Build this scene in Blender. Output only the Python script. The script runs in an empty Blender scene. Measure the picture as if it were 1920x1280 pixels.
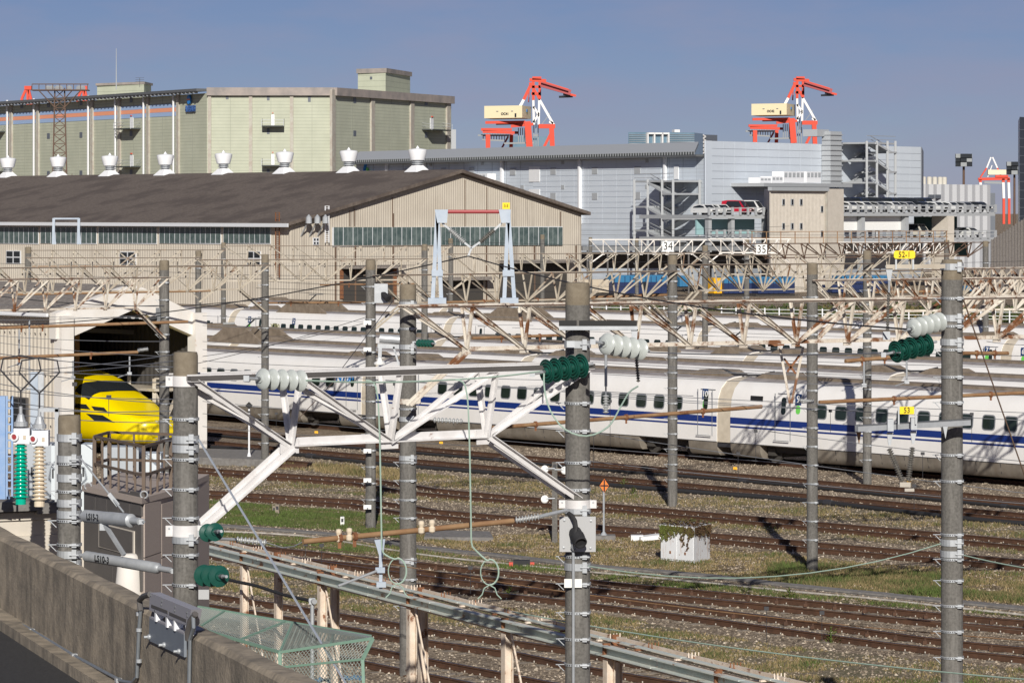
import bpy, bmesh, math, random
from mathutils import Vector as V, Matrix as M
import numpy as np
random.seed(11)
R = math.radians
scene = bpy.context.scene
col = scene.collection

# ------------------------------------------------------------------ camera
F, HC, YH, CX = 6580.0, 10.5, 395.0, 960.0     # focal length and picture axes of the survey, camera height
cam_d = bpy.data.cameras.new('camera'); cam = bpy.data.objects.new('camera', cam_d); col.objects.link(cam)
cam.location = (0, 0, HC); cam.rotation_euler = (R(90), 0, 0)
cam_d.sensor_width = 36.0; cam_d.lens = 36.0 * F / 1920.0
cam_d.shift_y = -(640.0 - YH) / 1920.0
cam_d.clip_start = 1.0; cam_d.clip_end = 12000.0
scene.camera = cam

# ------------------------------------------------------------------ sky and sun
SUN_EL = R(26.0); SUN_AZ = R(1.0)              # sun stands behind the camera, a little to its right
w = bpy.data.worlds.new('World'); scene.world = w; w.use_nodes = True
nt = w.node_tree; nt.nodes.clear()
out = nt.nodes.new('ShaderNodeOutputWorld'); bg = nt.nodes.new('ShaderNodeBackground')
sky = nt.nodes.new('ShaderNodeTexSky'); sky.sky_type = 'NISHITA'; sky.sun_disc = False
sky.sun_elevation = SUN_EL; sky.sun_rotation = math.pi - SUN_AZ
sky.altitude = 0; sky.air_density = 0.6; sky.dust_density = 0.1; sky.ozone_density = 6.0
tc = nt.nodes.new('ShaderNodeTexCoord'); mp = nt.nodes.new('ShaderNodeMapping'); mp.inputs['Scale'].default_value = (9, 9, 34)
mp.inputs['Location'].default_value = (1.3, 0.4, 2.2)
nz = nt.nodes.new('ShaderNodeTexNoise'); nz.inputs['Scale'].default_value = 1.6; nz.inputs['Detail'].default_value = 6.0; nz.inputs['Roughness'].default_value = 0.55
cr = nt.nodes.new('ShaderNodeValToRGB'); cr.color_ramp.elements[0].position = 0.42; cr.color_ramp.elements[1].position = 0.74
cr.color_ramp.elements[0].color = (0, 0, 0, 1); cr.color_ramp.elements[1].color = (0.7, 0.7, 0.7, 1)
mx = nt.nodes.new('ShaderNodeMix'); mx.data_type = 'RGBA'
veil = nt.nodes.new('ShaderNodeMix'); veil.data_type = 'RGBA'; veil.blend_type = 'MULTIPLY'; veil.inputs[0].default_value = 1.0
L_ = nt.links.new
L_(tc.outputs['Generated'], mp.inputs['Vector']); L_(mp.outputs['Vector'], nz.inputs['Vector']); L_(nz.outputs['Fac'], cr.inputs['Fac'])
L_(sky.outputs['Color'], veil.inputs[6]); veil.inputs[7].default_value = (1.08, 0.84, 0.88, 1)   # autumn haze filters the whole sky alike
L_(cr.outputs['Color'], mx.inputs[0]); L_(veil.outputs[2], mx.inputs[6]); mx.inputs[7].default_value = (5.9, 6.1, 8.6, 1)
L_(mx.outputs[2], bg.inputs['Color']); L_(bg.outputs[0], out.inputs['Surface'])
bg.inputs['Strength'].default_value = 0.05
sun_d = bpy.data.lights.new('sun', 'SUN'); sun = bpy.data.objects.new('sun', sun_d); col.objects.link(sun)
sun_d.energy = 4.9; sun_d.angle = R(0.53); sun_d.color = (1.0, 0.95, 0.865)
sdir = V((-math.sin(SUN_AZ) * math.cos(SUN_EL), math.cos(SUN_AZ) * math.cos(SUN_EL), -math.sin(SUN_EL)))
sun.rotation_euler = sdir.to_track_quat('-Z', 'Y').to_euler(); sun.location = (30, -60, 60)
vs = scene.view_settings; vs.view_transform = 'Standard'; vs.look = 'None'; vs.exposure = 0.0; vs.gamma = 1.0; vs.use_curve_mapping = False
scene.render.engine = 'CYCLES'

# ------------------------------------------------------------------ survey helpers
def P(x, y, Z): return V(((x - CX) * Z / F, Z, HC - (y - YH) * Z / F))
def G(x, y, h=0.0): return P(x, y, F * (HC - h) / (y - YH))
def XZ(x, Z, h=0.0): return V(((x - CX) * Z / F, Z, h))
T = V((-0.635, 0.773, 0)).normalized()          # along the tracks, away from the camera
N = V((0.773, 0.635, 0)).normalized()           # across the tracks, away from the camera
UP = V((0, 0, 1))

# ------------------------------------------------------------------ scene helpers
W = {}
def link(o, parent=None, mat=None):
    mat = mat or M.Identity(4)
    o.matrix_basis = mat; W[o.name] = mat
    col.objects.link(o)
    if parent is not None:
        o.parent = parent; o.matrix_parent_inverse = W[parent.name].inverted()
    return o
def tag(o, label=None, cat=None, group=None, kind=None):
    if label: o['label'] = label
    if cat: o['category'] = cat
    if group: o['group'] = group
    if kind: o['kind'] = kind
    return o
def newobj(name, data): return bpy.data.objects.new(name, data)
def thing(name, label, cat, loc, group=None):
    o = newobj(name, None); o.empty_display_size = 0.3
    link(o, None, M.Translation(V(loc))); return tag(o, label, cat, group)
def inst(name, mesh, parent, mat): return link(newobj(name, mesh), parent, mat)
def frame(o, x, y, z):
    return M(((x[0], y[0], z[0], o[0]), (x[1], y[1], z[1], o[1]), (x[2], y[2], z[2], o[2]), (0, 0, 0, 1)))

class MB:
    def __init__(s): s.v = []; s.f = []; s.m = []; s.k = 0
    def add(s, vs, fs):
        b = len(s.v); s.v += [tuple(p) for p in vs]
        for q in fs: s.f.append([b + i for i in q]); s.m.append(s.k)
        return s
    def hexa(s, p): return s.add(p, [(0, 3, 2, 1), (4, 5, 6, 7), (0, 1, 5, 4), (1, 2, 6, 5), (2, 3, 7, 6), (3, 0, 4, 7)])
    def box(s, c, d, ax=None):
        c = V(c); x, y, z = ax if ax else (V((1, 0, 0)), V((0, 1, 0)), UP)
        hx, hy, hz = V(x) * (d[0] / 2), V(y) * (d[1] / 2), V(z) * (d[2] / 2)
        return s.hexa([c - hx - hy - hz, c + hx - hy - hz, c + hx + hy - hz, c - hx + hy - hz, c - hx - hy + hz, c + hx - hy + hz, c + hx + hy + hz, c - hx + hy + hz])
    def bar(s, p, q, wd, h=None, up=UP):
        p = V(p); q = V(q); h = h or wd; d = (q - p)
        if d.length < 1e-6: return s
        d.normalize(); sd = d.cross(up)
        if sd.length < 1e-3: sd = d.cross(V((0, 1, 0)))
        sd.normalize(); u = sd.cross(d)
        a = sd * (wd / 2); b = u * (h / 2)
        return s.hexa([p - a - b, p + a - b, q + a - b, q - a - b, p - a + b, p + a + b, q + a + b, q - a + b])
    def angle(s, p, q, wd, t=0.012, up=UP, flip=1):
        p = V(p); q = V(q); d = (q - p).normalized(); sd = d.cross(up)
        if sd.length < 1e-3: sd = d.cross(V((0, 1, 0)))
        sd.normalize(); u = sd.cross(d)
        s.bar(p, q, wd, t, u)
        o = sd * (flip * (wd / 2 - t / 2)) - u * (wd / 2)
        return s.bar(p + o, q + o, t, wd - t, u)
    def tube(s, p, q, r, n=8, r2=None):
        p = V(p); q = V(q); r2 = r if r2 is None else r2; d = (q - p).normalized()
        a = d.cross(UP if abs(d.z) < .9 else V((1, 0, 0))).normalized(); b = d.cross(a)
        vs = []
        for c, rr in ((p, r), (q, r2)):
            for i in range(n):
                t = 2 * math.pi * i / n; vs.append(c + a * (rr * math.cos(t)) + b * (rr * math.sin(t)))
        fs = [(i, n + i, n + (i + 1) % n, (i + 1) % n) for i in range(n)] + [tuple(range(n)), tuple(range(2 * n - 1, n - 1, -1))]
        return s.add(vs, fs)
    def path(s, pts, r, n=6):
        pts = [V(p) for p in pts]; vs = []; fs = []; a = None
        for i, p in enumerate(pts):
            d = (pts[min(i + 1, len(pts) - 1)] - pts[max(i - 1, 0)]).normalized()
            if a is None: a = d.cross(UP if abs(d.z) < .9 else V((1, 0, 0))).normalized()
            a = (a - d * a.dot(d)).normalized(); b = d.cross(a)
            for k in range(n):
                t = 2 * math.pi * k / n; vs.append(p + a * (r * math.cos(t)) + b * (r * math.sin(t)))
        for i in range(len(pts) - 1):
            for k in range(n): fs.append((i * n + k, (i + 1) * n + k, (i + 1) * n + (k + 1) % n, i * n + (k + 1) % n))
        fs += [tuple(range(n)), tuple(range(len(vs) - 1, len(vs) - n - 1, -1))]
        return s.add(vs, fs)
    def lathe(s, o, axis, prof, n=12):
        o = V(o); d = V(axis).normalized(); a = d.cross(UP if abs(d.z) < .9 else V((1, 0, 0))).normalized(); b = d.cross(a)
        vs = []; fs = []
        for r, t in prof:
            for k in range(n):
                g = 2 * math.pi * k / n; vs.append(o + d * t + a * (r * math.cos(g)) + b * (r * math.sin(g)))
        for i in range(len(prof) - 1):
            for k in range(n): fs.append((i * n + k, (i + 1) * n + k, (i + 1) * n + (k + 1) % n, i * n + (k + 1) % n))
        fs += [tuple(range(n)), tuple(range(len(vs) - 1, len(vs) - n - 1, -1))]
        return s.add(vs, fs)
    def poly(s, pts): return s.add(pts, [tuple(range(len(pts)))])
    def prism(s, pts, ex):
        n = len(pts); ex = V(ex); a = [V(p) for p in pts]; b = [p + ex for p in a]
        return s.add(a + b, [tuple(range(n - 1, -1, -1)), tuple(range(n, 2 * n))] + [(i, (i + 1) % n, n + (i + 1) % n, n + i) for i in range(n)])
    def sheet(s, p, q, z0, z1, n, d, nrm):
        """ribbed sheet from p to q between heights z0(t) and z1(t): n ribs of depth d"""
        p = V(p); q = V(q); nrm = V(nrm); vs = []; fs = []
        k = n * 4
        for i in range(k + 1):
            t = i / k; o = nrm * (d if (i % 4) in (1, 2) else 0.0); b = p.lerp(q, t) + o
            vs += [V((b.x, b.y, z0(t))), V((b.x, b.y, z1(t)))]
        for i in range(k): fs.append((2 * i, 2 * i + 2, 2 * i + 3, 2 * i + 1))
        return s.add(vs, fs)
    def mesh(s, name, mats, smooth=None, origin=None):
        me = bpy.data.meshes.new(name)
        o = V(origin) if origin is not None else V((0, 0, 0))
        me.from_pydata([(x - o.x, y - o.y, z - o.z) for x, y, z in s.v], [], s.f)
        mats = mats if isinstance(mats, (list, tuple)) else [mats]
        for m in mats: me.materials.append(MAT[m] if isinstance(m, str) else m)
        if max(s.m, default=0) > 0: me.polygons.foreach_set('material_index', s.m)
        bm = bmesh.new(); bm.from_mesh(me); bmesh.ops.recalc_face_normals(bm, faces=bm.faces); bm.to_mesh(me); bm.free()
        if smooth:
            me.polygons.foreach_set('use_smooth', [True] * len(me.polygons)); me.set_sharp_from_angle(angle=R(smooth))
        me.update(); return me
    def build(s, name, mats, parent=None, smooth=None):
        a = np.array(s.v); lo = a.min(0); hi = a.max(0)
        c = V(((lo[0] + hi[0]) / 2, (lo[1] + hi[1]) / 2, lo[2]))
        return link(newobj(name, s.mesh(name, mats, smooth, c)), parent, M.Translation(c))

def text_mesh(body, size, depth=0.01, bold=0.0):
    cu = bpy.data.curves.new('lettering', 'FONT'); cu.body = body; cu.size = size; cu.extrude = depth; cu.offset = bold
    cu.align_x = 'CENTER'; cu.align_y = 'CENTER'; cu.resolution_u = 3
    o = bpy.data.objects.new('lettering', cu); col.objects.link(o); bpy.context.view_layer.update()
    me = bpy.data.meshes.new_from_object(o.evaluated_get(bpy.context.evaluated_depsgraph_get()))
    bpy.data.objects.remove(o); bpy.data.curves.remove(cu); return me
def lettering(name, body, size, m, parent, o, right, up=UP, depth=0.01, bold=0.0, sx=1.0):
    me = text_mesh(body, size, depth, bold); me.materials.clear(); me.materials.append(MAT[m])
    x = V(right).normalized(); y = V(up).normalized(); z = x.cross(y)
    return inst(name, me, parent, frame(V(o), x * sx, y, z))

# ------------------------------------------------------------------ materials
MAT = {}
def mat(name, c, rough=0.6, metal=0.0, c2=None, scale=3.0, amt=0.5, stretch=(1, 1, 1), detail=5, lo=.35, hi=.65,
        rust=None, rs=4.0, rlo=.55, rhi=.62, bump=0.0, bscale=20.0, spec=0.5, stain=None, sscale=1.0, slo=.5, shi=.75, bstretch=(1, 1, 1)):
    m = bpy.data.materials.new(name); m.use_nodes = True; t = m.node_tree; n = t.nodes; l = t.links.new
    b = n['Principled BSDF']; b.inputs['Roughness'].default_value = rough; b.inputs['Metallic'].default_value = metal
    b.inputs['Specular IOR Level'].default_value = spec
    geo = n.new('ShaderNodeNewGeometry'); src = None
    def noise(sc, st, det=5, rg=.6):
        mpn = n.new('ShaderNodeMapping'); mpn.inputs['Scale'].default_value = st; l(geo.outputs['Position'], mpn.inputs['Vector'])
        z = n.new('ShaderNodeTexNoise'); z.inputs['Scale'].default_value = sc; z.inputs['Detail'].default_value = det; z.inputs['Roughness'].default_value = rg
        l(mpn.outputs['Vector'], z.inputs['Vector']); return z.outputs['Fac']
    def ramp(f, a, c_, top=1.0):
        r = n.new('ShaderNodeMapRange'); r.inputs[1].default_value = a; r.inputs[2].default_value = c_; r.inputs[4].default_value = top; r.clamp = True
        l(f, r.inputs[0]); return r.outputs[0]
    def mixc(f, a, bcol):
        x = n.new('ShaderNodeMix'); x.data_type = 'RGBA'; l(f, x.inputs[0])
        if isinstance(a, tuple): x.inputs[6].default_value = (*a, 1)
        else: l(a, x.inputs[6])
        x.inputs[7].default_value = (*bcol, 1); return x.outputs[2]
    cur = c
    if c2 is not None: cur = mixc(ramp(noise(scale, stretch, detail), lo, hi, amt), cur, c2)
    if stain is not None: cur = mixc(ramp(noise(sscale, (1, 1, .12), 4), slo, shi, .8), cur, stain)
    if rust is not None: cur = mixc(ramp(noise(rs, (1, 1, 1), 6, .65), rlo, rhi), cur, rust)
    if isinstance(cur, tuple): b.inputs['Base Color'].default_value = (*cur, 1)
    else: l(cur, b.inputs['Base Color'])
    if bump:
        bn = n.new('ShaderNodeBump'); bn.inputs['Strength'].default_value = bump; bn.inputs['Distance'].default_value = 0.02
        l(noise(bscale, bstretch, 4), bn.inputs['Height']); l(bn.outputs[0], b.inputs['Normal'])
    MAT[name] = m; return m
mat('concrete', (.158, .150, .137), .9, c2=(.092, .087, .079), scale=22, amt=.9, stain=(.215, .205, .19), sscale=9, slo=.5, shi=.7, bump=.25, bscale=60)
mat('concrete_cap', (.17, .14, .10), .95, c2=(.28, .24, .18), scale=8, bump=.3, bscale=40)
mat('galv', (.46, .48, .50), .5, .35, c2=(.36, .38, .40), scale=6, amt=.8)
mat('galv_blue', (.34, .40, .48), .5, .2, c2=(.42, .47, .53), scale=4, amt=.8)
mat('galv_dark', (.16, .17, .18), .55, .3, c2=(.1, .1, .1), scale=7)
mat('paint_white', (.72, .71, .71), .6, c2=(.58, .56, .55), scale=3.0, amt=.8, rust=(.20, .085, .035), rs=5.5, rlo=.66, rhi=.72)
mat('paint_rusty', (.64, .60, .53), .7, c2=(.48, .42, .35), scale=2.2, amt=.9, rust=(.17, .07, .028), rs=2.1, rlo=.50, rhi=.60)
mat('paint_cream', (.50, .455, .38), .7, c2=(.36, .31, .245), scale=1.5, amt=.9, rust=(.17, .075, .03), rs=1.2, rlo=.58, rhi=.68)
mat('chord_top', (.12, .07, .05), .85, c2=(.045, .035, .03), scale=6, amt=1, rust=(.22, .09, .04), rs=6, rlo=.6, rhi=.66)
mat('rust', (.15, .06, .028), .9, c2=(.25, .11, .05), scale=9, amt=1, bump=.3)
mat('pipe_brown', (.30, .185, .095), .75, c2=(.22, .115, .055), scale=2.5, amt=1, rust=(.15, .06, .025), rs=2.4, rlo=.6, rhi=.68)
mat('post_cream', (.70, .615, .52), .75, c2=(.58, .47, .37), scale=5, amt=.9, rust=(.22, .09, .04), rs=4.5, rlo=.58, rhi=.66)
mat('channel_green', (.50, .56, .53), .6, c2=(.60, .62, .57), scale=3, amt=.8, rust=(.30, .15, .07), rs=2.4, rlo=.6, rhi=.68)
mat('porcelain', (.47, .50, .485), .3, c2=(.36, .39, .375), scale=9, amt=.5)
mat('porcelain_green', (.008, .062, .046), .28, c2=(.012, .09, .068), scale=9)
mat('porcelain_teal', (.0, .42, .28), .22)
mat('porcelain_beige', (.70, .60, .46), .3, c2=(.58, .49, .37), scale=5)
mat('porcelain_dark', (.09, .085, .075), .35, c2=(.2, .19, .17), scale=12)
mat('porcelain_grey', (.36, .37, .37), .35)
mat('cable_dark', (.035, .035, .04), .6)
mat('cable_grey', (.20, .21, .23), .5)
mat('cable_brown', (.13, .085, .06), .7)
mat('cable_green', (.34, .45, .38), .55, c2=(.25, .34, .28), scale=6)
mat('steel_cable', (.42, .46, .52), .45, .3)
mat('black', (.012, .012, .012), .7)
mat('rubber', (.02, .02, .022), .75)
mat('train_white', (.80, .785, .765), .28, c2=(.74, .72, .69), scale=1.4, amt=.6, stretch=(1, 1, .4), detail=6)
mat('train_roof', (.33, .305, .30), .6, c2=(.22, .20, .195), scale=2.4, amt=.9)
mat('train_brown', (.25, .20, .15), .8, c2=(.16, .125, .09), scale=2.4, amt=.9)
mat('train_skirt', (.27, .24, .20), .55, c2=(.15, .13, .105), scale=1.1, amt=.9, stain=(.17, .14, .11), sscale=2.2)
mat('train_hood', (.62, .55, .44), .5, c2=(.45, .39, .30), scale=3)
mat('train_blue', (.012, .035, .19), .3)
mat('plate_blue', (.015, .05, .16), .4)
mat('letter_blue', (.05, .12, .33), .4)
mat('logo_blue', (.02, .20, .55), .4)
mat('logo_green', (.16, .62, .10), .4)
mat('logo_gold', (.34, .33, .17), .4)
mat('train_glass', (.012, .02, .016), .08, c2=(.03, .045, .035), scale=1.5)
mat('yellow', (.86, .66, .0), .3, c2=(.80, .60, .0), scale=1.2, amt=.5)
mat('sign_yellow', (.86, .62, .0), .5)
mat('sign_white', (.80, .80, .78), .5)
mat('sign_orange', (.85, .20, .02), .5)
mat('sign_red', (.60, .08, .05), .5)
mat('rail_side', (.058, .027, .014), .8, c2=(.092, .043, .022), scale=5, amt=1, bump=.2, bscale=30)
mat('rail_head', (.085, .068, .058), .32, .7, c2=(.06, .034, .022), scale=2.5, amt=1)
mat('sleeper', (.30, .26, .21), .95, c2=(.18, .145, .11), scale=4, amt=1, bump=.4)
mat('bolt', (.42, .385, .33), .6)
mat('asphalt', (.022, .021, .021), .85, c2=(.045, .043, .042), scale=30, amt=1, bump=.5, bscale=70)
mat('parapet', (.36, .30, .225), .95, c2=(.20, .17, .13), scale=3.2, amt=1, stain=(.085, .075, .062), sscale=2.4, slo=.46, shi=.72, bump=.8, bscale=16, lo=.38, hi=.66)
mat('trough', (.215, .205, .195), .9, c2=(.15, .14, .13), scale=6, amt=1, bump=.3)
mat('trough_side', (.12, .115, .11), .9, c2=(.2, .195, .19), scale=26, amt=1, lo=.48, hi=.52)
mat('conduit', (.20, .22, .24), .5, .3, c2=(.27, .29, .31), scale=8)
mat('box_grey', (.40, .405, .41), .5)
mat('box_mauve', (.33, .325, .355), .5)
mat('box_slate', (.19, .215, .25), .55, c2=(.155, .175, .205), scale=3)
mat('cabinet_white', (.74, .75, .76), .5, c2=(.63, .64, .65), scale=2, rust=(.24, .11, .05), rs=5, rlo=.62, rhi=.68, stain=(.40, .21, .10), sscale=7, slo=.56, shi=.72)
mat('cabinet_pale', (.58, .63, .66), .5)
mat('cabinet_bluegrey', (.40, .43, .46), .5, c2=(.34, .37, .40), scale=3)
mat('cladding_dark', (.10, .092, .088), .6, c2=(.075, .07, .066), scale=2)
mat('cladding_pink', (.40, .34, .30), .8, c2=(.34, .285, .25), scale=40, amt=.8)
mat('wall_cream', (.60, .55, .48), .85, c2=(.51, .465, .40), scale=1.5, amt=.7)
mat('rail_brown', (.135, .098, .072), .7, c2=(.09, .065, .05), scale=8)
mat('blue_paint', (.20, .33, .56), .55, c2=(.34, .43, .58), scale=6)
mat('mesh_green', (.20, .32, .25), .6, c2=(.15, .26, .2), scale=12, rust=(.2, .1, .05), rs=14, rlo=.68, rhi=.74)
mat('mesh_wire', (.33, .37, .34), .5, .2)
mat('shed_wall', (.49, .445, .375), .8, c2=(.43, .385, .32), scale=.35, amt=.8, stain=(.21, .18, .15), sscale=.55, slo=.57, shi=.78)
mat('shed_side_brightened', (.58, .53, .45), .8, c2=(.51, .46, .385), scale=.35, amt=.8, stain=(.36, .31, .25), sscale=.5, slo=.6, shi=.8)  # lighter copy of the shed wall; colour makes up for weaker sun here
mat('shed_roof', (.095, .075, .064), .95, c2=(.15, .122, .102), scale=3.2, amt=1, detail=8, bump=.6, bscale=6, stain=(.075, .058, .05), sscale=.22, slo=.48, shi=.6)
mat('shed_glass', (.055, .085, .085), .2, c2=(.12, .155, .15), scale=1.4, amt=1)
mat('shed_fascia', (.62, .64, .67), .6)
mat('vent_white', (.80, .81, .83), .4)
mat('small_shed_wall', (.62, .565, .48), .75, c2=(.55, .50, .42), scale=1, amt=.7)
mat('portal_white', (.76, .735, .70), .75, c2=(.66, .62, .565), scale=.9, amt=.7, rust=(.5, .33, .2), rs=1.4, rlo=.66, rhi=.76)
mat('gravel_roof', (.15, .13, .118), .95, c2=(.26, .235, .21), scale=5, amt=1, bump=.8, bscale=8)
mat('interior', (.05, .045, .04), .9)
mat('sandstone', (.46, .475, .38), .85, c2=(.405, .42, .34), scale=.5, amt=.8, stain=(.36, .37, .31), sscale=.5)
mat('pilaster', (.46, .45, .39), .85, c2=(.38, .33, .28), scale=1.2, amt=.9, stain=(.33, .28, .235), sscale=.8)
mat('parapet_metal', (.23, .21, .20), .7, c2=(.36, .31, .28), scale=.4, amt=1)
mat('stripe_blue', (.32, .44, .66), .7)
mat('stripe_orange', (.78, .33, .20), .7)
mat('panel_blue', (.60, .655, .72), .5, c2=(.56, .61, .67), scale=.2, amt=.7)
mat('panel_joint', (.34, .37, .41), .6)
mat('stone_joint', (.30, .315, .26), .85)
mat('door_white', (.78, .79, .80), .5)
mat('far_glass', (.10, .17, .23), .15, c2=(.16, .25, .32), scale=.06, amt=1)
mat('far_grey', (.38, .40, .42), .7)
mat('far_ribbed', (.46, .47, .49), .6)
mat('tank_cream', (.58, .55, .48), .6)
mat('dark_tower', (.035, .042, .055), .3)
mat('window_dark', (.02, .024, .028), .2)
mat('window_grey', (.12, .135, .16), .4)
mat('crane_red', (.62, .048, .014), .55)
mat('crane_maroon', (.34, .045, .05), .5)
mat('crane_white', (.76, .75, .74), .5)
mat('crane_cream', (.80, .70, .46), .5)
mat('crane_grey', (.26, .28, .29), .6)
mat('lattice_brown', (.10, .062, .045), .8, c2=(.15, .09, .06), scale=2)
mat('deck_grey', (.36, .375, .39), .6)
mat('deck_dark', (.055, .062, .062), .7)
mat('deck_green', (.02, .075, .06), .6)
mat('deck_teal', (.28, .45, .47), .5)
mat('car_white', (.72, .73, .72), .25)
mat('car_black', (.02, .022, .028), .2)
mat('car_red', (.40, .012, .03), .25)
mat('car_silver', (.42, .43, .44), .3, .3)
mat('car_navy', (.02, .03, .07), .25)
mat('container_blue', (.016, .03, .095), .5)
mat('container_light', (.035, .17, .33), .5)
mat('container_tan', (.52, .45, .35), .6)
mat('loco_yellow', (.80, .42, .01), .45)
mat('hedge', (.055, .075, .022), .9, c2=(.09, .08, .03), scale=1.2, amt=1)
mat('ivy_brown', (.085, .045, .025), .8, c2=(.12, .07, .03), scale=8)
mat('ivy_green', (.08, .125, .022), .7, c2=(.15, .18, .03), scale=8)
mat('weed_green', (.075, .135, .022), .8, c2=(.12, .16, .03), scale=4)
mat('plastic_blue', (.25, .45, .65), .3)
mat('sleeper_pale', (.50, .47, .43), .8, c2=(.3, .27, .23), scale=3, amt=1)
# ================================================================== ground
GZ = -0.17
def tone_mat(name, cols, rough=.9):
    m = bpy.data.materials.new(name); m.use_nodes = True; t = m.node_tree; b = t.nodes['Principled BSDF']; b.inputs['Roughness'].default_value = rough
    a = t.nodes.new('ShaderNodeAttribute'); a.attribute_name = 'tone'; r = t.nodes.new('ShaderNodeValToRGB')
    e = r.color_ramp.elements
    while len(e) < len(cols): e.new(0.5)
    for i, c in enumerate(cols): e[i].position = i / (len(cols) - 1); e[i].color = (*c, 1)
    t.links.new(a.outputs['Fac'], r.inputs['Fac']); t.links.new(r.outputs['Color'], b.inputs['Base Color']); MAT[name] = m
tone_mat('grass_blades', [(.34, .255, .13), (.22, .165, .08), (.135, .12, .045), (.07, .095, .025), (.09, .135, .026)])
tone_mat('stones', [(.09, .068, .048), (.23, .18, .13), (.37, .30, .22), (.52, .43, .32), (.70, .60, .47)])

def ground_mat(name, base, c2, peb, peb_amt, sc=17.0, dirt=(.085, .065, .05)):
    m = bpy.data.materials.new(name); m.use_nodes = True; t = m.node_tree; n = t.nodes; l = t.links.new
    b = n['Principled BSDF']; b.inputs['Roughness'].default_value = .95; b.inputs['Specular IOR Level'].default_value = .2
    g = n.new('ShaderNodeNewGeometry')
    v = n.new('ShaderNodeTexVoronoi'); v.inputs['Scale'].default_value = sc; l(g.outputs['Position'], v.inputs['Vector'])
    z = n.new('ShaderNodeTexNoise'); z.inputs['Scale'].default_value = .45; z.inputs['Detail'].default_value = 8; z.inputs['Roughness'].default_value = .7; l(g.outputs['Position'], z.inputs['Vector'])
    z2 = n.new('ShaderNodeTexNoise'); z2.inputs['Scale'].default_value = 2.3; z2.inputs['Detail'].default_value = 8; z2.inputs['Roughness'].default_value = .75; l(g.outputs['Position'], z2.inputs['Vector'])
    def ramp(f, a, c_, top=1.0):
        r = n.new('ShaderNodeMapRange'); r.inputs[1].default_value = a; r.inputs[2].default_value = c_; r.inputs[4].default_value = top; l(f, r.inputs[0]); return r.outputs[0]
    def mixn(f, a, bb):
        x = n.new('ShaderNodeMix'); x.data_type = 'RGBA'; l(f, x.inputs[0])
        for i, q in ((6, a), (7, bb)):
            if isinstance(q, tuple): x.inputs[i].default_value = (*q, 1)
            else: l(q, x.inputs[i])
        return x.outputs[2]
    c = mixn(ramp(z.outputs['Fac'], .35, .65), base, c2)
    hs = n.new('ShaderNodeSeparateColor'); l(v.outputs['Color'], hs.inputs[0])
    c = mixn(ramp(hs.outputs[0], .25, 1.0, peb_amt), c, peb)
    c = mixn(ramp(z2.outputs['Fac'], .52, .72, .85), c, dirt)
    l(c, b.inputs['Base Color'])
    bn = n.new('ShaderNodeBump'); bn.inputs['Strength'].default_value = .9; bn.inputs['Distance'].default_value = .05
    l(v.outputs['Distance'], bn.inputs['Height']); l(bn.outputs[0], b.inputs['Normal']); MAT[name] = m
ground_mat('ballast', (.22, .172, .122), (.14, .104, .072), (.44, .36, .27), .9, 15.0, (.06, .043, .03))
ground_mat('verge_dry', (.24, .175, .105), (.15, .115, .065), (.31, .24, .155), .5, 24, (.095, .068, .04))
ground_mat('verge_green', (.12, .13, .045), (.175, .15, .075), (.19, .165, .09), .4, 24, (.07, .075, .03))
ground_mat('verge_thin', (.24, .19, .125), (.125, .118, .06), (.31, .265, .20), .6, 20, (.09, .075, .045))

mb = MB(); mb.poly([(-7000, -300, GZ), (7000, -300, GZ), (7000, 11500, GZ), (-7000, 11500, GZ)])
tag(mb.build('ground', 'ballast'), kind='structure')

def spline(pts, step=2.0):
    """smooth curve through world points"""
    q = [pts[0] * 2 - pts[1]] + list(pts) + [pts[-1] * 2 - pts[-2]]; out = []
    for i in range(1, len(q) - 2):
        k = max(2, int((q[i + 1] - q[i]).length / step))
        for j in range(k):
            t = j / k; a, b, c, d = q[i - 1], q[i], q[i + 1], q[i + 2]
            out.append(.5 * ((2 * b) + (c - a) * t + (2 * a - 5 * b + 4 * c - d) * t * t + (-a + 3 * b - 3 * c + d) * t ** 3))
    out.append(q[-2]); return out
def gl(pts, h=0.0): return [G(x, y, h) for x, y in pts]
def ext(pts, a=12.0, b=8.0):
    d0 = (pts[0] - pts[1]).normalized(); d1 = (pts[-1] - pts[-2]).normalized()
    return [pts[0] + d0 * a] + list(pts) + [pts[-1] + d1 * b]
def offset(pts, u):
    o = []
    for i, p in enumerate(pts):
        d = (pts[min(i + 1, len(pts) - 1)] - pts[max(0, i - 1)]); d.z = 0; d.normalize()
        o.append(p + V((-d.y, d.x, 0)) * u)
    return o

# grass verges: strips between an upper and a lower edge
VERGES = [
 ('verge_thin', [(360, 868, 872), (480, 866, 877), (690, 874, 893), (790, 888, 908), (1020, 906, 930), (1290, 929, 951), (1500, 945, 968), (1700, 962, 990), (1925, 986, 1010)]),
 ('verge_thin', [(360, 890, 912), (690, 912, 930), (1020, 949, 961), (1290, 971, 985), (1500, 988, 1004), (1925, 1024, 1040)]),
 ('verge_green', [(330, 938, 978), (480, 946, 985), (640, 958, 995), (765, 968, 1012)]),
 ('verge_dry', [(765, 985, 1013), (900, 1005, 1036), (1060, 1000, 1056), (1290, 1020, 1074), (1500, 1042, 1098), (1620, 1056, 1110), (1925, 1074, 1134)]),
 ('verge_green', [(400, 1000, 1013), (640, 1014, 1036), (900, 1046, 1060), (1100, 1070, 1084), (1300, 1088, 1104), (1500, 1110, 1122), (1925, 1154, 1158)]),
 ('verge_thin', [(370, 1050, 1098), (640, 1096, 1142), (900, 1136, 1180), (1060, 1142, 1205), (1300, 1184, 1235), (1500, 1215, 1275), (1700, 1235, 1310), (1925, 1256, 1340)]),
]
STRIPS = []
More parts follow.
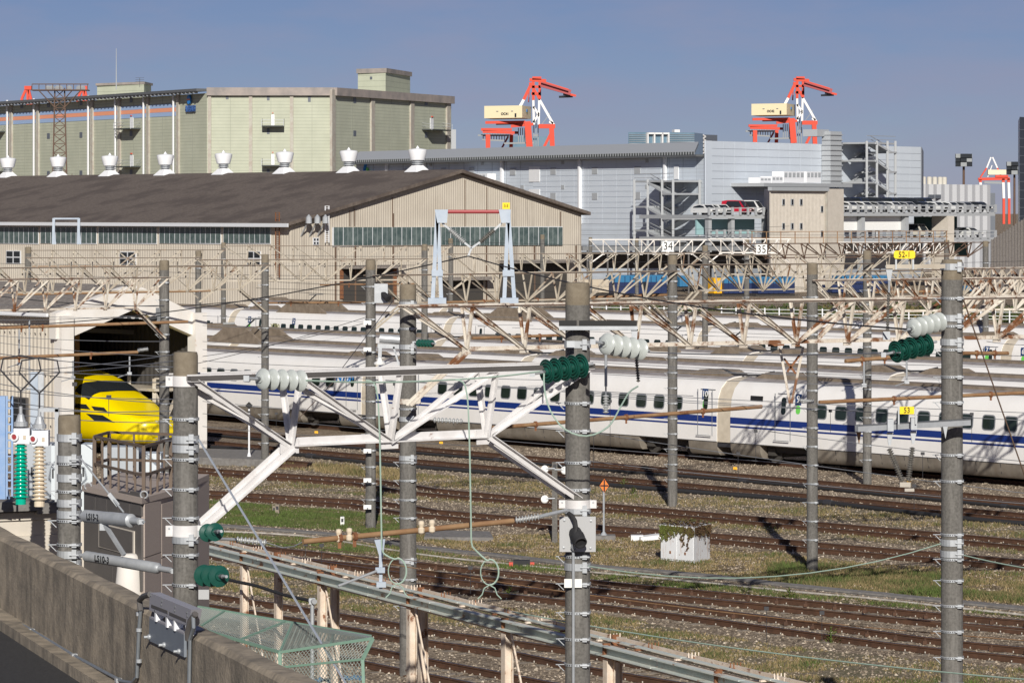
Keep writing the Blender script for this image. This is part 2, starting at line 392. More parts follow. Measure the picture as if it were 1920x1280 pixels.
for i, (m_, rows) in enumerate(VERGES):
    up_ = [G(x, a, GZ) for x, a, b in rows]; dn_ = [G(x, b, GZ) for x, a, b in rows]
    up_ = spline(up_, 1.5); 
    dn_ = spline(dn_, 1.5); n_ = min(len(up_), len(dn_))
    def res(c, n):
        return [c[min(len(c) - 1, int(round(k * (len(c) - 1) / (n - 1))))] for k in range(n)]
    up_, dn_ = res(up_, n_), res(dn_, n_); mb = MB(); vs_ = []
    rnd = random.Random(i)
    for a, b in zip(up_, dn_):
        e = (a - b).normalized() * .25
        vs_ += [a + e * (rnd.random() - .5) + V((0, 0, .004)), b + e * (rnd.random() - .5) + V((0, 0, .004))]
    mb.add(vs_, [(2 * k, 2 * k + 1, 2 * k + 3, 2 * k + 2) for k in range(n_ - 1)])
    tag(mb.build('grass_verge', m_), kind='structure'); STRIPS.append((up_, dn_))

from mathutils import noise as mnoise
def scatter(strip, count, seed, hmin, hmax, tone_c, tone_r, clump=.0, wid=.02, droop=.7):
    up_, dn_ = strip; rnd = random.Random(seed); ar = []
    for k in range(len(up_) - 1): ar.append(((up_[k + 1] - up_[k]).length + (dn_[k + 1] - dn_[k]).length) * ((up_[k] - dn_[k]).length + (up_[k + 1] - dn_[k + 1]).length))
    cum = np.cumsum(ar); vs_, fs_, tn = [], [], []
    for _ in range(count):
        k = min(int(np.searchsorted(cum, rnd.random() * cum[-1])), len(ar) - 1); t = rnd.random(); u = rnd.random()
        p = up_[k].lerp(up_[k + 1], t).lerp(dn_[k].lerp(dn_[k + 1], t), u)
        nv = mnoise.noise(p * .55) + .5 * mnoise.noise(p * 1.9)
        if nv < clump + (rnd.random() - .5) * .5: continue
        h = hmin + (hmax - hmin) * rnd.random() * max(.3, min(1.4, .7 + nv)); a = rnd.random() * 6.283; wv = wid * (.6 + .8 * rnd.random())
        dx, dy = math.cos(a) * wv, math.sin(a) * wv; lx, ly = (rnd.random() - .5) * h * 2 * droop, (rnd.random() - .5) * h * 2 * droop
        b = len(vs_); z0 = GZ - .01
        vs_ += [(p.x - dx, p.y - dy, z0), (p.x + dx, p.y + dy, z0), (p.x + lx, p.y + ly, GZ + h)]; fs_.append((b, b + 1, b + 2))
        tv = min(1, max(0, tone_c + tone_r * (nv * .9 + (rnd.random() - .5)))); tn += [tv] * 3
    return vs_, fs_, tn
GR = [(0, 26000, .03, .15, .28, .5, -.12), (1, 20000, .03, .11, .32, .5, -.08), (2, 34000, .04, .15, .78, .5, -.45),
      (3, 46000, .03, .12, .26, .6, -.2), (4, 24000, .03, .13, .62, .6, -.25), (5, 56000, .03, .11, .32, .7, -.08)]
vs_, fs_, tn = [], [], []
for i, c, h0, h1, tc_, tr_, cl in GR:
    a, b, c2_ = scatter(STRIPS[i], c, 40 + i, h0, h1, tc_, tr_, cl); o_ = len(vs_)
    vs_ += a; fs_ += [tuple(o_ + q for q in f) for f in b]; tn += c2_
rgt = ([G(x, y, GZ) for x, y in ((1440, 1058), (1600, 1062), (1760, 1078), (1925, 1092))], [G(x, y, GZ) for x, y in ((1440, 1092), (1600, 1108), (1760, 1120), (1925, 1132))])
a, b, c2_ = scatter(rgt, 30000, 77, .06, .22, .5, .6, -.3); o_ = len(vs_); vs_ += a; fs_ += [tuple(o_ + q for q in f) for f in b]; tn += c2_
tuft = ([G(x, y, GZ) for x, y in ((590, 874), (640, 874), (700, 880), (760, 886))], [G(x, y, GZ) for x, y in ((590, 886), (640, 890), (700, 896), (760, 903))])
a, b, c2_ = scatter(tuft, 3500, 78, .10, .34, .26, .5, -.2); o_ = len(vs_); vs_ += a; fs_ += [tuple(o_ + q for q in f) for f in b]; tn += c2_
def attr_mesh(name, vs_, fs_, tn, m_):
    me = bpy.data.meshes.new(name); me.from_pydata(vs_, [], fs_); at = me.attributes.new('tone', 'FLOAT', 'POINT'); at.data.foreach_set('value', tn)
    me.materials.append(MAT[m_]); return link(newobj(name, me))
tag(attr_mesh('grass', vs_, fs_, tn, 'grass_blades'), 'dry and green grass growing in strips between the rusty tracks', 'grass', kind='stuff')

# loose ballast stones
rs_ = np.random.RandomState(5); NS = 130000
Zs = np.sqrt(rs_.rand(NS) * (158 ** 2 - 76 ** 2) + 76 ** 2); xs = (rs_.rand(NS) * 2000 - 1000) / F * Zs
sz = .02 + .035 * rs_.rand(NS) ** 2
oc = np.array([(1, 0, 0), (0, 1, 0), (-1, 0, 0), (0, -1, 0), (0, 0, .8), (0, 0, -.8)], float)
ang = rs_.rand(NS) * 6.283; ca, sa = np.cos(ang), np.sin(ang)
pts_ = oc[None] * (.7 + .6 * rs_.rand(NS, 6, 1)) * sz[:, None, None]
px = pts_[..., 0] * ca[:, None] - pts_[..., 1] * sa[:, None] + xs[:, None]; py = pts_[..., 0] * sa[:, None] + pts_[..., 1] * ca[:, None] + Zs[:, None]
pz = pts_[..., 2] + GZ + (sz * (.3 * rs_.rand(NS)))[:, None]
vv = np.stack([px, py, pz], -1).reshape(-1, 3)
fo = np.array([(0, 1, 4), (1, 2, 4), (2, 3, 4), (3, 0, 4)]); ff = (fo[None] + (np.arange(NS) * 6)[:, None, None]).reshape(-1, 3)
me = bpy.data.meshes.new('ballast_stones'); me.vertices.add(len(vv)); me.vertices.foreach_set('co', vv.ravel())
me.loops.add(ff.size); me.loops.foreach_set('vertex_index', ff.ravel()); me.polygons.add(len(ff)); me.polygons.foreach_set('loop_start', np.arange(0, ff.size, 3)); me.polygons.foreach_set('loop_total', np.full(len(ff), 3))
me.update(); at = me.attributes.new('tone', 'FLOAT', 'POINT'); at.data.foreach_set('value', np.repeat(np.clip(rs_.normal(.40, .27, NS), 0, 1), 6)); me.materials.append(MAT['stones'])
tag(link(newobj('ballast_stones', me)), 'loose grey brown ballast stones lying along the tracks', 'ballast', kind='stuff')

# ================================================================== tracks
RAILP = [(-.07, -.16), (.07, -.16), (.07, -.143), (.014, -.118), (.014, -.045), (.036, -.035), (.036, -.004), (.028, 0), (-.028, 0), (-.036, -.004), (-.036, -.035), (-.014, -.045), (-.014, -.118), (-.07, -.143)]
def rail(pts, parent):
    mb = MB(); vs_, n = [], len(RAILP)
    for i, p in enumerate(pts):
        d = pts[min(i + 1, len(pts) - 1)] - pts[max(0, i - 1)]; d.z = 0; d.normalize(); sd = V((d.y, -d.x, 0))
        vs_ += [p + sd * u + UP * z for u, z in RAILP]
    mb.v = [tuple(q) for q in vs_]
    for i in range(len(pts) - 1):
        for k in range(n):
            mb.f.append([i * n + k, (i + 1) * n + k, (i + 1) * n + (k + 1) % n, i * n + (k + 1) % n]); mb.m.append(1 if k in (6, 7, 8) else 0)
    return mb.build('rail', ['rail_side', 'rail_head'], parent)
def resample(pts, step):
    out = [pts[0]]; acc = 0.0
    for a, b in zip(pts, pts[1:]):
        L = (b - a).length; t = step - acc
        while t <= L: out.append(a.lerp(b, t / L)); t += step
        acc = (acc + L) % step
    return out
SL = MB().box((0, 0, -.10), (.24, 2.3, .2)); SLM = None
def track(label, pts, sleepers=False, bolts=True, ea=14, eb=10, gauge=1.435):
    global SLM
    c = spline(ext([V((p.x, p.y, 0)) for p in pts], ea, eb), 2.5)
    t = thing('railway_track', label, 'track', c[len(c) // 2], 'rusty yard tracks')
    lines = [offset(c, gauge / 2 + .036), offset(c, -gauge / 2 - .036)]
    for ln in lines: rail(ln, t)
    if sleepers:
        SLM = SLM or SL.mesh('sleeper', 'sleeper')
        rc = resample(c, .62)
        for i in range(1, len(rc) - 1):
            d = (rc[i + 1] - rc[i - 1]).normalized(); xs_ = (rc[i].x / rc[i].y * F) + CX
            if -80 < xs_ < 2000: inst('sleeper', SLM, t, frame(rc[i] + V((0, 0, GZ + .012)), d, V((-d.y, d.x, 0)), UP))
    if bolts:
        mb = MB()
        for ln in lines:
            for off in ((.085,) if (offset(c, 1.0)[0] - c[0]).y < 0 else (-.085,)):
                for p in resample(offset(ln, off), .62):
                    mb.box(p + V((0, 0, -.125)), (.026, .026, .04))
        tag(mb.build('rail_fastenings', 'bolt', t), kind='stuff')
    return c
TA0 = V((7.72, 149.5, 0))
def dline(d, s0=-60, s1=170): return [TA0 + N * d + T * s for s in (s0, (s0 + s1) / 2, s1)]
track('rusty track nearest the white bullet trains', dline(-5.5), bolts=True, ea=0, eb=0)
track('rusty track with a black hose along it, second from the bullet trains', dline(-10.4), ea=0, eb=0)
C3 = track('rusty track with bright bolts leading to the yellow train', gl([(230, 866), (380, 880), (690, 902), (788, 917), (1022, 938), (1290, 961), (1540, 983), (1760, 1002), (1920, 1017)]), ea=60)
C4 = track('rusty track passing just behind the ivy covered white cabinet', gl([(380, 922), (690, 942), (788, 957), (1022, 977), (1104, 987), (1340, 1004), (1540, 1022), (1760, 1040), (1920, 1054)]), ea=30)
C5 = track('rusty track beside the concrete cable trough', gl([(391, 1018), (496, 1030), (791, 1061), (1044, 1086), (1116, 1094), (1381, 1119), (1697, 1150), (1920, 1169)]), True)
C6 = track('rusty track branching off beside the trough track', gl([(391, 1029), (496, 1044), (791, 1086), (1044, 1114), (1116, 1122), (1381, 1155), (1697, 1198), (1920, 1221)]), True)
C7 = track('rusty track running behind the cream posts of the pipe rack', gl([(391, 1121), (518, 1140), (729, 1175), (791, 1187), (1023, 1218), (1116, 1238), (1334, 1274)]), True)
C8 = track('nearest rusty track at the bottom edge between the rack posts', gl([(600, 1207), (791, 1245), (854, 1257), (1023, 1290)]), True, ea=12, eb=12)
# check rail blocks on the trough track
mb = MB()
for ln in (offset(C5, .5), offset(C6, .5)):
    for p in resample(ln, 1.0): mb.box(p + V((0, 0, -.10)), (.1, .1, .09)); mb.box(p + V((.02, .03, -.04)), (.04, .04, .06))
tag(mb.build('rail_chocks', 'rail_side'), 'rusty rail chocks between the rails beside the trough', 'chocks', kind='stuff')
# cable trough of concrete blocks, pale pipe beside it, black hoses
tp = spline(ext(gl([(400, 987), (640, 1006), (765, 1027), (900, 1040), (1104, 1063), (1311, 1080), (1500, 1102), (1760, 1128), (1920, 1144)], GZ), 6, 6), 1.5)
t = thing('cable_trough', 'grey concrete cable trough winding through the grass beside the track', 'trough', tp[len(tp) // 2])
rp = resample(tp, 1.2)
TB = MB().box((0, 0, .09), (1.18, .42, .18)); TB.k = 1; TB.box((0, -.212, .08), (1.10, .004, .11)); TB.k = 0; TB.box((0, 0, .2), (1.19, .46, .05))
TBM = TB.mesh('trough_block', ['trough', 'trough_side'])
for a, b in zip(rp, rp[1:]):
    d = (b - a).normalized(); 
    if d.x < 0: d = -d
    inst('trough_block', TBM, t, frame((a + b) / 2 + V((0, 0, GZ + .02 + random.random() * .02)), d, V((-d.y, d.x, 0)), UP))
pp = spline(ext(gl([(400, 995), (560, 1003), (765, 1036), (900, 1051), (1104, 1072), (1311, 1091), (1500, 1109), (1620, 1120), (1760, 1136), (1920, 1152)], GZ + .05), 6, 6), 1.5)
pp = [p + V((0, .1 * math.sin(i * .9), 0)) for i, p in enumerate(pp)]
tag(MB().path(pp, .032, 8).build('cable_pipe', 'sleeper_pale', smooth=40), 'thin white pipe lying in the grass beside the trough', 'pipe')
for lab, pts_, r_ in (('thick black hose lying in the ballast below the second track', [(385, 838), (500, 846), (700, 868), (790, 876), (1000, 893), (1104, 905), (1290, 921), (1500, 938), (1815, 972), (1920, 981)], .09),
                      ('black hose lying between the two tracks by the trains', [(400, 816), (700, 842), (1000, 868), (1104, 878), (1290, 893), (1500, 911), (1815, 942), (1920, 952)], .06)):
    q = spline(ext(gl(pts_, GZ + .08), 4, 4), 1.5); q = [p + V((0, .12 * math.sin(i * .6), 0)) for i, p in enumerate(q)]
    mb = MB().path(q, r_, 8); hh = mb.build('drain_hose', 'rubber', smooth=40); tag(hh, lab, 'hose')
    mb = MB()
    for i in range(6, len(q) - 2, 9): mb.tube(q[i], q[i + 1].lerp(q[i], .75), r_ * 1.5, 8)
    mb.build('coupling', 'cable_dark', hh)
# ================================================================== trains
PROF = [(-1.50, .70), (-1.68, .74), (-1.68, 1.86), (-1.605, 2.6), (-1.42, 3.02), (-1.08, 3.34), (-.70, 3.44), (0, 3.50), (.70, 3.44), (1.08, 3.34), (1.42, 3.02), (1.605, 2.6), (1.68, 1.86), (1.68, .74), (1.50, .70)]
PMI = [0, 0, 0, 0, 0, 1, 1, 1, 1, 0, 0, 0, 0, 0, 0]
class Rail:
    def __init__(s, d, o=None, tv=None): s.o = (o if o is not None else TA0 + N * d) + (N * 1.68); s.t = tv or T; s.n = V((s.t.y, -s.t.x, 0)) if s.t.y > 0 else N
    def p(s, a, u, z): return s.o + s.t * a + s.n * u + UP * z
def sweep(mb, R_, prof, mi, s0, s1, sc=1.0):
    n = len(prof); vs_ = [R_.p(s, u * sc, .7 + (z - .7) * sc) for s in (s0, s1) for u, z in prof]; b = len(mb.v); mb.v += [tuple(v) for v in vs_]
    for k in range(n): mb.f.append([b + k, b + n + k, b + n + (k + 1) % n, b + (k + 1) % n]); mb.m.append(mi[k] if mi else 0)
    mb.f.append([b + k for k in range(n)]); mb.m.append(0); mb.f.append([b + n + k for k in range(n - 1, -1, -1)]); mb.m.append(0)
def rrect(wd, h, r, n=3):
    o = []
    for cx, cy, a0 in ((wd / 2 - r, h / 2 - r, 0), (-wd / 2 + r, h / 2 - r, 90), (-wd / 2 + r, -h / 2 + r, 180), (wd / 2 - r, -h / 2 + r, 270)):
        for k in range(n + 1): a = R(a0 + 90 * k / n); o.append((cx + r * math.cos(a), cy + r * math.sin(a)))
    return o
WIN = MB().prism([(x, y, 0) for x, y in rrect(.60, .52, .12)], (0, 0, .012)).mesh('window', 'train_glass')
WFR = MB().prism([(x, y, 0) for x, y in rrect(.70, .62, .15)], (0, 0, .006)).mesh('window_frame', 'cable_grey')
DWN = MB().prism([(x, y, 0) for x, y in rrect(.26, .72, .12)], (0, 0, .012)).mesh('door_window', 'train_glass')
def side(R_, s, z, u=None):
    """frame lying on the near side: x along the train towards the camera right, y up, z outwards"""
    k = max(0.0, z - 1.86); u = (-1.68 + k * .1014) if u is None else u
    upv = (UP + R_.n * .1014).normalized() if z > 1.86 else UP; x = -R_.t; zz = x.cross(upv)
    return frame(R_.p(s, u, z) + zz * .002, x, upv, zz)
def shift(fr, dx=0, dy=0, dz=0): return fr @ M.Translation(V((dx, dy, dz)))
def cover(R_, parent, s0, s1, u=0.0, wd=1.5, h=.30, slope=1.4, m_='train_brown', name='roof_cover'):
    mb = MB(); a = [(s0, 3.40), (s0 + slope, 3.48 + h), (s1 - slope, 3.48 + h), (s1, 3.40)]
    mb.prism([R_.p(s, u - wd / 2, z) for s, z in a], R_.n * wd); return mb.build(name, m_, parent)
def shield(R_, parent, s0, s1, zt=4.15):
    for u in (-1.05, 1.05):
        mb = MB(); mb.prism([R_.p(s, u - .08, z) for s, z in ((s0, 3.30), (s0 + 2 * (zt - 3.3), zt), (s1 - 2 * (zt - 3.3), zt), (s1, 3.30))], R_.n * .16); mb.build('pantograph_shield', 'train_brown', parent)
    mb = MB(); c = (s0 + s1) / 2
    mb.bar(R_.p(c - .5, 0, 3.5), R_.p(c + .6, 0, 4.1), .07); mb.bar(R_.p(c + .6, 0, 4.1), R_.p(c - .3, 0, 4.6), .06); mb.bar(R_.p(c - .3, -.6, 4.6), R_.p(c - .3, .6, 4.6), .06)
    mb.tube(R_.p(c, 0, 3.4), R_.p(c, 0, 3.75), .18); mb.build('pantograph', 'galv_dark', parent)
def train(label, d, cars, joint, stripe=True, detail=True, wins=True, pitch=1.16, covers=True, shields=(), numbers={}, nh=1.0, group='white bullet trains stabled side by side'):
    R_ = Rail(d); lo = min(c[0] for c in cars); t = thing('bullet_train', label, 'train', R_.p(cars[len(cars) // 2][0], 0, 0), group)
    for ci, (a, b) in enumerate(cars):
        g = .42
        mb = MB(); sweep(mb, R_, PROF, PMI, a + g, b - g); cb = mb.build('car_body', ['train_white', 'train_roof'], t, 30)
        if detail:
            mb = MB()
            for z, h in ((1.685, .27), (1.43, .075)):
                mb.box(R_.p((a + b) / 2, -1.682, z), (b - a - 2 * g, .008, h), (R_.t, R_.n, UP))
            mb.build('stripe', 'train_blue', cb)
            mb = MB(); mb.box(R_.p((a + b) / 2, -1.683, .745), (b - a - 2 * g, .01, .025), (R_.t, R_.n, UP)); mb.build('seam', 'cable_dark', cb)
        # skirt with gaps for the bogies
        SK = [(-1.45, .16), (-1.55, .24), (-1.64, .45), (-1.675, .735), (1.675, .735), (1.64, .45), (1.55, .24), (1.45, .16)]
        for s0, s1 in (((a + g, a + 2.2), (a + 5.4, b - 5.4), (b - 2.2, b - g)) if detail else ()):
            mb = MB(); mb.prism([R_.p(s0, u, z) for u, z in SK], R_.t * (s1 - s0)); sk = mb.build('skirt', 'train_skirt', t, 30)
            mb = MB(); k = int((s1 - s0) / 1.25)
            for i in range(1, k): mb.bar(R_.p(s0 + i * (s1 - s0) / k, -1.682, .72), R_.p(s0 + i * (s1 - s0) / k, -1.60, .33), .02, .012)
            if k > 1: mb.build('seam', 'cable_dark', sk)
        for c in ((a + 3.8, b - 3.8) if detail else ()):
            mb = MB(); mb.box(R_.p(c, 0, .55), (3.1, 2.5, .22), (R_.t, R_.n, UP))
            for s in (-1.25, 1.25):
                for u in (-1.05, 1.05): mb.tube(R_.p(c + s, u - .06, .43), R_.p(c + s, u + .06, .43), .43, 16)
                mb.box(R_.p(c + s, -1.22, .45), (.4, .2, .3), (R_.t, R_.n, UP))
            mb.bar(R_.p(c - 1.5, -1.2, .6), R_.p(c + 1.5, -1.2, .6), .14, .2); mb.build('bogie', 'interior', t)
        if not detail:
            mb = MB(); mb.prism([R_.p(a + g, u, z) for u, z in SK], R_.t * (b - a - 2 * g)); mb.build('skirt', 'train_skirt', t)
        cover(R_, t, a + 1.0, b - 1.0, wd=.95, h=.09, slope=.6)
        if covers:
            cover(R_, t, a + .7, a + 3.4, wd=1.3, h=.22, slope=.8, name='cable_head_cover'); cover(R_, t, b - 3.4, b - .7, wd=1.3, h=.22, slope=.8, name='cable_head_cover')
        if wins:
            k = int((b - a - 2.95 - 4.7) / pitch) + 1; s0 = a + 2.95
            for i in range(k):
                fr = side(R_, s0 + i * pitch, 2.27)
                if detail: f = inst('window_frame', WFR, cb, fr); inst('window', WIN, f, shift(fr, 0, 0, .003))
                else: inst('window', WIN, cb, fr)
        if detail or wins:
            for s in (a + 1.15, b - 3.6):
                mb = MB(); fr = side(R_, s, 1.95, -1.675)
                for dx, dy, w_, h_ in ((-.45, 0, .025, 1.95), (.45, 0, .025, 1.95), (0, .975, .92, .025), (0, -.975, .92, .03)):
                    q = fr @ V((dx, dy, .012)); k_ = max(0, q.z - 1.86) * .1014
                    mb.box(q + R_.n * k_ * .9, (w_, .03, h_), (-R_.t, R_.n, UP))
                dr = mb.build('door', 'cable_grey', cb); inst('door_window', DWN, dr, side(R_, s, 2.42))
    for a, b in cars:
        mb = MB(); sweep(mb, R_, PROF, None, b - .43, b + .43, .985); mb.build('gangway_hood', 'train_hood', t, 30)
        if covers:
            mb = MB(); mb.path([R_.p(b - 1.6, -.25, 3.72), R_.p(b - .8, -.25, 3.55), R_.p(b, -.25, 3.52), R_.p(b + .8, -.25, 3.55), R_.p(b + 1.6, -.25, 3.72)], .05); mb.build('roof_cable', 'cable_dark', t)
        if detail:
            mb = MB(); mb.box(R_.p(b, -1.55, .62), (1.0, .2, .16), (R_.t, R_.n, UP)); mb.box(R_.p(b, 0, .45), (.5, 1.6, .4), (R_.t, R_.n, UP)); mb.build('coupler', 'cable_dark', t)
    for q in shields: shield(R_, t, *q)
    for s, txt in numbers:
        mb = MB(); fr = side(R_, s, 2.72)
        pl = inst('number_plate', MB().box((0, 0, .004), (.36, .46, .008)).mesh('number_plate', 'plate_blue'), t, fr)
        me = text_mesh(txt, .42 if len(txt) < 2 else .36, .004, .006); me.materials.clear(); me.materials.append(MAT['sign_white']); inst('lettering', me, pl, shift(fr, 0, 0, .012))
        fr2 = side(R_, s - .02, 2.30)
        inst('symbol', MB().prism([(x, y, 0) for x, y in rrect(.26, .36, .12)], (0, 0, .008)).mesh('symbol', 'logo_green'), t, fr2)
    return t, R_
def sx(x, d=0.0, u=0.0):       # position along the row of the train at offset d for a given bearing
    C = F * ((TA0 + N * (d + u)).x + .8215 * (TA0 + N * (d + u)).y); Z = C / (x + 4445.0)
    return (Z - (TA0 + N * (d + u)).y) / .773
J = sx(1357)
carsA = [(J - 25, J), (J, J + 25), (J + 25, J + 50), (J + 50, J + 75)]
tA, RA = train('white bullet train with a blue stripe, nearest of the stabled trains', 0.0, carsA, J, numbers=[(sx(1320), '10'), (sx(1495), '9')])
mb = MB(); fr = side(RA, sx(1417), 2.66)
inst('vent_grille', MB().box((0, 0, .006), (.75, .22, .012)).mesh('vent_grille', 'black'), tA, fr)
lettering('logo', 'N700', .62, 'logo_blue', tA, side(RA, sx(645), 2.45) @ V((0, 0, .014)), -T, UP, .004, .02)
def carsfrom(x, d, k0, k1):
    j = sx(x, d); return [(j + 25 * k, j + 25 * (k + 1)) for k in range(k0, k1)]
dB = 8.1; dC = 18.4; dD = 43.8; dE = 58.4
tB, RB = train('white bullet train standing directly behind the nearest one', dB, carsfrom(1665, dB, -2, 4), 0, False, False, False, shields=((sx(478, dB), sx(372, dB)),))
tC, RC = train('white bullet train with brown pantograph shields, third row back', dC, carsfrom(1395, dC, -2, 4), 0, False, False, False, shields=((sx(1262, dC), sx(1190, dC), 3.72), (sx(1372, dC), sx(1316, dC), 3.72)))
tD, RD = train('white bullet train with a full row of windows showing, fourth row back', dD, carsfrom(1885, dD, -1, 5), 0, False, False, True, 1.04, shields=((sx(600, dD), sx(505, dD)), (sx(985, dD), sx(890, dD))), numbers=[(sx(1849, dD), '7'), (sx(1917, dD), '6'), (sx(466, dD), '2'), (sx(549, dD), '2')])
lettering('lettering', 'X700', .5, 'logo_gold', tD, side(RD, sx(515, dD), 2.3) @ V((0, 0, .014)), -T, UP, .004, .01)
tE, RE = train('white bullet train whose roof only shows, farthest row at the fence', dE, carsfrom(1250, dE, -3, 2), 0, False, False, False)
track('dark track under the nearest white bullet train', dline(1.68), bolts=False, ea=0, eb=0)

# yellow inspection train in the small shed
def y3(x):  # the yellow train stands on the bright bolted track
    best = min(C3, key=lambda p: abs(p.x / p.y * F + CX - x)); return best
tip = V((-15.1, 151.3, 0)); tv = T.copy()
ty = thing('yellow_train', 'bright yellow inspection train with a pointed nose at the shed mouth', 'train', tip)
nv = V((tv.y, -tv.x, 0)); nv = nv if nv.y > 0 else -nv
def yp(s, u, z): return tip + tv * s + nv * u + UP * z
SEC = [(0, .55, 1.40, .60), (.1, .85, 1.52, .50), (.5, 1.12, 1.62, .44), (1.7, 1.40, 1.92, .40), (2.5, 1.50, 2.28, .36), (3.3, 1.58, 2.52, .34), (4.3, 1.62, 2.88, .30), (5.1, 1.65, 3.16, .30), (6.5, 1.68, 3.45, .30), (8, 1.68, 3.58, .30), (16, 1.68, 3.58, .30)]
n_ = 24; mb = MB(); vs_ = []
def ring(s, w_, top, bot):
    o = []
    for k in range(n_):
        a = 2 * math.pi * k / n_; c, sn = math.cos(a), math.sin(a); e = .45
        o.append(yp(s, w_ * math.copysign(abs(c) ** e, c), (top + bot) / 2 + (top - bot) / 2 * math.copysign(abs(sn) ** .62, sn)))
    return o
for q in SEC: vs_ += ring(*q)
fs_ = [(i * n_ + k, (i + 1) * n_ + k, (i + 1) * n_ + (k + 1) % n_, i * n_ + (k + 1) % n_) for i in range(len(SEC) - 1) for k in range(n_)]
mb.add(vs_, fs_ + [tuple(range(n_))]); yb = mb.build('car_body', 'yellow', ty, 50)
def ysurf(s, z, out=.012):
    for a, b in zip(SEC, SEC[1:]):
        if a[0] <= s <= b[0]:
            t_ = (s - a[0]) / (b[0] - a[0]); w_, top, bot = [a[i] + (b[i] - a[i]) * t_ for i in (1, 2, 3)]
            sn = max(-1, min(1, (z - (top + bot) / 2) / ((top - bot) / 2))); an = abs(sn) ** (1 / .62); c = math.sqrt(max(0, 1 - an * an)) ** .45
            return yp(s, -w_ * c - out, z)
def ypatch(name, pts, m_, parent):
    a = [ysurf(s, z, .02) for s, z in pts]; b = [ysurf(s, z, -.10) for s, z in pts]; k = len(a)
    mb = MB(); mb.add(a + b, [tuple(range(k))] + [(i, (i + 1) % k, k + (i + 1) % k, k + i) for i in range(k)]); return mb.build(name, m_, parent)
ypatch('side_window', [(1.6, 1.36), (2.4, 1.64), (3.5, 1.66), (2.9, 1.38)], 'window_dark', yb)
ypatch('headlight', [(3.25, 1.86), (3.6, 2.06), (5.0, 2.08), (4.7, 1.88)], 'window_dark', yb)
ypatch('headlight', [(2.15, 1.80), (2.45, 1.97), (3.2, 2.0), (2.95, 1.83)], 'window_dark', yb)
# windscreen band
mb = MB(); s0, s1 = 5.9, 8.3
def topband(sa, sb, k=7):
    vs2 = []
    for s in (sa, (sa + sb) / 2, sb):
        for a, b in zip(SEC, SEC[1:]):
            if a[0] <= s <= b[0]:
                t_ = (s - a[0]) / (b[0] - a[0]); w_, top, bot = [a[i] + (b[i] - a[i]) * t_ for i in (1, 2, 3)]
                for j in range(k):
                    an = R(34 + 112 * j / (k - 1)); c, sn = math.cos(an), math.sin(an)
                    vs2.append(yp(s - .02, 1.012 * w_ * math.copysign(abs(c) ** .45, c), (top + bot) / 2 + 1.012 * (top - bot) / 2 * abs(sn) ** .62 + .012))
                break
    return vs2
mb.add(topband(3.5, 4.6), [(i * 7 + j, i * 7 + j + 1, (i + 1) * 7 + j + 1, (i + 1) * 7 + j) for i in range(2) for j in range(6)])
mb.build('windscreen', 'window_dark', yb)
mb = MB()
for c in (5, 8):
    for u in (-1, 1): mb.tube(yp(c, u - .06, .43), yp(c, u + .06, .43), .43, 14)
mb.box(yp(6.5, 0, .35), (5, 2.0, .4), (tv, nv, UP)); mb.build('bogie', 'interior', ty)
track('short track leading out of the small shed under the yellow train', dline(-15.0, 8, 30), bolts=False, ea=0, eb=0)
# ================================================================== buildings
def hit(x, y, wall):
    p, q = wall; k = (x - CX) / F; d = q - p; t = (k * p.y - p.x) / (d.x - k * d.y); Z = p.y + d.y * t
    return V((k * Z, Z, HC - (y - YH) * Z / F))
def wax(wall):
    x = wall[1] - wall[0]; x.z = 0; x.normalize(); n = V((x.y, -x.x, 0))
    if n.y > 0: n = -n
    return x, n
def onwall(mb, x0, y0, x1, y1, wall, proud=.05, thick=.1):
    a, b = hit(x0, (y0 + y1) / 2, wall), hit(x1, (y0 + y1) / 2, wall); c = (a + b) / 2
    h = abs(hit((x0 + x1) / 2, y0, wall).z - hit((x0 + x1) / 2, y1, wall).z); x, n = wax(wall)
    return mb.box(c + n * (proud - thick / 2), ((a - b).length, thick, h), (x, n, UP))
def wpart(name, m_, parent, x0, y0, x1, y1, wall, proud=.05, thick=.1):
    return onwall(MB(), x0, y0, x1, y1, wall, proud, thick).build(name, m_, parent)
def lined(name, c, c2, joint, step, wd, scale=.3):
    m = mat(name, c, .8, c2=c2, scale=scale, amt=.9, stain=tuple(.86 * k for k in c), sscale=.35); t = m.node_tree; n = t.nodes; l = t.links.new
    b = n['Principled BSDF']; prev = b.inputs['Base Color'].links[0].from_socket
    g = n.new('ShaderNodeNewGeometry'); s = n.new('ShaderNodeSeparateXYZ'); l(g.outputs['Position'], s.inputs[0])
    a = n.new('ShaderNodeMath'); a.operation = 'DIVIDE'; l(s.outputs['Z'], a.inputs[0]); a.inputs[1].default_value = step
    f = n.new('ShaderNodeMath'); f.operation = 'FRACT'; l(a.outputs[0], f.inputs[0])
    k = n.new('ShaderNodeMath'); k.operation = 'LESS_THAN'; l(f.outputs[0], k.inputs[0]); k.inputs[1].default_value = wd
    k2 = n.new('ShaderNodeMath'); k2.operation = 'MULTIPLY'; l(k.outputs[0], k2.inputs[0]); k2.inputs[1].default_value = .75
    x = n.new('ShaderNodeMix'); x.data_type = 'RGBA'; l(k2.outputs[0], x.inputs[0]); l(prev, x.inputs[6]); x.inputs[7].default_value = (*joint, 1); l(x.outputs[2], b.inputs['Base Color'])
lined('green_panels', (.475, .495, .39), (.42, .44, .345), (.28, .295, .235), .62, .13)
lined('blue_panels', (.58, .64, .71), (.545, .60, .66), (.36, .39, .43), .55, .10)
lined('penthouse_panels', (.475, .495, .39), (.42, .44, .345), (.26, .275, .22), 1.1, .08)

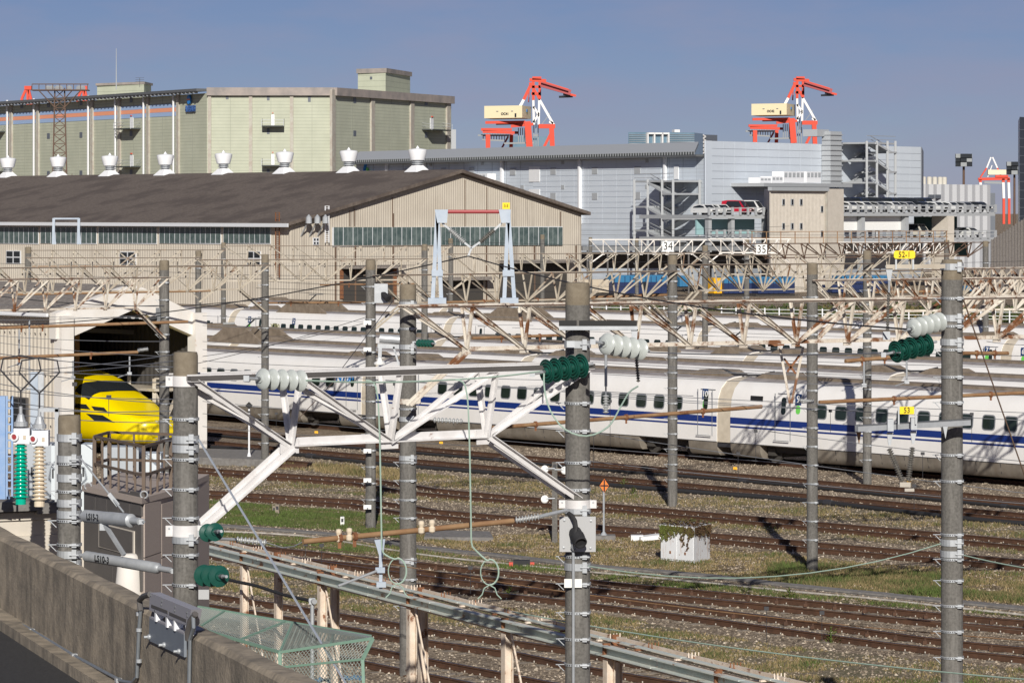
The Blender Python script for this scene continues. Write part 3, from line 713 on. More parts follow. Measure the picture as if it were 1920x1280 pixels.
# ---- long workshop shed
A = XZ(545, 360); Kp = XZ(858, 373.9); Bc = XZ(1090, 384.9)
zA, zK, zB = 9.13, 14.48, 10.1
gw = (A, Bc); LW = 230.0; lw = (A, A + T * LW); Bg = (Bc - A).length; tk = (Kp - A).length / Bg
sh = thing('workshop_shed', 'long beige workshop shed with dark mossy gable roof and white ventilators', 'building', A)
zt = lambda t: zA + (zK - zA) * t / tk if t < tk else zK + (zB - zK) * (t - tk) / (1 - tk)
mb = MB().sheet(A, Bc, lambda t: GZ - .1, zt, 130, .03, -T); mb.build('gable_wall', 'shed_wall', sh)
mb = MB().sheet(A, A + T * LW, lambda t: GZ - .1, lambda t: zA - .05, 500, .03, -N); mb.build('side_wall', 'shed_side_brightened', sh)
mb = MB(); th = .35
for p0, p1, z0, z1 in ((A - N * .9, Kp, zA - .22, zK), (Kp, Bc + N * .6, zK, zB - .15)):
    a, b = p0 - T * .9, p1 - T * .9; c, d = p1 + T * LW, p0 + T * LW
    lo_ = [V((a.x, a.y, z0 + .05)), V((b.x, b.y, z1 + .05)), V((c.x, c.y, z1 + .05)), V((d.x, d.y, z0 + .05))]
    mb.hexa(lo_ + [q + V((0, 0, th)) for q in lo_])
mb.build('roof', 'shed_roof', sh)
mb = MB(); e = A - N * 1.0; mb.bar(V((e.x, e.y, zA - .12)) - T * .9, V((e.x, e.y, zA - .12)) + T * LW, .16, .38); mb.build('fascia', 'shed_fascia', sh)
for x0, x1 in ((-160, -30), (-28, 73), (77, 182), (186, 295), (300, 415), (420, 508)):
    k = max(1, int(round((x1 - x0) / 9.3)))
    for i in range(k):
        a = x0 + (x1 - x0) * i / k; b = x0 + (x1 - x0) * (i + 1) / k
        wpart('window_pane', 'shed_glass', sh, a + 1.0, 426.5, b - .2, 456, lw, .12, .08)
    wpart('window_frame', 'shed_fascia', sh, x0, 425.5, x1, 457, lw, .105, .1)
k = 47
for i in range(k):
    a = 623 + 430 * i / k; wpart('window_pane', 'shed_glass', sh, a + (1.3 if i % 2 == 0 else .5), 426, a + 430 / k - .1, 460, gw, .18, .08)
wpart('window_frame', 'shed_fascia', sh, 622, 425.5, 1053.5, 460.5, gw, .15, .1)
for x0, y0, x1, y1, wl in ((13, 470, 40, 494, lw), (226, 472, 256, 496, lw), (465, 471, 490, 498, lw), (586, 446, 597, 459, gw)):
    f = wpart('window_frame', 'shed_fascia', sh, x0, y0, x1, y1, wl, .12, .1)
    xm, ym = (x0 + x1) / 2, (y0 + y1) / 2
    for a, b, c, d in ((x0, y0, xm, ym), (xm, y0, x1, ym), (x0, ym, xm, y1), (xm, ym, x1, y1)):
        wpart('window_pane', 'window_dark', f, a + 1.2, b + 1.2, c - 1.2, d - 1.2, wl, .15, .04)
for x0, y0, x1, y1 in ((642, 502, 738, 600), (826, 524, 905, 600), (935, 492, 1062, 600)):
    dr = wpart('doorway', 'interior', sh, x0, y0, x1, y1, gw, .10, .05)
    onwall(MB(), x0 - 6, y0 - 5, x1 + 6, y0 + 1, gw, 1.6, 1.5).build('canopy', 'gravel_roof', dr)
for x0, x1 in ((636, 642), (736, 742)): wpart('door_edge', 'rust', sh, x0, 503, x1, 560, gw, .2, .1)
for x in (627, 664, 735, 842, 910, 1000, 1078): wpart('downpipe', 'cable_brown', sh, x, 462 if x < 640 else (400 if x in (735,) else 460), x + 2.2, 575, gw, .16, .1)
for x in (655, 664, 735, 871, 912, 1050):   # sheet laps running up to the gable
    y_ = 420 - 95 * (x - 545) / 313 if x < 858 else 325 + 77 * (x - 858) / 232
    wpart('sheet_lap', 'cable_brown', sh, x - .6, y_ + 8, x + .6, 424, gw, .11, .05)
def ladder(parent, x, y0, y1, wl, m_, wd=7):
    mb = MB()
    for xx in (x, x + wd): onwall(mb, xx, y0, xx + 1.3, y1, wl, .5, .06)
    for i in range(int((y1 - y0) / 4)): onwall(mb, x, y0 + 4 * i, x + wd, y0 + 4 * i + .9, wl, .48, .04)
    return mb.build('ladder', m_, parent)
ladder(sh, 523, 398, 520, lw, 'rust'); ladder(sh, 604, 386, 455, gw, 'vent_white')
for x in (564, 580, 595):
    q = hit(x, 425, gw); mb = MB(); mb.bar(q + V((0, 0, -1)), q - T * 1.2 + V((0, 0, .4)), .12); mb.lathe(q - T * 1.4 + V((0, 0, .35)), V((0, 0, 1)), [(.05, .9), (.3, .6), (.34, 0), (.1, -.05)], 10); mb.build('flood_lamp', 'galv', sh)
VP_ = [(.05, -.0), (.95, 0), (.95, .06), (.42, .62), (.42, .85), (.62, .9), (.62, 1.0), (.5, 1.02), (.5, 1.15), (.62, 1.18), (.98, 1.9), (1.0, 2.12), (.86, 2.2), (.2, 2.34), (.02, 2.6)]
for x, y in ((-82, 347), (15, 345), (109, 343), (206, 341), (310, 337), (419, 335), (534, 332), (654, 329), (783, 326)):
    kx = (x - CX) / F; p0 = Kp; t_ = (p0.x - kx * p0.y) / (kx * T.y - T.x); p = p0 + T * t_; p = V((p.x, p.y, zK + .18))
    vt = MB(); hx = .95
    vt.hexa([p + N * a * 1.05 + T * b * 1.05 + UP * c for c in (0,) for a, b in ((-1, -1), (1, -1), (1, 1), (-1, 1))] + [p + N * a * .42 + T * b * .42 + UP * .75 for a, b in ((-1, -1), (1, -1), (1, 1), (-1, 1))])
    v = vt.build('roof_ventilator', 'vent_white', sh)
    MB().lathe(p, UP, [(.4, .7), (.45, .75), (.45, .84), (.66, .86), (.66, .93), (.5, .95), (.5, 1.04), (.66, 1.06), (.66, 1.13), (.52, 1.15), (.55, 1.24)], 16).build('neck', 'cladding_dark' if 0 else 'galv', v)
    MB().lathe(p, UP, [(.60, 1.24), (.78, 1.30), (1.02, 2.2), (1.02, 2.38), (.90, 2.46), (.22, 2.56), (.02, 2.86)], 18).build('cowl', 'vent_white', v, 30)

# ---- green panelled warehouse
ZW = 660.0
w0, w1, w2, w3 = XZ(-90, ZW * 1.16), XZ(388, ZW), XZ(625, ZW), XZ(846, ZW * 1.077)
zg = HC + 232 * ZW / F - 1.2
gb = thing('storage_warehouse', 'tall pale green panelled warehouse with blue and orange stripe', 'building', w1)
GW = [(w0, w1), (w1, w2), (w2, w3)]
mb = MB(); fp = [w0, w1, w2, w3, XZ(838, ZW * 1.2), XZ(-60, ZW * 1.3)]
mb.prism([V((p.x, p.y, GZ - 1)) for p in fp], (0, 0, zg - GZ + 1)); mb.build('wall', 'green_panels', gb)
mb = MB()
for (a, b), lift in ((GW[1], 0), (GW[2], 0)):
    x, n = wax((a, b)); mb.bar(V((a.x, a.y, zg + .3)) + n * .35, V((b.x, b.y, zg + .3)) + n * .35, .9, 1.5)
mb.build('parapet', 'parapet_metal', gb)
x, n = wax(GW[0]); mb = MB(); mb.bar(V((w0.x, w0.y, zg + .6)) + n * 1.0, V((w1.x, w1.y, zg + .6)) + n * 1.0, 2.4, .5); mb.build('eave_roof', 'galv_dark', gb)
for s in range(1, 74):
    p = w0.lerp(w1, s / 74.0); mb = MB() if s == 1 else mb
    mb.box(V((p.x, p.y, zg + .15)) + n * 1.6, (.35, .9, .35), (x, n, UP))
tag(mb.build('eave_brackets', 'galv', gb), kind='stuff')
def pil(x, wl, wd=6, y0=176): wpart('pilaster', 'pilaster', gb, x - wd / 2, y0, x + wd / 2, 345, wl, .35, .5)
for x_ in (-35, 22, 72, 174, 225, 279, 335): pil(x_, GW[0], 4.5, 190 - x_ * .04)
for x_ in (393, 470, 547): pil(x_, GW[1], 6.5, 167)
for x_ in (623, 697, 771, 839): pil(x_, GW[2], 6.5, 168 + (x_ - 620) * .07)
for x_ in (-39, 18, 68, 170, 221, 274, 330):
    y_ = 189 - x_ * .058; wpart('downpipe', 'vent_white', gb, x_ - .5, y_, x_ + .6, 342, GW[0], .75, .3)
for x_, wl, y0 in [(47, 0, 192), (97, 0, 190), (147, 0, 187), (199, 0, 184), (251, 0, 181), (305, 0, 178), (361, 0, 175), (432, 1, 172), (508, 1, 172), (585, 1, 172), (660, 2, 173), (734, 2, 180), (804, 2, 186)]:
    wpart('panel_seam', 'stone_joint', gb, x_ - .3, y0, x_ + .3, 345, GW[wl], .03, .06)
for y0, y1, m_ in ((202, 209, 'stripe_blue'), (209.2, 216.5, 'stripe_orange'), (216.7, 224.3, 'stripe_blue')):
    sg = [(-60, 18), (25, 68), (75, 170), (176, 221), (227, 274), (281, 330)]
    for a, b in sg:
        aa, bb = hit(a, y0, GW[0]), hit(b, y0, GW[0]); x, n = wax(GW[0]); zt_ = HC - (y0 - YH - 10 + 10) * 0  # keep the band level
        z1 = HC + (YH - y0) * hit(200, y0, GW[0]).y / F; z0 = HC + (YH - y1) * hit(200, y0, GW[0]).y / F
        mb = MB(); c = (aa + bb) / 2; c.z = (z0 + z1) / 2; mb.box(c + n * .03, ((bb - aa).length, .06, z1 - z0), (x, n, UP)); mb.build('stripe', m_, gb)
for x_, y_, wl in [(41, 198, 0), (91, 196, 0), (152, 192, 0), (246, 187, 0), (91, 255, 0), (152, 253, 0), (246, 250, 0), (91, 326, 0), (152, 325, 0), (246, 323, 0), (426, 181, 1), (503, 183, 1), (580, 186, 1), (665, 188, 2), (665, 250, 2), (799, 192, 2), (503, 246, 1), (503, 322, 1), (799, 253, 2)]:
    wpart('window', 'window_grey', gb, x_ - 2.6, y_ - 5, x_ + 2.6, y_ + 5.5, GW[wl], .05, .08)
def balcony(x0, x1, y, wl):
    x, n = wax(wl); a, b = hit(x0, y, wl), hit(x1, y, wl); mb = MB(); mb.box((a + b) / 2 + n * 1.1, ((b - a).length, 2.2, .22), (x, n, UP)); bl = mb.build('balcony', 'deck_dark', gb)
    mb = MB()
    for q in (a, b):
        for dz in (.6, 1.15): mb.bar(q + n * .1 + UP * (dz + .3), q + n * 2.2 + UP * dz, .06)
        mb.bar(q + n * 2.2, q + n * 2.2 + UP * 1.2, .07)
    for dz in (.6, 1.15): mb.bar(a + n * 2.2 + UP * dz, b + n * 2.2 + UP * dz, .06)
    mb.build('railing', 'galv', bl)
    xm = x0 + (x1 - x0) * .48; MB(); wpart('door', 'door_white', bl, xm - 3, y - 22, xm + 3, y - 1.5, wl, .1, .1); wpart('lamp', 'sign_red', bl, xm - .8, y - 26, xm + .8, y - 24, wl, .3, .3)
for x0, x1, y, wl in ((-18, 10, 248, 0), (-18, 10, 322, 0), (232, 264, 242, 0), (232, 264, 313, 0), (492, 533, 237, 1), (492, 533, 311, 1), (791, 829, 244, 2)): balcony(x0, x1, y, GW[wl])
for x0, x1, y0, y1, wl, dp in ((182, 270, 161, 178, GW[0], 14), (671, 723, 138, 178, GW[1], 14)):
    a, b = (XZ(x0, ZW + 105), XZ(x1, ZW + 95)) if x0 < 500 else (XZ(x0, ZW + 42), XZ(x1, ZW + 38))
    mb = MB(); zt_ = HC + (YH - y0) * a.y / F; q = V((5, 22, 0)); side_ = XZ(769, ZW + 58) if x0 > 500 else b + V((.5, 10, 0))
    mb.prism([V((p.x, p.y, zg - 1)) for p in (a, b, side_, a + (side_ - b))], (0, 0, zt_ - zg + 1)); ph = mb.build('penthouse', 'penthouse_panels', gb)
    mb = MB(); mb.prism([V((p.x, p.y, zt_)) for p in (a + V((-.3, -.3, 0)), b + V((.2, -.3, 0)), side_ + V((.4, 0, 0)), a + (side_ - b))], (0, 0, .9 if x0 > 500 else .5)); mb.build('coping', 'parapet_metal', ph)
    if x0 > 500: wpart('window', 'window_grey', ph, 694, 144, 698, 149, (a, b), .1, .2)
tag(MB().tube(P(218, 168, ZW + 80), P(218, 91, ZW + 80), .12, 8, .05).build('lightning_mast', 'far_grey'), 'tall thin mast on the left roof of the green warehouse', 'mast')
mb = MB(); q = P(262, 164, ZW + 80); mb.bar(q, q + UP * 2, .08)
for z_ in (1.2, 1.6, 2.0): mb.bar(q + V((-.9, 0, z_)), q + V((.9, 0, z_)), .06)
tag(mb.build('roof_antenna', 'cable_dark'), 'small dark aerial on the green warehouse roof beside the mast', 'antenna')
x, n = wax(GW[0])
c = hit(358, 187, GW[0]); mb = MB(); ry = x
mb.prism([c + n * .25 + x * .68 * math.cos(a) + UP * (.88 * math.sin(a)) for a in [R(i * 15) for i in range(24)]], n * .3); em = mb.build('emblem', 'logo_blue', gb)
mb = MB(); mb.box(c + n * .58, (1.45, .06, .26), (x, n, UP)); mb.build('emblem_band', 'stripe_orange', em)
lettering('lettering', '札幌通運', 1.36, 'letter_blue', gb, hit(360, 205, GW[0]) + n * .35, x, UP, .12, .0, .78)
tag(MB().prism([XZ(846, 690, 0), XZ(855, 690, 0), XZ(855, 700, 0), XZ(846, 700, 0)], (0, 0, HC + (YH - 243) * 690 / F)).build('far_block', 'far_grey'), 'narrow grey building edge right of the green warehouse', 'building')

# ---- pale blue warehouse
bw = (XZ(668, 585), XZ(1322, 500)); br = (XZ(1321, 499), XZ(1728, 548))
bl = thing('blue_warehouse', 'long pale blue panelled warehouse with external steel stairs', 'building', bw[1])
ze = HC + (YH - 290) * 500 / F
mb = MB(); p, q = bw; mb.prism([V((k.x, k.y, GZ - 1)) for k in (p, q, q + V((8, 50, 0)), p + V((8, 50, 0)))], (0, 0, ze - GZ + 1)); mb.build('wall', 'blue_panels', bl)
x, n = wax(bw); mb = MB(); pr = [(1.6, 0), (1.6, .45), (-14, 2.1), (-14, 1.6)]
mb.prism([V((p.x, p.y, ze)) + (n if a > 0 else V((0, -1, 0))) * a + UP * b for a, b in pr], (q - p) * .997); mb.build('roof', 'far_grey', bl)
mb = MB()
for i in range(1, 150):
    k = p.lerp(q, i / 150); mb.box(V((k.x, k.y, ze + .2)) + n * 1.62, (.3, .1, .4), (x, n, UP))
tag(mb.build('eave_ribs', 'deck_dark', bl), kind='stuff')
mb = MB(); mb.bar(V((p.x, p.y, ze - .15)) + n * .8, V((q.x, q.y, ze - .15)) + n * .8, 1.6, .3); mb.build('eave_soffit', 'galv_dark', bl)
PNL = MB().box((0, 0, 0), (1, .06, 1)).mesh('panel', 'panel_blue')
def panels(parent, x0, x1, nc, zlo, zhi, nr, wl):
    x, n = wax(wl); a, b = hit(x0, 395, wl), hit(x1, 395, wl); L = (b - a).length / nc; H_ = (zhi - zlo) / nr
    for i in range(nc):
        for j in range(nr):
            c = a.lerp(b, (i + .5) / nc); c = V((c.x, c.y, zlo + (j + .5) * H_)) + n * .03
            inst('panel', PNL, parent, frame(c, x * (L - .05), n, UP * (H_ - .05)))
panels(bl, 1000, 1240, 9, HC - 2, ze - .3, 12, bw)
for x_ in (700, 728, 756, 785, 813, 842, 870, 896, 923, 950, 976): wpart('panel_seam', 'panel_joint', bl, x_ - .35, 303 - (x_ - 668) * .02, x_ + .35, 460, bw, .03, .06)
for x_ in (1255, 1281, 1307): wpart('panel_seam', 'panel_joint', bl, x_ - .35, 292, x_ + .35, 460, bw, .03, .06)
for x_ in (728, 799, 944, 1090, 1250): wpart('downpipe', 'vent_white', bl, x_ - 1.6, 303 - (x_ - 700) * .022, x_ + 1.6, 420, bw, .5, .4)
for x_, y_, s_ in ((762, 322, 8), (832, 320, 8), (885, 320, 9), (962, 322, 10), (1038, 321, 10), (1116, 320, 10), (1196, 319, 11), (1038, 368, 10), (1116, 368, 10), (1196, 367, 11), (808, 309, 4), (905, 307, 4), (1056, 305, 5), (1214, 302, 5), (980, 351, 6), (1056, 351, 6), (1214, 350, 6)):
    v = wpart('vent_panel', 'far_grey', bl, x_ - s_ / 2, y_ - s_ * .65, x_ + s_ / 2, y_ + s_ * .65, bw, .12, .1)
for y0, y1 in ((312, 341), (355, 376)): wpart('loading_door', 'door_white', bl, 993, y0, 1013, y1, bw, .14, .12)
wpart('door', 'door_white', bl, 1265, 311, 1273, 336, bw, .14, .12)
x, n = wax(bw); c = hit(692, 323, bw) + n * .2; mb = MB()
mb.path([c + x * 1.25 * math.cos(R(a)) + UP * 1.7 * math.sin(R(a)) for a in range(60, 300, 15)], .26, 6); lg = mb.build('emblem', 'logo_blue', bl)
MB().prism([c + x * (-.1 + .3 * math.cos(R(a))) + UP * (-.1 + .9 * math.sin(R(a))) for a in range(0, 360, 30)], n * .2).build('emblem_leaf', 'logo_green', lg)
MB().prism([c + x * (1.05 + .5 * math.cos(R(a))) + UP * (-.5 + .5 * math.sin(R(a))) for a in range(0, 360, 30)], n * .2).build('emblem_dot', 'logo_blue', lg)
lettering('emblem_text', '五洋海運', .42, 'plate_blue', bl, hit(738, 321, bw) + n * .2, x, UP, .05, .01) if 0 else None
zr = HC + (YH - 264) * 499 / F; p, q = br
mb = MB(); mb.prism([V((k.x, k.y, GZ - 1)) for k in (p, q, q + V((5, 40, 0)), p + V((5, 40, 0)))], (0, 0, zr - GZ + 1)); mb.build('block_wall', 'panel_joint', bl)
panels(bl, 1334, 1540, 10, HC - 3, zr, 12, br); panels(bl, 1622, 1726, 5, HC - 3, zr, 12, br)
wpart('corner_trim', 'panel_blue', bl, 1321.5, 264, 1333, 455, br, .15, .2)
wpart('stair_wall', 'panel_blue', bl, 1562, 268, 1622, 455, br, .03, .06)
# duct, aircon units and their deck
dk = (hit(1330, 345, br) + V((0, -7, 0)), hit(1600, 345, br) + V((0, -7, 0)))
wpart('duct', 'far_grey', bl, 1540, 247, 1561, 345, br, 1.6, 1.5)
for i in range(10): wpart('duct_rib', 'deck_grey', bl, 1539, 252 + 9.5 * i, 1562, 254 + 9.5 * i, br, 1.75, 1.6)
wpart('duct_elbow', 'far_grey', bl, 1526, 243, 1548, 256, br, .6, 2.5)
wpart('platform', 'deck_grey', bl, 1416, 344, 1582, 350.5, dk, 1.5, 6)
for x0, x1, y0, y1, dd in ((1464, 1502, 322, 341, 1), (1507, 1534, 322, 341, 1), (1442, 1462, 331, 342, 1), (1420, 1440, 333, 342, 1)):
    ac = thing('aircon_unit', 'white air conditioning unit on the warehouse platform, %s' % {1464: 'widest of the row', 1507: 'next to the grey duct', 1442: 'low one left of the widest', 1420: 'leftmost small one'}[x0], 'aircon', hit(x0, y1, dk), 'aircon units on the warehouse platform')
    wpart('casing', 'vent_white', ac, x0, y0, x1, y1 + 2, dk, .5, 2.0)
    k = max(2, int((x1 - x0) / 6.5))
    for i in range(k): wpart('fan_grille', 'far_grey', ac, x0 + (x1 - x0) * (i + .15) / k, y0 + 2, x0 + (x1 - x0) * (i + .85) / k, y0 + (y1 - y0) * .55, dk, .55, .1)
ac = thing('aircon_row', 'row of white cooling units on a ledge below the warehouse eave', 'aircon', hit(885, 335, bw))
wpart('casing', 'vent_white', ac, 884, 326, 936, 338, bw, 2.2, 1.6)
for i in range(7): wpart('fan_grille', 'far_grey', ac, 886 + i * 7, 328, 891 + i * 7, 336, bw, 2.3, .1)
wpart('ledge', 'deck_grey', ac, 882, 338, 942, 341, bw, 2.5, 2.4)
def stair(name, label, x0, x1, ys, wl, dep, flip=1):
    x, n = wax(wl); t = thing(name, label, 'stairs', hit((x0 + x1) / 2, ys[-1], wl)); o = n * dep
    a, b = hit(x0, ys[0], wl), hit(x1, ys[0], wl); zb = hit(x0, ys[-1] + 40, wl).z
    for q in (a, b, a.lerp(b, .35), a.lerp(b, .72)):
        for oo in (n * .4, o):
            if q in (a, b) or oo == o: MB().bar(V((q.x, q.y, zb)) + oo, q + oo + UP * .3, .34, .34).build('column', 'deck_grey', t)
    for i, y in enumerate(ys):
        z = hit(x0, y, wl).z; mb = MB(); aa, bb = V((a.x, a.y, z)), V((b.x, b.y, z)); u, v = (0, 1.0) if i == 0 else (0, .38)
        mb.box(aa.lerp(bb, (u + v) / 2) + o * .5, ((bb - aa).length * (v - u), dep, .25), (x, n, UP)); mb.build('landing', 'deck_grey', t)
        mb = MB(); mb.bar(aa + o + UP * 1.1, aa.lerp(bb, v) + o + UP * 1.1, .09); mb.bar(aa + o + UP * .55, aa.lerp(bb, v) + o + UP * .55, .06); mb.build('handrail', 'galv', t)
        if i < len(ys) - 1:
            z2 = hit(x0, ys[i + 1], wl).z; zm = (z + z2) / 2
            for off, (s, e_, za, zb_) in ((o * .85, (.30, .85, z, zm)), (o * .35, (.85, .30, zm, z2))):
                pa, pb = aa.lerp(bb, s) + off, aa.lerp(bb, e_) + off; pa.z, pb.z = za, zb_
                mb = MB(); mb.bar(pa, pb, dep * .35, .3); fl = mb.build('flight', 'far_grey', t)
                mb = MB(); mb.bar(pa + UP * 1.1, pb + UP * 1.1, .1); mb.bar(pa + UP * .6, pb + UP * .6, .07); mb.build('handrail', 'galv', fl)
            mb = MB(); c = aa.lerp(bb, .88) + o * .55; c.z = zm; mb.box(c, ((bb - aa).length * .24, dep, .25), (x, n, UP)); mb.build('landing', 'deck_grey', t)
stair('fire_stair', 'grey steel fire stair on the blue warehouse beside its white door', 1243, 1316, [341, 388, 432, 470], bw, 5.0)
stair('fire_stair', 'grey steel fire stair right of the tall duct', 1566, 1620, [269, 302, 343, 383, 420], br, 5.5)

# ---- beige block house in front
hb = (XZ(1443, 455), XZ(1547, 466)); hs = (XZ(1547, 468), XZ(1582, 472))
ho = thing('beige_house', 'plain beige block house with eight narrow dark windows', 'building', hb[0])
zh = HC + (YH - 352) * 460 / F
mb = MB().sheet(hb[0], hb[1], lambda t: GZ - .1, lambda t: zh, 40, .05, wax(hb)[1]); mb.build('front_wall', 'wall_cream', ho)
mb = MB(); p, q = hb; mb.prism([V((k.x, k.y, GZ - 1)) for k in (p + V((.2, .3, 0)), q + V((0, .3, 0)), hs[0], hs[1], hs[1] + V((1, 14, 0)), p + V((1, 24, 0)))], (0, 0, zh - GZ + .9)); mb.build('wall', 'wall_cream', ho)
wpart('roof_edge', 'far_grey', ho, 1441, 351, 1549, 358, hb, .5, .6)
wpart('downpipe', 'pilaster', ho, 1546, 358, 1548.5, 470, hb, .3, .2)
for x_, y_ in ((1468, 379), (1484.5, 379), (1501, 379), (1468, 424), (1484.5, 424), (1501, 424), (1540, 392), (1540, 438)):
    f = wpart('window_frame', 'far_grey', ho, x_ - 2.4, y_ - 6, x_ + 2.4, y_ + 6, hb, .12, .1); wpart('window_pane', 'window_dark', f, x_ - 1.6, y_ - 5, x_ + 1.6, y_ + 5, hb, .14, .06)

# ---- parking decks with cars
pk = (XZ(1560, 474), XZ(1900, 500)); pl_ = (XZ(1320, 462), XZ(1446, 468))
def deck(name, label, wl, x0, x1, ys, backs, postp=14, dep=16):
    t = thing(name, label, 'parking deck', hit(x0, ys[-1], wl)); x, n = wax(wl)
    for y in ys:
        wpart('slab', 'deck_grey', t, x0, y, x1, y + 7, wl, 0, dep)
        br_ = wpart('barrier_rail', 'deck_grey', t, x0, y - 13.5, x1, y - 12, wl, .05, .08); wpart('barrier_rail', 'deck_grey', t, x0, y - 6.5, x1, y - 5.3, wl, .05, .08)
        k = int((x1 - x0) / postp)
        for i in range(k + 1): xx = x0 + (x1 - x0) * i / k; wpart('barrier_post', 'deck_grey', t, xx - 1.8, y - 14.5, xx + 1.8, y + .5, wl, .15, .2)
    for x_ in backs[0]: wpart('column', 'deck_grey', t, x_ - 3, ys[0] + 7, x_ + 3, 520, wl, -.3, .8)
    for (a, b, y0, y1, m_, dp) in backs[1]: wpart('wall_panel', m_, t, a, y0, b, y1, wl, -dp, .3)
    return t
deck('parking_deck', 'two storey parking deck with barriers and cars, right of the beige house', pk, 1580, 1866, [398, 446], ([1622, 1704, 1785], [(1582, 1703, 405, 432, 'sign_white', 1.2), (1706, 1786, 406, 434, 'deck_green', 9), (1788, 1866, 406, 434, 'deck_green', 7), (1580, 1790, 455, 505, 'deck_grey', 6), (1790, 1866, 455, 480, 'deck_green', 5)]))
deck('parking_deck', 'small parking deck with a red car, left of the beige house', pl_, 1329, 1446, [403, 445], ([1334, 1377, 1440], [(1331, 1440, 411, 440, 'deck_teal', 3), (1331, 1440, 452, 500, 'deck_grey', 5)]))
q = hit(1785, 430, pk); mb = MB(); wpart('pillar_wall', 'wall_cream', None, 1776, 405, 1787, 520, pk, .2, 3)
tag(bpy.data.objects[-1] if 0 else [o for o in col.objects if o.name.startswith('pillar_wall')][0], 'cream wall pier in the middle of the parking deck', 'wall')
def car_proto(m_, tall=False):
    h = 1.95 if tall else 1.5; pr = [(-2.1, .35), (-2.15, .75), (-1.3, .95), (-.55, h - .06), (.0, h), (1.3, h), (2.0, 1.05 if not tall else h - .1), (2.15, .8), (2.1, .35)]
    mb = MB(); wd = .84
    rows = []
    for u, k in ((-wd, 1), (-wd * .985, 1), (wd * .985, 1), (wd, 1)): rows.append(u)
    vs_ = []
    for u in (-1, 1):
        for yy, z in pr: vs_.append((u * (wd if z < 1 else wd * (1 - .16 * (z - 1))), yy, z))
    n = len(pr); mb.add(vs_, [tuple(range(n)), tuple(range(2 * n - 1, n - 1, -1))] + [(i, n + i, n + (i + 1) % n, (i + 1) % n) for i in range(n)])
    body = mb.mesh('car_body', m_, 20)
    g = MB(); z1 = h - .12
    g.add([(-.68, -1.28, .985), (.68, -1.28, .985), (.6, -.62, z1), (-.6, -.62, z1)], [(0, 1, 2, 3)])
    for u in (-1, 1): g.add([(u * .835, -1.0, 1.02), (u * .835, 1.6, 1.02), (u * .775, 1.2, z1), (u * .775, -.5, z1)], [(0, 1, 2, 3)])
    g.v = [(a, b - .012, c + .012) if i < 4 else (a * 1.008, b, c) for i, (a, b, c) in enumerate(g.v)]
    wh = MB().tube((-.83, -1.3, .32), (-.6, -1.3, .32), .32, 12)
    hl = MB().box((-.6, -2.12, .68), (.34, .1, .16)).mesh('headlight', 'sign_white')
    return body, g.mesh('glass', 'window_dark'), wh.mesh('wheel', 'rubber'), hl, MB().box((0, -2.14, .62), (.7, .06, .2)).mesh('grille', 'black')
CP = {}
def car(label, m_, x_, y_, wl, back=3.0, tall=False, rz=0.0):
    key = (m_, tall)
    if key not in CP: CP[key] = car_proto(m_, tall)
    b, g, wh, hl, gr = CP[key]; x, n = wax(wl); p = hit(x_, y_, wl) - n * back
    fr = frame(p, x, -n, UP) @ M.Rotation(rz, 4, 'Z'); t = newobj('parked_car', None); link(t, None, fr); tag(t, label, 'car', 'cars on the parking decks')
    bo = inst('car_body', b, t, fr); inst('glass', g, bo, fr); [inst('wheel', wh, t, fr @ M.Translation(V((a_, b_, 0)))) for a_ in (0, 1.43) for b_ in (0, 2.6)]; inst('headlight', hl, t, fr); inst('headlight', hl, t, fr @ M.Translation(V((1.2, 0, 0)))); inst('grille', gr, t, fr)
cols = ['car_white', 'car_white', 'car_white', 'car_silver', 'car_white', 'car_silver', 'car_black', 'car_white', 'car_white', 'car_silver', 'car_black']
for i, m_ in enumerate(cols):
    nm = {'car_white': 'white', 'car_silver': 'silver', 'car_black': 'black'}[m_]
    car('%s car in the front row of the upper parking deck, %s from the fire stair' % (nm, ['first', 'second', 'third', 'fourth', 'fifth', 'sixth', 'seventh', 'eighth', 'ninth', 'tenth', 'eleventh'][i]), m_, 1596 + i * 27, 398, pk, 3.2)
for i in range(7):
    car('dark car in the back row of the upper parking deck, %s from the fire stair' % ['first', 'second', 'third', 'fourth', 'fifth', 'sixth', 'seventh'][i], ['car_navy', 'car_black'][i % 2], 1650 + i * 30, 396, pk, 9.5, True)
car('beige kei van on the lower parking deck in front of the green wall', 'tank_cream', 1752, 446, pk, 3.0, True)
car('silver car on the lower parking deck right of the cream pier', 'car_silver', 1800, 446, pk, 3.0)
car('white car at the right end of the lower parking deck', 'car_white', 1846, 446, pk, 3.0)
car('dark red car on the small left parking deck', 'car_red', 1402, 403, pl_, 2.2, True, .5)
car('white van next to the dark red car on the small deck', 'car_white', 1430, 403, pl_, 2.2, True, .5)
car('white car near the left end of the small parking deck', 'car_white', 1347, 404, pl_, 3.0); car('white car in the middle of the small parking deck', 'car_white', 1374, 404, pl_, 3.0)

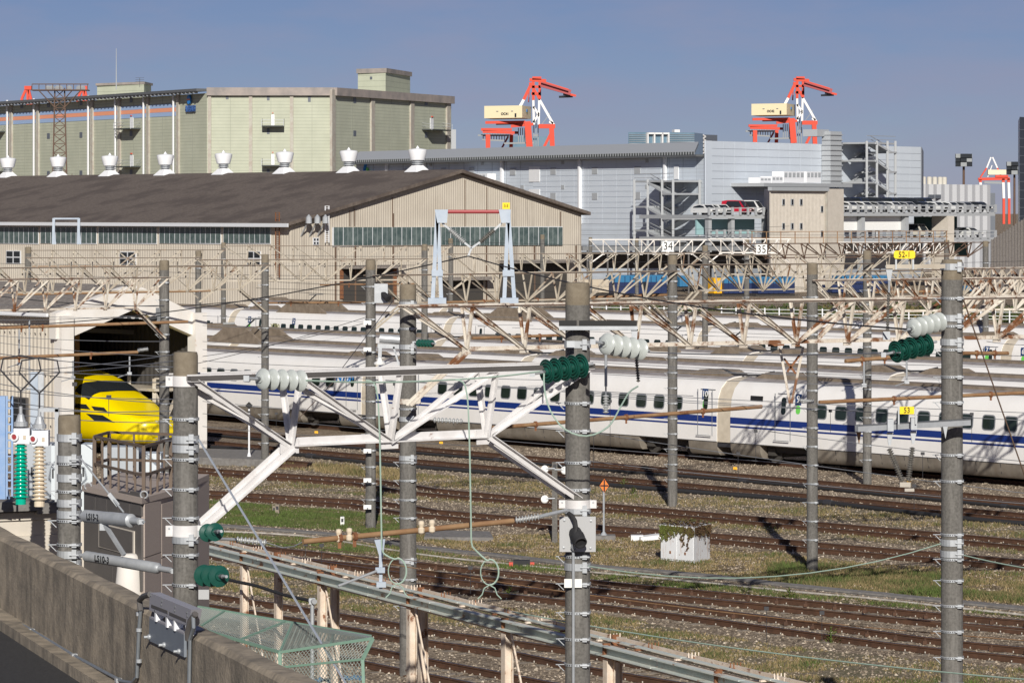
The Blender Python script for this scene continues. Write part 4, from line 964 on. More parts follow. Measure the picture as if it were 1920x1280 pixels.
# ---- ribbed building with tanks, dark tower, far glass towers
rb = (XZ(1727, 620), XZ(1857, 640)); t = thing('ribbed_building', 'low light grey ribbed building with a row of cream roof tanks', 'building', rb[0])
x, n = wax(rb); zr2 = HC + (YH - 346) * 630 / F
mb = MB().sheet(rb[0], rb[1], lambda t: GZ - .1, lambda t: zr2, 9, .5, n); mb.build('wall', 'far_ribbed', t)
mb = MB(); p, q = rb; mb.prism([V((k.x, k.y, GZ)) for k in (p + V((0, 1, 0)), q + V((0, 1, 0)), q + V((2, 25, 0)), p + V((2, 25, 0)))], (0, 0, zr2 - GZ)); mb.build('rear_wall', 'far_grey', t)
for a, b in ((1737, 1747), (1748.5, 1759)): wpart('window', 'window_grey', t, a, 365, b, 372, rb, .6, .2)
for i, x_ in enumerate((1740, 1750, 1759, 1770, 1780, 1790, 1798)):
    q = hit(x_, 345, rb) - n * 3; q.z = zr2; MB().lathe(q, UP, [(.45, 0), (.46, 1.2), (.46, 1.25), (.36, 1.35), (.1, 1.4)], 12).build('roof_tank', 'tank_cream', t, 30)
tag(MB().prism([XZ(1857, 690), XZ(1866, 690), XZ(1866, 700), XZ(1857, 700)], (0, 0, HC + (YH - 362) * 690 / F)).build('far_block', 'window_grey'), 'small dark grey block right of the ribbed building', 'building')
dt = thing('dark_tower', 'dark glass tower at the right edge of the picture', 'building', XZ(1930, 520))
a, b, c = XZ(1906, 560), XZ(1912, 548), XZ(1990, 560); zt_ = HC + (YH - 220) * 550 / F
MB().prism([V((k.x, k.y, GZ)) for k in (b, c, c + V((0, 20, 0)), XZ(1909, 575))], (0, 0, zt_ - GZ)).build('facade', 'dark_tower', dt)
for i in range(14): mb = MB(); z_ = zt_ - 2 - i * 1.35; mb.bar(V((b.x, b.y - .05, z_)), V((c.x, c.y - .05, z_)), .06, .1); mb.build('floor_band', 'window_grey', dt)
fg = thing('glass_office', 'distant blue glass office block with white framed centre', 'building', XZ(1240, 1500))
wl = (XZ(1178, 1500), XZ(1302, 1510)); zf = HC + (YH - 248) * 1500 / F
MB().prism([V((k.x, k.y, 0)) for k in (wl[0], wl[1], XZ(1318, 1530), XZ(1190, 1530))], (0, 0, zf)).build('glass_body', 'far_glass', fg)
for x0, x1, y0, y1 in ((1212, 1250, 249, 252), (1212, 1250, 272, 275), (1212, 1250, 280, 283), (1211, 1213, 249, 290), (1223.5, 1225.5, 249, 290), (1238.5, 1240.5, 249, 290), (1250, 1252, 249, 290)): wpart('white_frame', 'crane_white', fg, x0, y0, x1, y1, wl, 2, 2)
for i in range(11): wpart('floor_band', 'far_grey', fg, 1178.5, 252 + i * 3.4, 1211, 252.6 + i * 3.4, wl, .4, .5); wpart('floor_band', 'far_grey', fg, 1252.5, 252 + i * 3.4, 1301.5, 252.6 + i * 3.4, wl, .4, .5)
wpart('roof_plant', 'crane_white', fg, 1268, 243, 1278, 248, wl, -2, 3)
fl = thing('lattice_office', 'distant office block with white zigzag lattice, right of the glass one', 'building', XZ(1320, 1560))
wl2 = (XZ(1303, 1560), XZ(1345, 1575)); MB().prism([V((k.x, k.y, 0)) for k in (wl2[0], wl2[1], wl2[1] + V((0, 30, 0)), wl2[0] + V((0, 30, 0)))], (0, 0, HC + (YH - 252) * 1560 / F)).build('body', 'window_grey', fl)
mb = MB()
for k in range(3):
    for i in range(5):
        a, b = hit(1303 + k * 7, 253 + i * 7, wl2), hit(1309 + k * 7, 256.5 + i * 7, wl2); c = hit(1303 + k * 7, 260 + i * 7, wl2)
        for u, v in ((a, b), (b, c)): mb.bar(u + V((0, -1.2, 0)), v + V((0, -1.2, 0)), .5)
tag(mb.build('lattice', 'crane_white', fl), kind='stuff')
tag(MB().prism([XZ(952, 1600), XZ(1040, 1600), XZ(1040, 1640), XZ(952, 1640)], (0, 0, HC + (YH - 256) * 1600 / F)).add([], []).build('glass_tower', 'far_glass'), 'distant dark blue glass tower behind the red crane legs', 'building')
tag(MB().prism([XZ(1041, 1600), XZ(1050, 1600), XZ(1050, 1640), XZ(1041, 1640)], (0, 0, HC + (YH - 273) * 1600 / F)).build('glass_annex', 'far_glass'), 'low distant glass annex right of the dark blue tower', 'building')

# ---- cranes
def crane(label, ox, oy, sc, Z, name_text, ax=908.0, ay=199.0):
    def c(x, y, dz=0.0): return P(ox + (x - ax) * sc, oy + (y - ay) * sc, Z + dz)
    u = Z * sc / F; t = thing('quay_crane', label, 'crane', V((c(985, 287).x, Z, 0)), 'red and white quay cranes')
    def bar(name, m_, segs, w_, dz=0.0, h=None):
        if name == 'service_frame':
            mb = MB()
            for a in segs: mb.bar(c(a[0], a[1], dz), c(a[2], a[3], dz), w_ * u, w_ * u, V((0, 1, 0)))
            return tag(mb.build(name, m_, t), kind='stuff')
        for a in segs: MB().bar(c(a[0], a[1], dz), c(a[2], a[3], dz), w_ * u, (h or w_) * u, V((0, 1, 0))).build(name, m_, t)
    zt_, zb = c(0, 199).z, c(0, 222).z
    f0, f1, s1, f3 = c(908, 199), c(979, 199, -5), c(996, 199, 7), c(925, 199, 12)
    mb = MB(); mb.prism([V((q.x, q.y, zb)) for q in (f0, f1, s1, f3)], (0, 0, zt_ - zb)); hs_ = mb.build('machine_house', 'crane_cream', t)
    d = (f1 - f0); d.z = 0; d.normalize(); nn = V((d.y, -d.x, 0)); m = f0.lerp(f1, .55)
    lettering('lettering', name_text, 6.5 * u, 'cable_dark', hs_, V((m.x, m.y, zb + (zt_ - zb) * .33)) + nn * .1, d, UP, .05, .02)
    for k in (.35, .74): q = f0.lerp(f1, k); mb = MB(); mb.box(V((q.x, q.y, zb + (zt_ - zb) * .56)) + nn * .08, (4 * u, .2, 1.2 * u), (d, nn, UP)); mb.build('vent', 'crane_grey', hs_)
    q = f0.lerp(f1, .83); mb = MB(); mb.box(V((q.x, q.y, zb + 5 * u)) + nn * .08, (3 * u, .2, 7 * u), (d, nn, UP)); mb.build('door', 'window_dark', hs_)
    d2 = (s1 - f1); d2.z = 0; d2.normalize(); q = f1.lerp(s1, .5); mb = MB()
    for dx, dz_, m_ in ((-2.0, 1.5, 0), (1.2, 1.0, 1), (0, -2.2, 1), (-1.5, -.5, 0)):
        mb.k = m_; mb.box(V((q.x, q.y, zb + 14 * u)) + d2 * dx * u + UP * dz_ * u + V((.12, -.12, 0)), (3.2 * u, .2, 3.2 * u), (d2, V((d2.y, -d2.x, 0)), (UP + d2 * .5).normalized()))
    mb.build('emblem', ['logo_blue', 'weed_green'], hs_)
    bar('girder', 'crane_red', [(902, 243, 960, 243), (958, 237, 1000, 233), (910, 230, 985, 229), (905, 247, 965, 249)], 5, 0, 7)
    bar('girder', 'crane_maroon', [(930, 232, 985, 231), (930, 248, 972, 249)], 5, 8, 6)
    bar('walkway', 'crane_grey', [(896, 254, 955, 254), (904, 262, 945, 264), (945, 269, 1000, 268), (1000, 254, 1008, 254)], 3, 2)
    bar('service_frame', 'crane_grey', [(906 + 5 * k, 250, 906 + 5 * k, 264) for k in range(9)] + [(972 + 4 * k, 240, 972 + 4 * k, 268) for k in range(6)] + [(1001 + 4 * k, 205, 1001 + 4 * k, 285) for k in range(3)], 1.6, 4)
    lg = bar('leg', 'crane_red', [(915, 252, 915, 280)], 8.5); bar('leg', 'crane_white', [(915, 280, 915, 300)], 7.5)
    bar('leg', 'crane_red', [(989, 228, 993, 278)], 12); bar('leg', 'crane_white', [(993, 278, 994, 300)], 9)
    bar('leg', 'crane_red', [(1034, 238, 1036, 282)], 9); bar('leg', 'crane_white', [(1036, 282, 1036, 300)], 8.5)
    bar('leg', 'crane_red', [(959, 252, 958, 282)], 7, 24)
    bar('brace', 'crane_red', [(1034, 248, 1018, 280)], 5); bar('brace', 'crane_white', [(1018, 280, 1012, 290)], 5); bar('brace', 'crane_maroon', [(953, 256, 938, 283)], 3.5, 20)
    bar('portal_beam', 'crane_red', [(1010, 237, 1041, 237)], 8)
    bar('mast', 'crane_red', [(1000, 150, 1000, 188), (1012, 150, 1012, 186), (996, 163, 1014, 163), (996, 176, 1014, 176)], 5)
    bar('mast', 'crane_white', [(1000, 188, 1001, 234), (1011, 186, 1010, 234), (1000, 200, 1010, 215), (1010, 215, 1000, 230)], 4)
    bar('apex_frame', 'crane_red', [(993, 150, 1024, 152), (992, 158, 1002, 158), (998, 147, 1015, 147)], 6)
    bar('front_strut', 'crane_red', [(995, 160, 982, 187)], 5.5); bar('front_strut', 'crane_white', [(982, 187, 975, 200)], 5); bar('front_strut', 'crane_maroon', [(992, 170, 991, 192)], 2.5, 10)
    bar('back_strut', 'crane_red', [(1000, 164, 1012, 188)], 4); bar('back_strut', 'crane_white', [(1012, 188, 1038, 234), (1030, 228, 1037, 232)], 4.5)
    bar('tie', 'crane_grey', [(1016, 233, 1032, 212), (1001, 180, 1014, 172)], 1.2)
    bar('boom', 'crane_maroon', [(1014, 158, 1070, 174)], 10, -4, 11); bar('boom_tip', 'crane_red', [(1068, 177, 1080, 180)], 4, -4); bar('boom_edge', 'crane_red', [(1014, 152, 1066, 168)], 2.2, -6)
    bar('trolley', 'window_dark', [(1048, 182, 1074, 181), (1056, 177, 1068, 178)], 4, -3)
crane('red and white quay crane with cream house, standing left of centre', 908, 199, 1.0, 900, 'OC41')
crane('red and white quay crane with cream house, above the blue warehouse block', 1409, 195, .93, 930, 'OC42')
def mini_crane(label, pts, Z, m2):
    t = thing('quay_crane', label, 'crane', V((P(pts[0][0], 400, Z).x, Z, 0)), 'red and white quay cranes')
    for name, m_, segs, w_ in m2:
        for a in segs: MB().bar(P(a[0], a[1], Z), P(a[2], a[3], Z), w_ * Z / F, w_ * Z / F, V((0, 1, 0))).build(name, m_, t)
mini_crane('small far red and white crane near the right floodlight mast', [(1865, 380)], 1500, [
 ('apex_frame', 'crane_white', [(1858, 295, 1850, 315), (1861, 295, 1870, 315)], 2.6), ('strut', 'crane_red', [(1850, 315, 1838, 333), (1870, 315, 1878, 333)], 2.6), ('strut', 'crane_white', [(1860, 310, 1852, 332)], 1.6),
 ('machine_house', 'crane_cream', [(1852, 323, 1887, 323)], 9), ('girder', 'crane_red', [(1834, 336, 1893, 335), (1866, 331, 1890, 331)], 5), ('hoist_frame', 'crane_grey', [(1845, 342, 1880, 343)], 4),
 ('leg', 'crane_red', [(1881, 335, 1881, 342), (1891, 335, 1891, 342), (1838, 337, 1838, 342)], 5), ('leg', 'crane_white', [(1881, 342, 1882, 372), (1891, 342, 1892, 372), (1838, 342, 1839, 350)], 4.6), ('leg', 'crane_red', [(1882, 372, 1882, 420), (1892, 372, 1892, 420)], 4.6)])
for lab, x_ in (('red crane top peeking over the green warehouse, left of the lattice mast', 50), ('red crane top behind the right arm of the lattice light platform', 155)):
    mini_crane(lab, [(x_, 180)], 1000, [('mast', 'crane_red', [(x_, 165, x_ - 9, 185), (x_ + 3, 165, x_ + 8, 185), (x_ + 2, 165, x_ + 2, 200)], 4.5), ('apex_frame', 'crane_red', [(x_ - 4, 165, x_ + 9, 165)], 7), ('leg', 'crane_red', [(x_ - 9, 185, x_ - 12, 400), (x_ + 8, 185, x_ + 14, 400)], 5)])

# ---- lattice light tower and floodlight masts
Zl = 470; t = thing('lattice_tower', 'rusty brown lattice tower carrying a wide platform of floodlights', 'tower', XZ(113, Zl)); u = Zl / F
def lt(x, y, d=0.0): return P(x, y, Zl + d)
mb = MB(); hw = lambda y: 9 + 4.5 * (y - 165) / 180
for y0 in range(168, 345, 17):
    y1 = y0 + 17
    for dd in (-.6, .6):
        mb.bar(lt(112 - hw(y0), y0, dd), lt(112 + hw(y1), y1, dd), .10); mb.bar(lt(112 + hw(y0), y0, dd), lt(112 - hw(y1), y1, dd), .10); mb.bar(lt(112 - hw(y0), y0, dd), lt(112 + hw(y0), y0, dd), .08)
mb.build('bracing', 'lattice_brown', t)
for sgn in (-1, 1):
    for dd in (-.6, .6): MB().bar(lt(112 + sgn * hw(165), 165, dd), lt(112 + sgn * hw(560), 560, dd), .17).build('leg', 'lattice_brown', t)
mb = MB()
for dd in (-1.4, 1.4):
    for y_ in (158, 169): mb.bar(lt(60, y_, dd), lt(166, y_, dd), .13)
    for x_ in range(60, 168, 13): mb.bar(lt(x_, 158, dd), lt(x_, 169, dd), .09)
    for sgn in (-1, 1): mb.bar(lt(112 + sgn * 9, 202, dd * .5), lt(112 + sgn * 40, 169, dd), .12); mb.bar(lt(112 + sgn * 9, 186, dd * .5), lt(112 + sgn * 24, 169, dd), .10)
mb.box(lt(113, 169.5), (106 * u, 2.8, .12)); mb.build('platform', 'lattice_brown', t)
for x_ in (90, 97, 108, 113, 130, 148, 155): q = lt(x_, 165, -1.2); MB().lathe(q, V((.1, -1, -.35)), [(.08, -.35), (.3, -.1), (.38, .12), (.1, .14)], 10).build('floodlight', 'galv', t)
mb = MB(); mb.box(lt(113, 337), (44 * u, 3, .15))
for x_ in (91, 135): mb.bar(lt(x_, 337), lt(x_, 326), .07)
mb.build('lower_platform', 'lattice_brown', t)
def floodmast(label, x_, ytop, Z, w_, ybot):
    t = thing('floodlight_mast', label, 'mast', XZ(x_, Z)); u = Z / F; MB().tube(XZ(x_, Z, GZ), P(x_, ytop + 8, Z), w_ * .5 * u, 10, w_ * .4 * u).build('pole', 'lattice_brown', t)
    for k in range(3): MB().lathe(P(x_, ytop + 4 + 7.5 * k, Z), UP, [(.2, -.1), (w_ * 1.9 * u, -.1), (w_ * 1.9 * u, .25), (.2, .25)], 12).build('ring', 'cladding_dark', t)
    for k in range(3):
        for i in range(6): a = R(60 * i + 20); q = P(x_, ytop + 3 + 7.5 * k, Z) + V((math.cos(a), math.sin(a), 0)) * w_ * 2.0 * u; MB().box(q, (1.3, 1.0, 1.0)).build('floodlight', 'window_dark' if (i + k) % 3 else 'crane_grey', t)
floodmast('dark floodlight mast with three lamp rings above the ribbed building', 1807, 290, 760, 5.5, 345)
floodmast('dark floodlight mast beside the dark glass tower', 1902, 305, 740, 5, 400)

# ---- freight wagons, canopy, fence and hedge beyond the bullet trains
def box_wagon(label, x0, x1, y0, y1, m1, m2, Z=437, door=False):
    wl = (XZ(x0, Z), XZ(x1, Z + (x1 - x0) * .03)); t = thing('freight_container', label, 'container', XZ((x0 + x1) / 2, Z), 'containers on freight wagons')
    wpart('lower_shell', m1, t, x0, (y0 * .62 + y1 * .38), x1, y1, wl, 0, 2.5)
    wpart('upper_band', m2, t, x0 + .05, y0, x1 - .05, (y0 * .62 + y1 * .38) - .1, wl, 0, 2.5)
    k = max(3, int((x1 - x0) / 9))
    for i in range(k + 1): xx = x0 + (x1 - x0) * i / k; wpart('rib', m1, t, max(x0, xx - .5), y0 + 2, min(x1, xx + .5), y1 - .5, wl, .06, .06)
    if door: wpart('door', 'window_dark', t, x0 + (x1 - x0) * .55, y0 + 12, x0 + (x1 - x0) * .6, y1 - 8, wl, .08, .06)
    mb = MB(); onwall(mb, x0 - 2, y1 + 1, x1 + 2, y1 + 5, wl, -.2, 2.2); mb.build('wagon_frame', 'interior', t)
box_wagon('blue freight container right of the tan wagon', 1152, 1250, 516, 550, 'container_blue', 'container_light', door=True)
box_wagon('tan freight container beside the workshop corner', 1092, 1150, 524, 549, 'container_tan', 'container_tan')
box_wagon('dark blue freight container right of the yellow wagon end', 1357, 1420, 519, 550, 'container_blue', 'container_light')
box_wagon('dark blue freight container behind the beige house, rightmost of the big ones', 1421, 1490, 519, 550, 'container_blue', 'container_light')
box_wagon('light blue short container on a wagon at centre right', 1274, 1290, 517, 537, 'container_light', 'container_light')
box_wagon('yellow wagon end before the dark blue containers', 1338, 1356, 521, 550, 'loco_yellow', 'loco_yellow')
box_wagon('low light blue container right of the beige house', 1578, 1668, 517, 532, 'container_blue', 'container_light'); box_wagon('blue container low at the right by pole and sign', 1560, 1650, 534, 548, 'container_blue', 'container_blue', 425)
box_wagon('light blue tarpaulin load at the right edge', 1812, 1930, 536, 545, 'container_light', 'container_light', 420)
t = thing('platform_canopy', 'dark low canopy roof behind the signal gantries', 'canopy', XZ(1260, 455)); wl = (XZ(1092, 452), XZ(1446, 452))
wpart('roof', 'galv_dark', t, 1092, 462, 1446, 470, wl, 0, 9); wpart('back_wall', 'cladding_dark', t, 1092, 474, 1446, 505, wl, -8, .3)
for x_ in range(1100, 1446, 38): wpart('post', 'cladding_dark', t, x_, 470, x_ + 3, 550, wl, -.2, .2)
t = thing('slatted_roof', 'brown slatted roof at the right edge below the dark tower', 'roof', XZ(1890, 440)); a, b, c, d = P(1858, 452, 440), P(1930, 405, 452), P(1930, 545, 420), P(1858, 545, 420)
MB().hexa([a, b, c, d] + [q + V((0, -.3, .1)) for q in (a, b, c, d)]).build('roof_sheet', 'gravel_roof', t)
for i in range(14): u_, v_ = a.lerp(b, i / 13) + V((0, -.45, .15)), d.lerp(c, i / 13) + V((0, -.45, .15)); MB().bar(u_, v_, .12, .14).build('slat', 'gravel_roof', t)
t = thing('yard_fence', 'white post and rail fence behind the farthest bullet train', 'fence', XZ(1400, 300)); Zf = 300.0
ypost = lambda x: 575 + (x - 1100) * .012
for i in range(31):
    x_ = 1110 + 27 * i; MB().tube(P(x_, ypost(x_) - 2, Zf), P(x_, ypost(x_) + 26, Zf), .06, 8).build('post', 'vent_white', t)
for dy in (1, 8, 14): MB().tube(P(1100, ypost(1100) + dy, Zf), P(1930, ypost(1930) + dy, Zf), .025, 6).build('rail', 'vent_white', t)
rs2 = np.random.RandomState(9); vs_, fs_, tn = [], [], []
for i in range(26000):
    x_ = 1090 + 850 * rs2.rand(); Z = 320 + 30 * rs2.rand(); nv_ = .5 + .5 * mnoise.noise(V((x_ * .02, Z * .1, 3))); h = (.3 + 2.0 * nv_ * (.4 + .6 * rs2.rand())) * rs2.rand() ** .5
    p = XZ(x_, Z, GZ + h); s_ = .08 + .10 * rs2.rand(); a = rs2.rand() * 6.28; b = len(vs_); e1 = V((math.cos(a), math.sin(a), rs2.rand() - .5)) * s_; e2 = V((-math.sin(a) * .4, math.cos(a) * .4, rs2.rand() + .3)) * s_
    vs_ += [tuple(p - e1), tuple(p + e2), tuple(p + e1), tuple(p - e2)]; fs_.append((b, b + 1, b + 2, b + 3)); tn += [min(1, max(0, .35 + .6 * (rs2.rand() - .3) + .5 * mnoise.noise(V((x_ * .03, 0, 0)))))] * 4
tone_mat('leaves', [(.16, .12, .045), (.09, .085, .028), (.05, .07, .02), (.035, .06, .016), (.07, .10, .02)])
tag(attr_mesh('scrub', vs_, fs_, tn, 'leaves'), 'dark olive weeds and scrub along the far fence', 'scrub', kind='stuff')

# ---- small shed of the yellow train
p1 = XZ(370, 155); p0 = p1 - N * 6.9; pc = p0.lerp(p1, .45)
ss = thing('train_shed', 'small beige train shed with white gable portal over the yellow train', 'building', p0)
eh = 6.05; ph = 7.15
mb = MB()
for q, w_ in ((p0, .62), (p1, .62)): mb.box(V((q.x, q.y, eh / 2 - .1)), (w_, .6, eh + .1), (N, T, UP)); mb.build('portal_post', 'portal_white', ss); mb = MB()
pf = [(-.45, 5.0), (-.45, 6.1), (3.0, 7.15), (3.5, 7.25), (4.0, 7.15), (7.3, 5.75), (7.3, 4.75), (6.5, 5.05), (3.55, 6.2), (.3, 5.05)]
MB().prism([p0 - T * .05 + N * a + UP * b for a, b in pf], T * .5).build('portal_gable', 'portal_white', ss)
wl_ = p0 - N * .2
MB().sheet(wl_ + T * .1, wl_ + T * 40, lambda t: GZ - .1, lambda t: 5.95, 130, .03, -N).build('side_wall', 'small_shed_wall', ss)
MB().sheet(p1 + N * .2 + T * .6, p1 + N * .2 + T * 40, lambda t: GZ, lambda t: 5.6, 110, .06, -N).build('far_wall', 'interior', ss)  # near-black colour puts the shade deep inside the shed into this wall
mb = MB()
for a, b, za, zb in ((-.6, 3.5, 6.0, 7.1), (3.5, 7.4, 7.1, 5.65)):
    q = [p0 + N * a + T * .45 + UP * za, p0 + N * b + T * .45 + UP * zb]; q += [q[1] + T * 40, q[0] + T * 40]; mb.hexa(q + [k + UP * .16 for k in q])
mb.build('roof', 'gravel_roof', ss)
mb = MB(); mb.bar(p0 - N * .65 + T * .3 + UP * 6.02, p0 - N * .65 + T * 40 + UP * 6.02, .12, .16); mb.build('fascia', 'vent_white', ss)
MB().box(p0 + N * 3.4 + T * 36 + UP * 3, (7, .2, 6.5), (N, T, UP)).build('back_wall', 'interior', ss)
for z_ in (1.25, 3.4, 5.2): 
    mb = MB()
    for i in range(90): mb.box(wl_ + T * (.2 + i * .42) - N * .09 + UP * z_, (.05, .03, .05), (T, N, UP))
    tag(mb.build('rivets', 'cladding_dark', ss), kind='stuff')
sw = (wl_, wl_ + T * 40)
f = wpart('window_frame', 'cladding_dark', ss, 24, 744, 55, 815, sw, .14, .1); wpart('window_pane', 'window_dark', f, 26, 747, 39, 812, sw, .16, .05); wpart('window_pane', 'window_dark', f, 41, 747, 53, 812, sw, .16, .05)
for s in (5, 10, 15):
    MB().bar(p0 + N * .2 + T * s + UP * 5.4, p0 + N * 6.8 + T * s + UP * 5.0, .14, .2).build('roof_beam', 'cladding_dark', ss)
for s, u_ in ((4, 3.2), (9, 4.6)): MB().bar(p0 + N * u_ + T * s + UP * (1.2 if s > 5 else 2.4), p0 + N * u_ + T * s + UP * 5.9, .18).build('column', 'pipe_brown', ss)
t = thing('inspection_rack', 'pale steel work platform with crossed braces inside the shed mouth', 'rack', p0 + N * 5.6 + T * 2)
b0 = p0 + N * 5.3 + T * 1.0
for du, dt_ in ((0, 0), (1.3, 0), (0, 4), (1.3, 4)): MB().bar(b0 + N * du + T * dt_, b0 + N * du + T * dt_ + UP * 3.1, .16).build('post', 'paint_cream', t)
MB().box(b0 + N * .65 + T * 2 + UP * 2.6, (1.6, 4.4, .12), (N, T, UP)).build('deck', 'paint_cream', t)
for a, b in ((b0 + UP * .3, b0 + N * 1.3 + UP * 2.5), (b0 + N * 1.3 + UP * .3, b0 + UP * 2.5)): MB().bar(a, b, .12).build('brace', 'paint_cream', t)
for z_ in (3.1, 2.9): MB().bar(b0 + UP * z_, b0 + N * 1.4 + UP * z_, .07).build('handrail', 'paint_cream', t)
t = thing('low_concrete_platform', 'low grey concrete slab at the foot of the shed portal', 'slab', G(420, 866)); q = [G(330, 862, .0), G(497, 868, .0), G(490, 850, .0), G(330, 845, .0)]
MB().prism([V((k.x, k.y, GZ)) for k in q], (0, 0, .32)).build('slab', 'trough', t)
t = thing('marker_post', 'thin white pole with a black diamond board by the shed portal', 'marker', G(467, 862)); b = G(467, 862); MB().tube(b, b + UP * 2.45, .04).build('pole', 'vent_white', t)
MB().lathe(b, UP, [(.16, 0), (.1, .1), (.05, .3)], 8).build('foot', 'vent_white', t); c = b + UP * 2.3 - V((0, .05, 0)); MB().prism([c + V((0, 0, .16)), c + V((.16, 0, 0)), c + V((0, 0, -.16)), c + V((-.16, 0, 0))], (0, .03, 0)).build('board', 'black', t)
# ================================================================== poles, beams, insulators, wires
def lathe_mesh(name, prof, m_, n=16, smooth=35): return MB().lathe((0, 0, 0), UP, prof, n).mesh(name, m_, smooth)
def zframe(p, d, s=1.0):
    d = V(d).normalized(); a = d.cross(UP if abs(d.z) < .9 else V((1, 0, 0))).normalized(); b = d.cross(a)
    return frame(V(p), a * s, b * s, d * s)
BAND = {}
def band_mesh(r, wide):
    k = (round(r, 3), wide)
    if k not in BAND:
        h = .11 if wide else .042; mb = MB(); mb.lathe((0, 0, 0), UP, [(r + .004, -h / 2), (r + .016, -h / 2), (r + .016, h / 2), (r + .004, h / 2)], 22)
        a = R(-62); q = V((math.cos(a), math.sin(a), 0)) * (r + .03); mb.box(q, (.07, .05, h * 1.5)); mb.tube(q + V((-.07, -.02, 0)), q + V((.07, -.02, 0)), .014, 6)
        mb.k = 1
        for i in range(0 if wide else 9):
            t = R(-160 + i * 11); mb.box(V((math.cos(t), math.sin(t), 0)) * (r + .0155), (.014, .014, .018), (V((-math.sin(t), math.cos(t), 0)), V((math.cos(t), math.sin(t), 0)), UP))
        mb.k = 0
        if not wide:
            s = V((-1, -.15, 0)).normalized(); mb.bar(s * (r + .01), s * (r + .15), .03, .012); mb.bar(s * (r + .02) - UP * .10, s * (r + .12), .012)
        BAND[k] = mb.mesh('band', ['galv', 'cable_dark'])
    return BAND[k]
POLES = {}
def pole(key, label, x, Z, ytop, dia, bands=(), wides=(), ybot=None, every=None):
    b = XZ(x, Z, GZ - .05); top = HC - (ytop - YH) * Z / F; r = dia / 2
    t = thing('concrete_pole', label, 'pole', b, 'concrete catenary poles'); POLES[key] = (b, top, r, Z, x)
    MB().tube(b, V((b.x, b.y, top - .34)), r * 1.03, 26, r).build('shaft', 'concrete', t, 40)
    MB().lathe(V((b.x, b.y, 0)), UP, [(r * .999, top - .34), (r * .998, top - .05), (r * .93, top), (.01, top + .012)], 26).build('cap', 'concrete_cap', t, 40)
    ys = [(y, False) for y in bands] + [(y, True) for y in wides]
    if every: ys += [(YH + (HC - z) * F / Z, False) for z in np.arange(.8, top - .5, every)]
    for y, wd in ys: inst('band', band_mesh(r * 1.015, wd), t, M.Translation(V((b.x, b.y, HC - (y - YH) * Z / F))))
    return t
pole('P1', 'thick concrete pole in the foreground with a grey loudspeaker plate', 1083, 54, 530, .378, [755, 807, 866, 917, 1042, 1093, 1147, 1196, 1244], [645, 955, 1061])
pole('P2', 'thick concrete pole in the right foreground under the yellow 52-1 sign', 1785, 60, 487, .365, [559, 611, 655, 706, 754, 852, 901, 1001, 1047, 1087, 1134, 1182, 1231, 1280], [500, 596, 641, 1016, 1037])
pole('P3', 'thick concrete pole at lower left carrying the white beam, mossy top', 348, 50, 660, .352, [785, 860, 916, 970, 1039, 1095], [823, 840, 1010])
pole('P4', 'short thick concrete pole at lower left with two lettered grey tensioners', 130, 52, 778, .335, [868, 920, 975, 1020, 1082], [820, 860, 895, 942, 963, 1038, 1055])
pole('P5', 'concrete pole left of centre where the long rusty beam begins', 765, 80.6, 533, .38, [616, 660, 766, 866, 900, 936, 970, 1085, 1135], [570, 650, 752, 785, 858, 1050])
pole('P6', 'slim concrete pole with white boxes in front of the bullet train logo', 695, 118, 487, .34, every=.55)
pole('P7', 'slim concrete pole between the thick central pole and the 10 plate', 1261, 126.8, 478, .345, every=.55)
pole('P8', 'slim concrete pole just right of the white 9 plate on the train', 1523, 103.6, 493, .32, every=.55)
pole('P9', 'slim concrete pole whose shadow falls on the train, left of the 53 sign', 1626, 136.8, 470, .33, every=.55)
pole('P10', 'slim concrete pole between the white beam brace and the shed portal', 497, 146.7, 477, .31, every=.6)
pole('P11', 'slim concrete pole standing before the yellow train', 308, 122, 488, .345, every=.6)
for key, lab, x, Z, yt, d in (('P12', 'thin pole before the workshop, topped by a dark fixture', 419, 232, 455, .32), ('P13', 'thin pole in front of the workshop left of the fixture pole', 372, 195, 470, .33), ('P14', 'thin pole at the far left before the workshop', 53, 188, 463, .34),
   ('P15', 'thin pole before the workshop gable at left of the grey frame', 796, 190, 458, .34), ('P16', 'thin pole seen inside the grey frame', 845, 245, 447, .33), ('P17', 'thin pole right of the grey frame before the gable', 1017, 262, 440, .33),
   ('P18', 'thin far pole between the gable and the number 34 plate', 1194, 300, 447, .33), ('P19', 'thin pole right of the number 34 plate', 1322, 200, 460, .33), ('P20', 'thin pole left of the number 35 plate', 1400, 235, 447, .36),
   ('P21', 'thin far pole just right of the workshop corner', 1107, 320, 445, .33), ('P22', 'thin pole behind the right foreground pole top', 1775, 225, 450, .34), ('P24', 'thin pole with ladder rungs at far right', 1848, 215, 452, .36)):
    pole(key, lab, x, Z, yt, d, every=1.3)

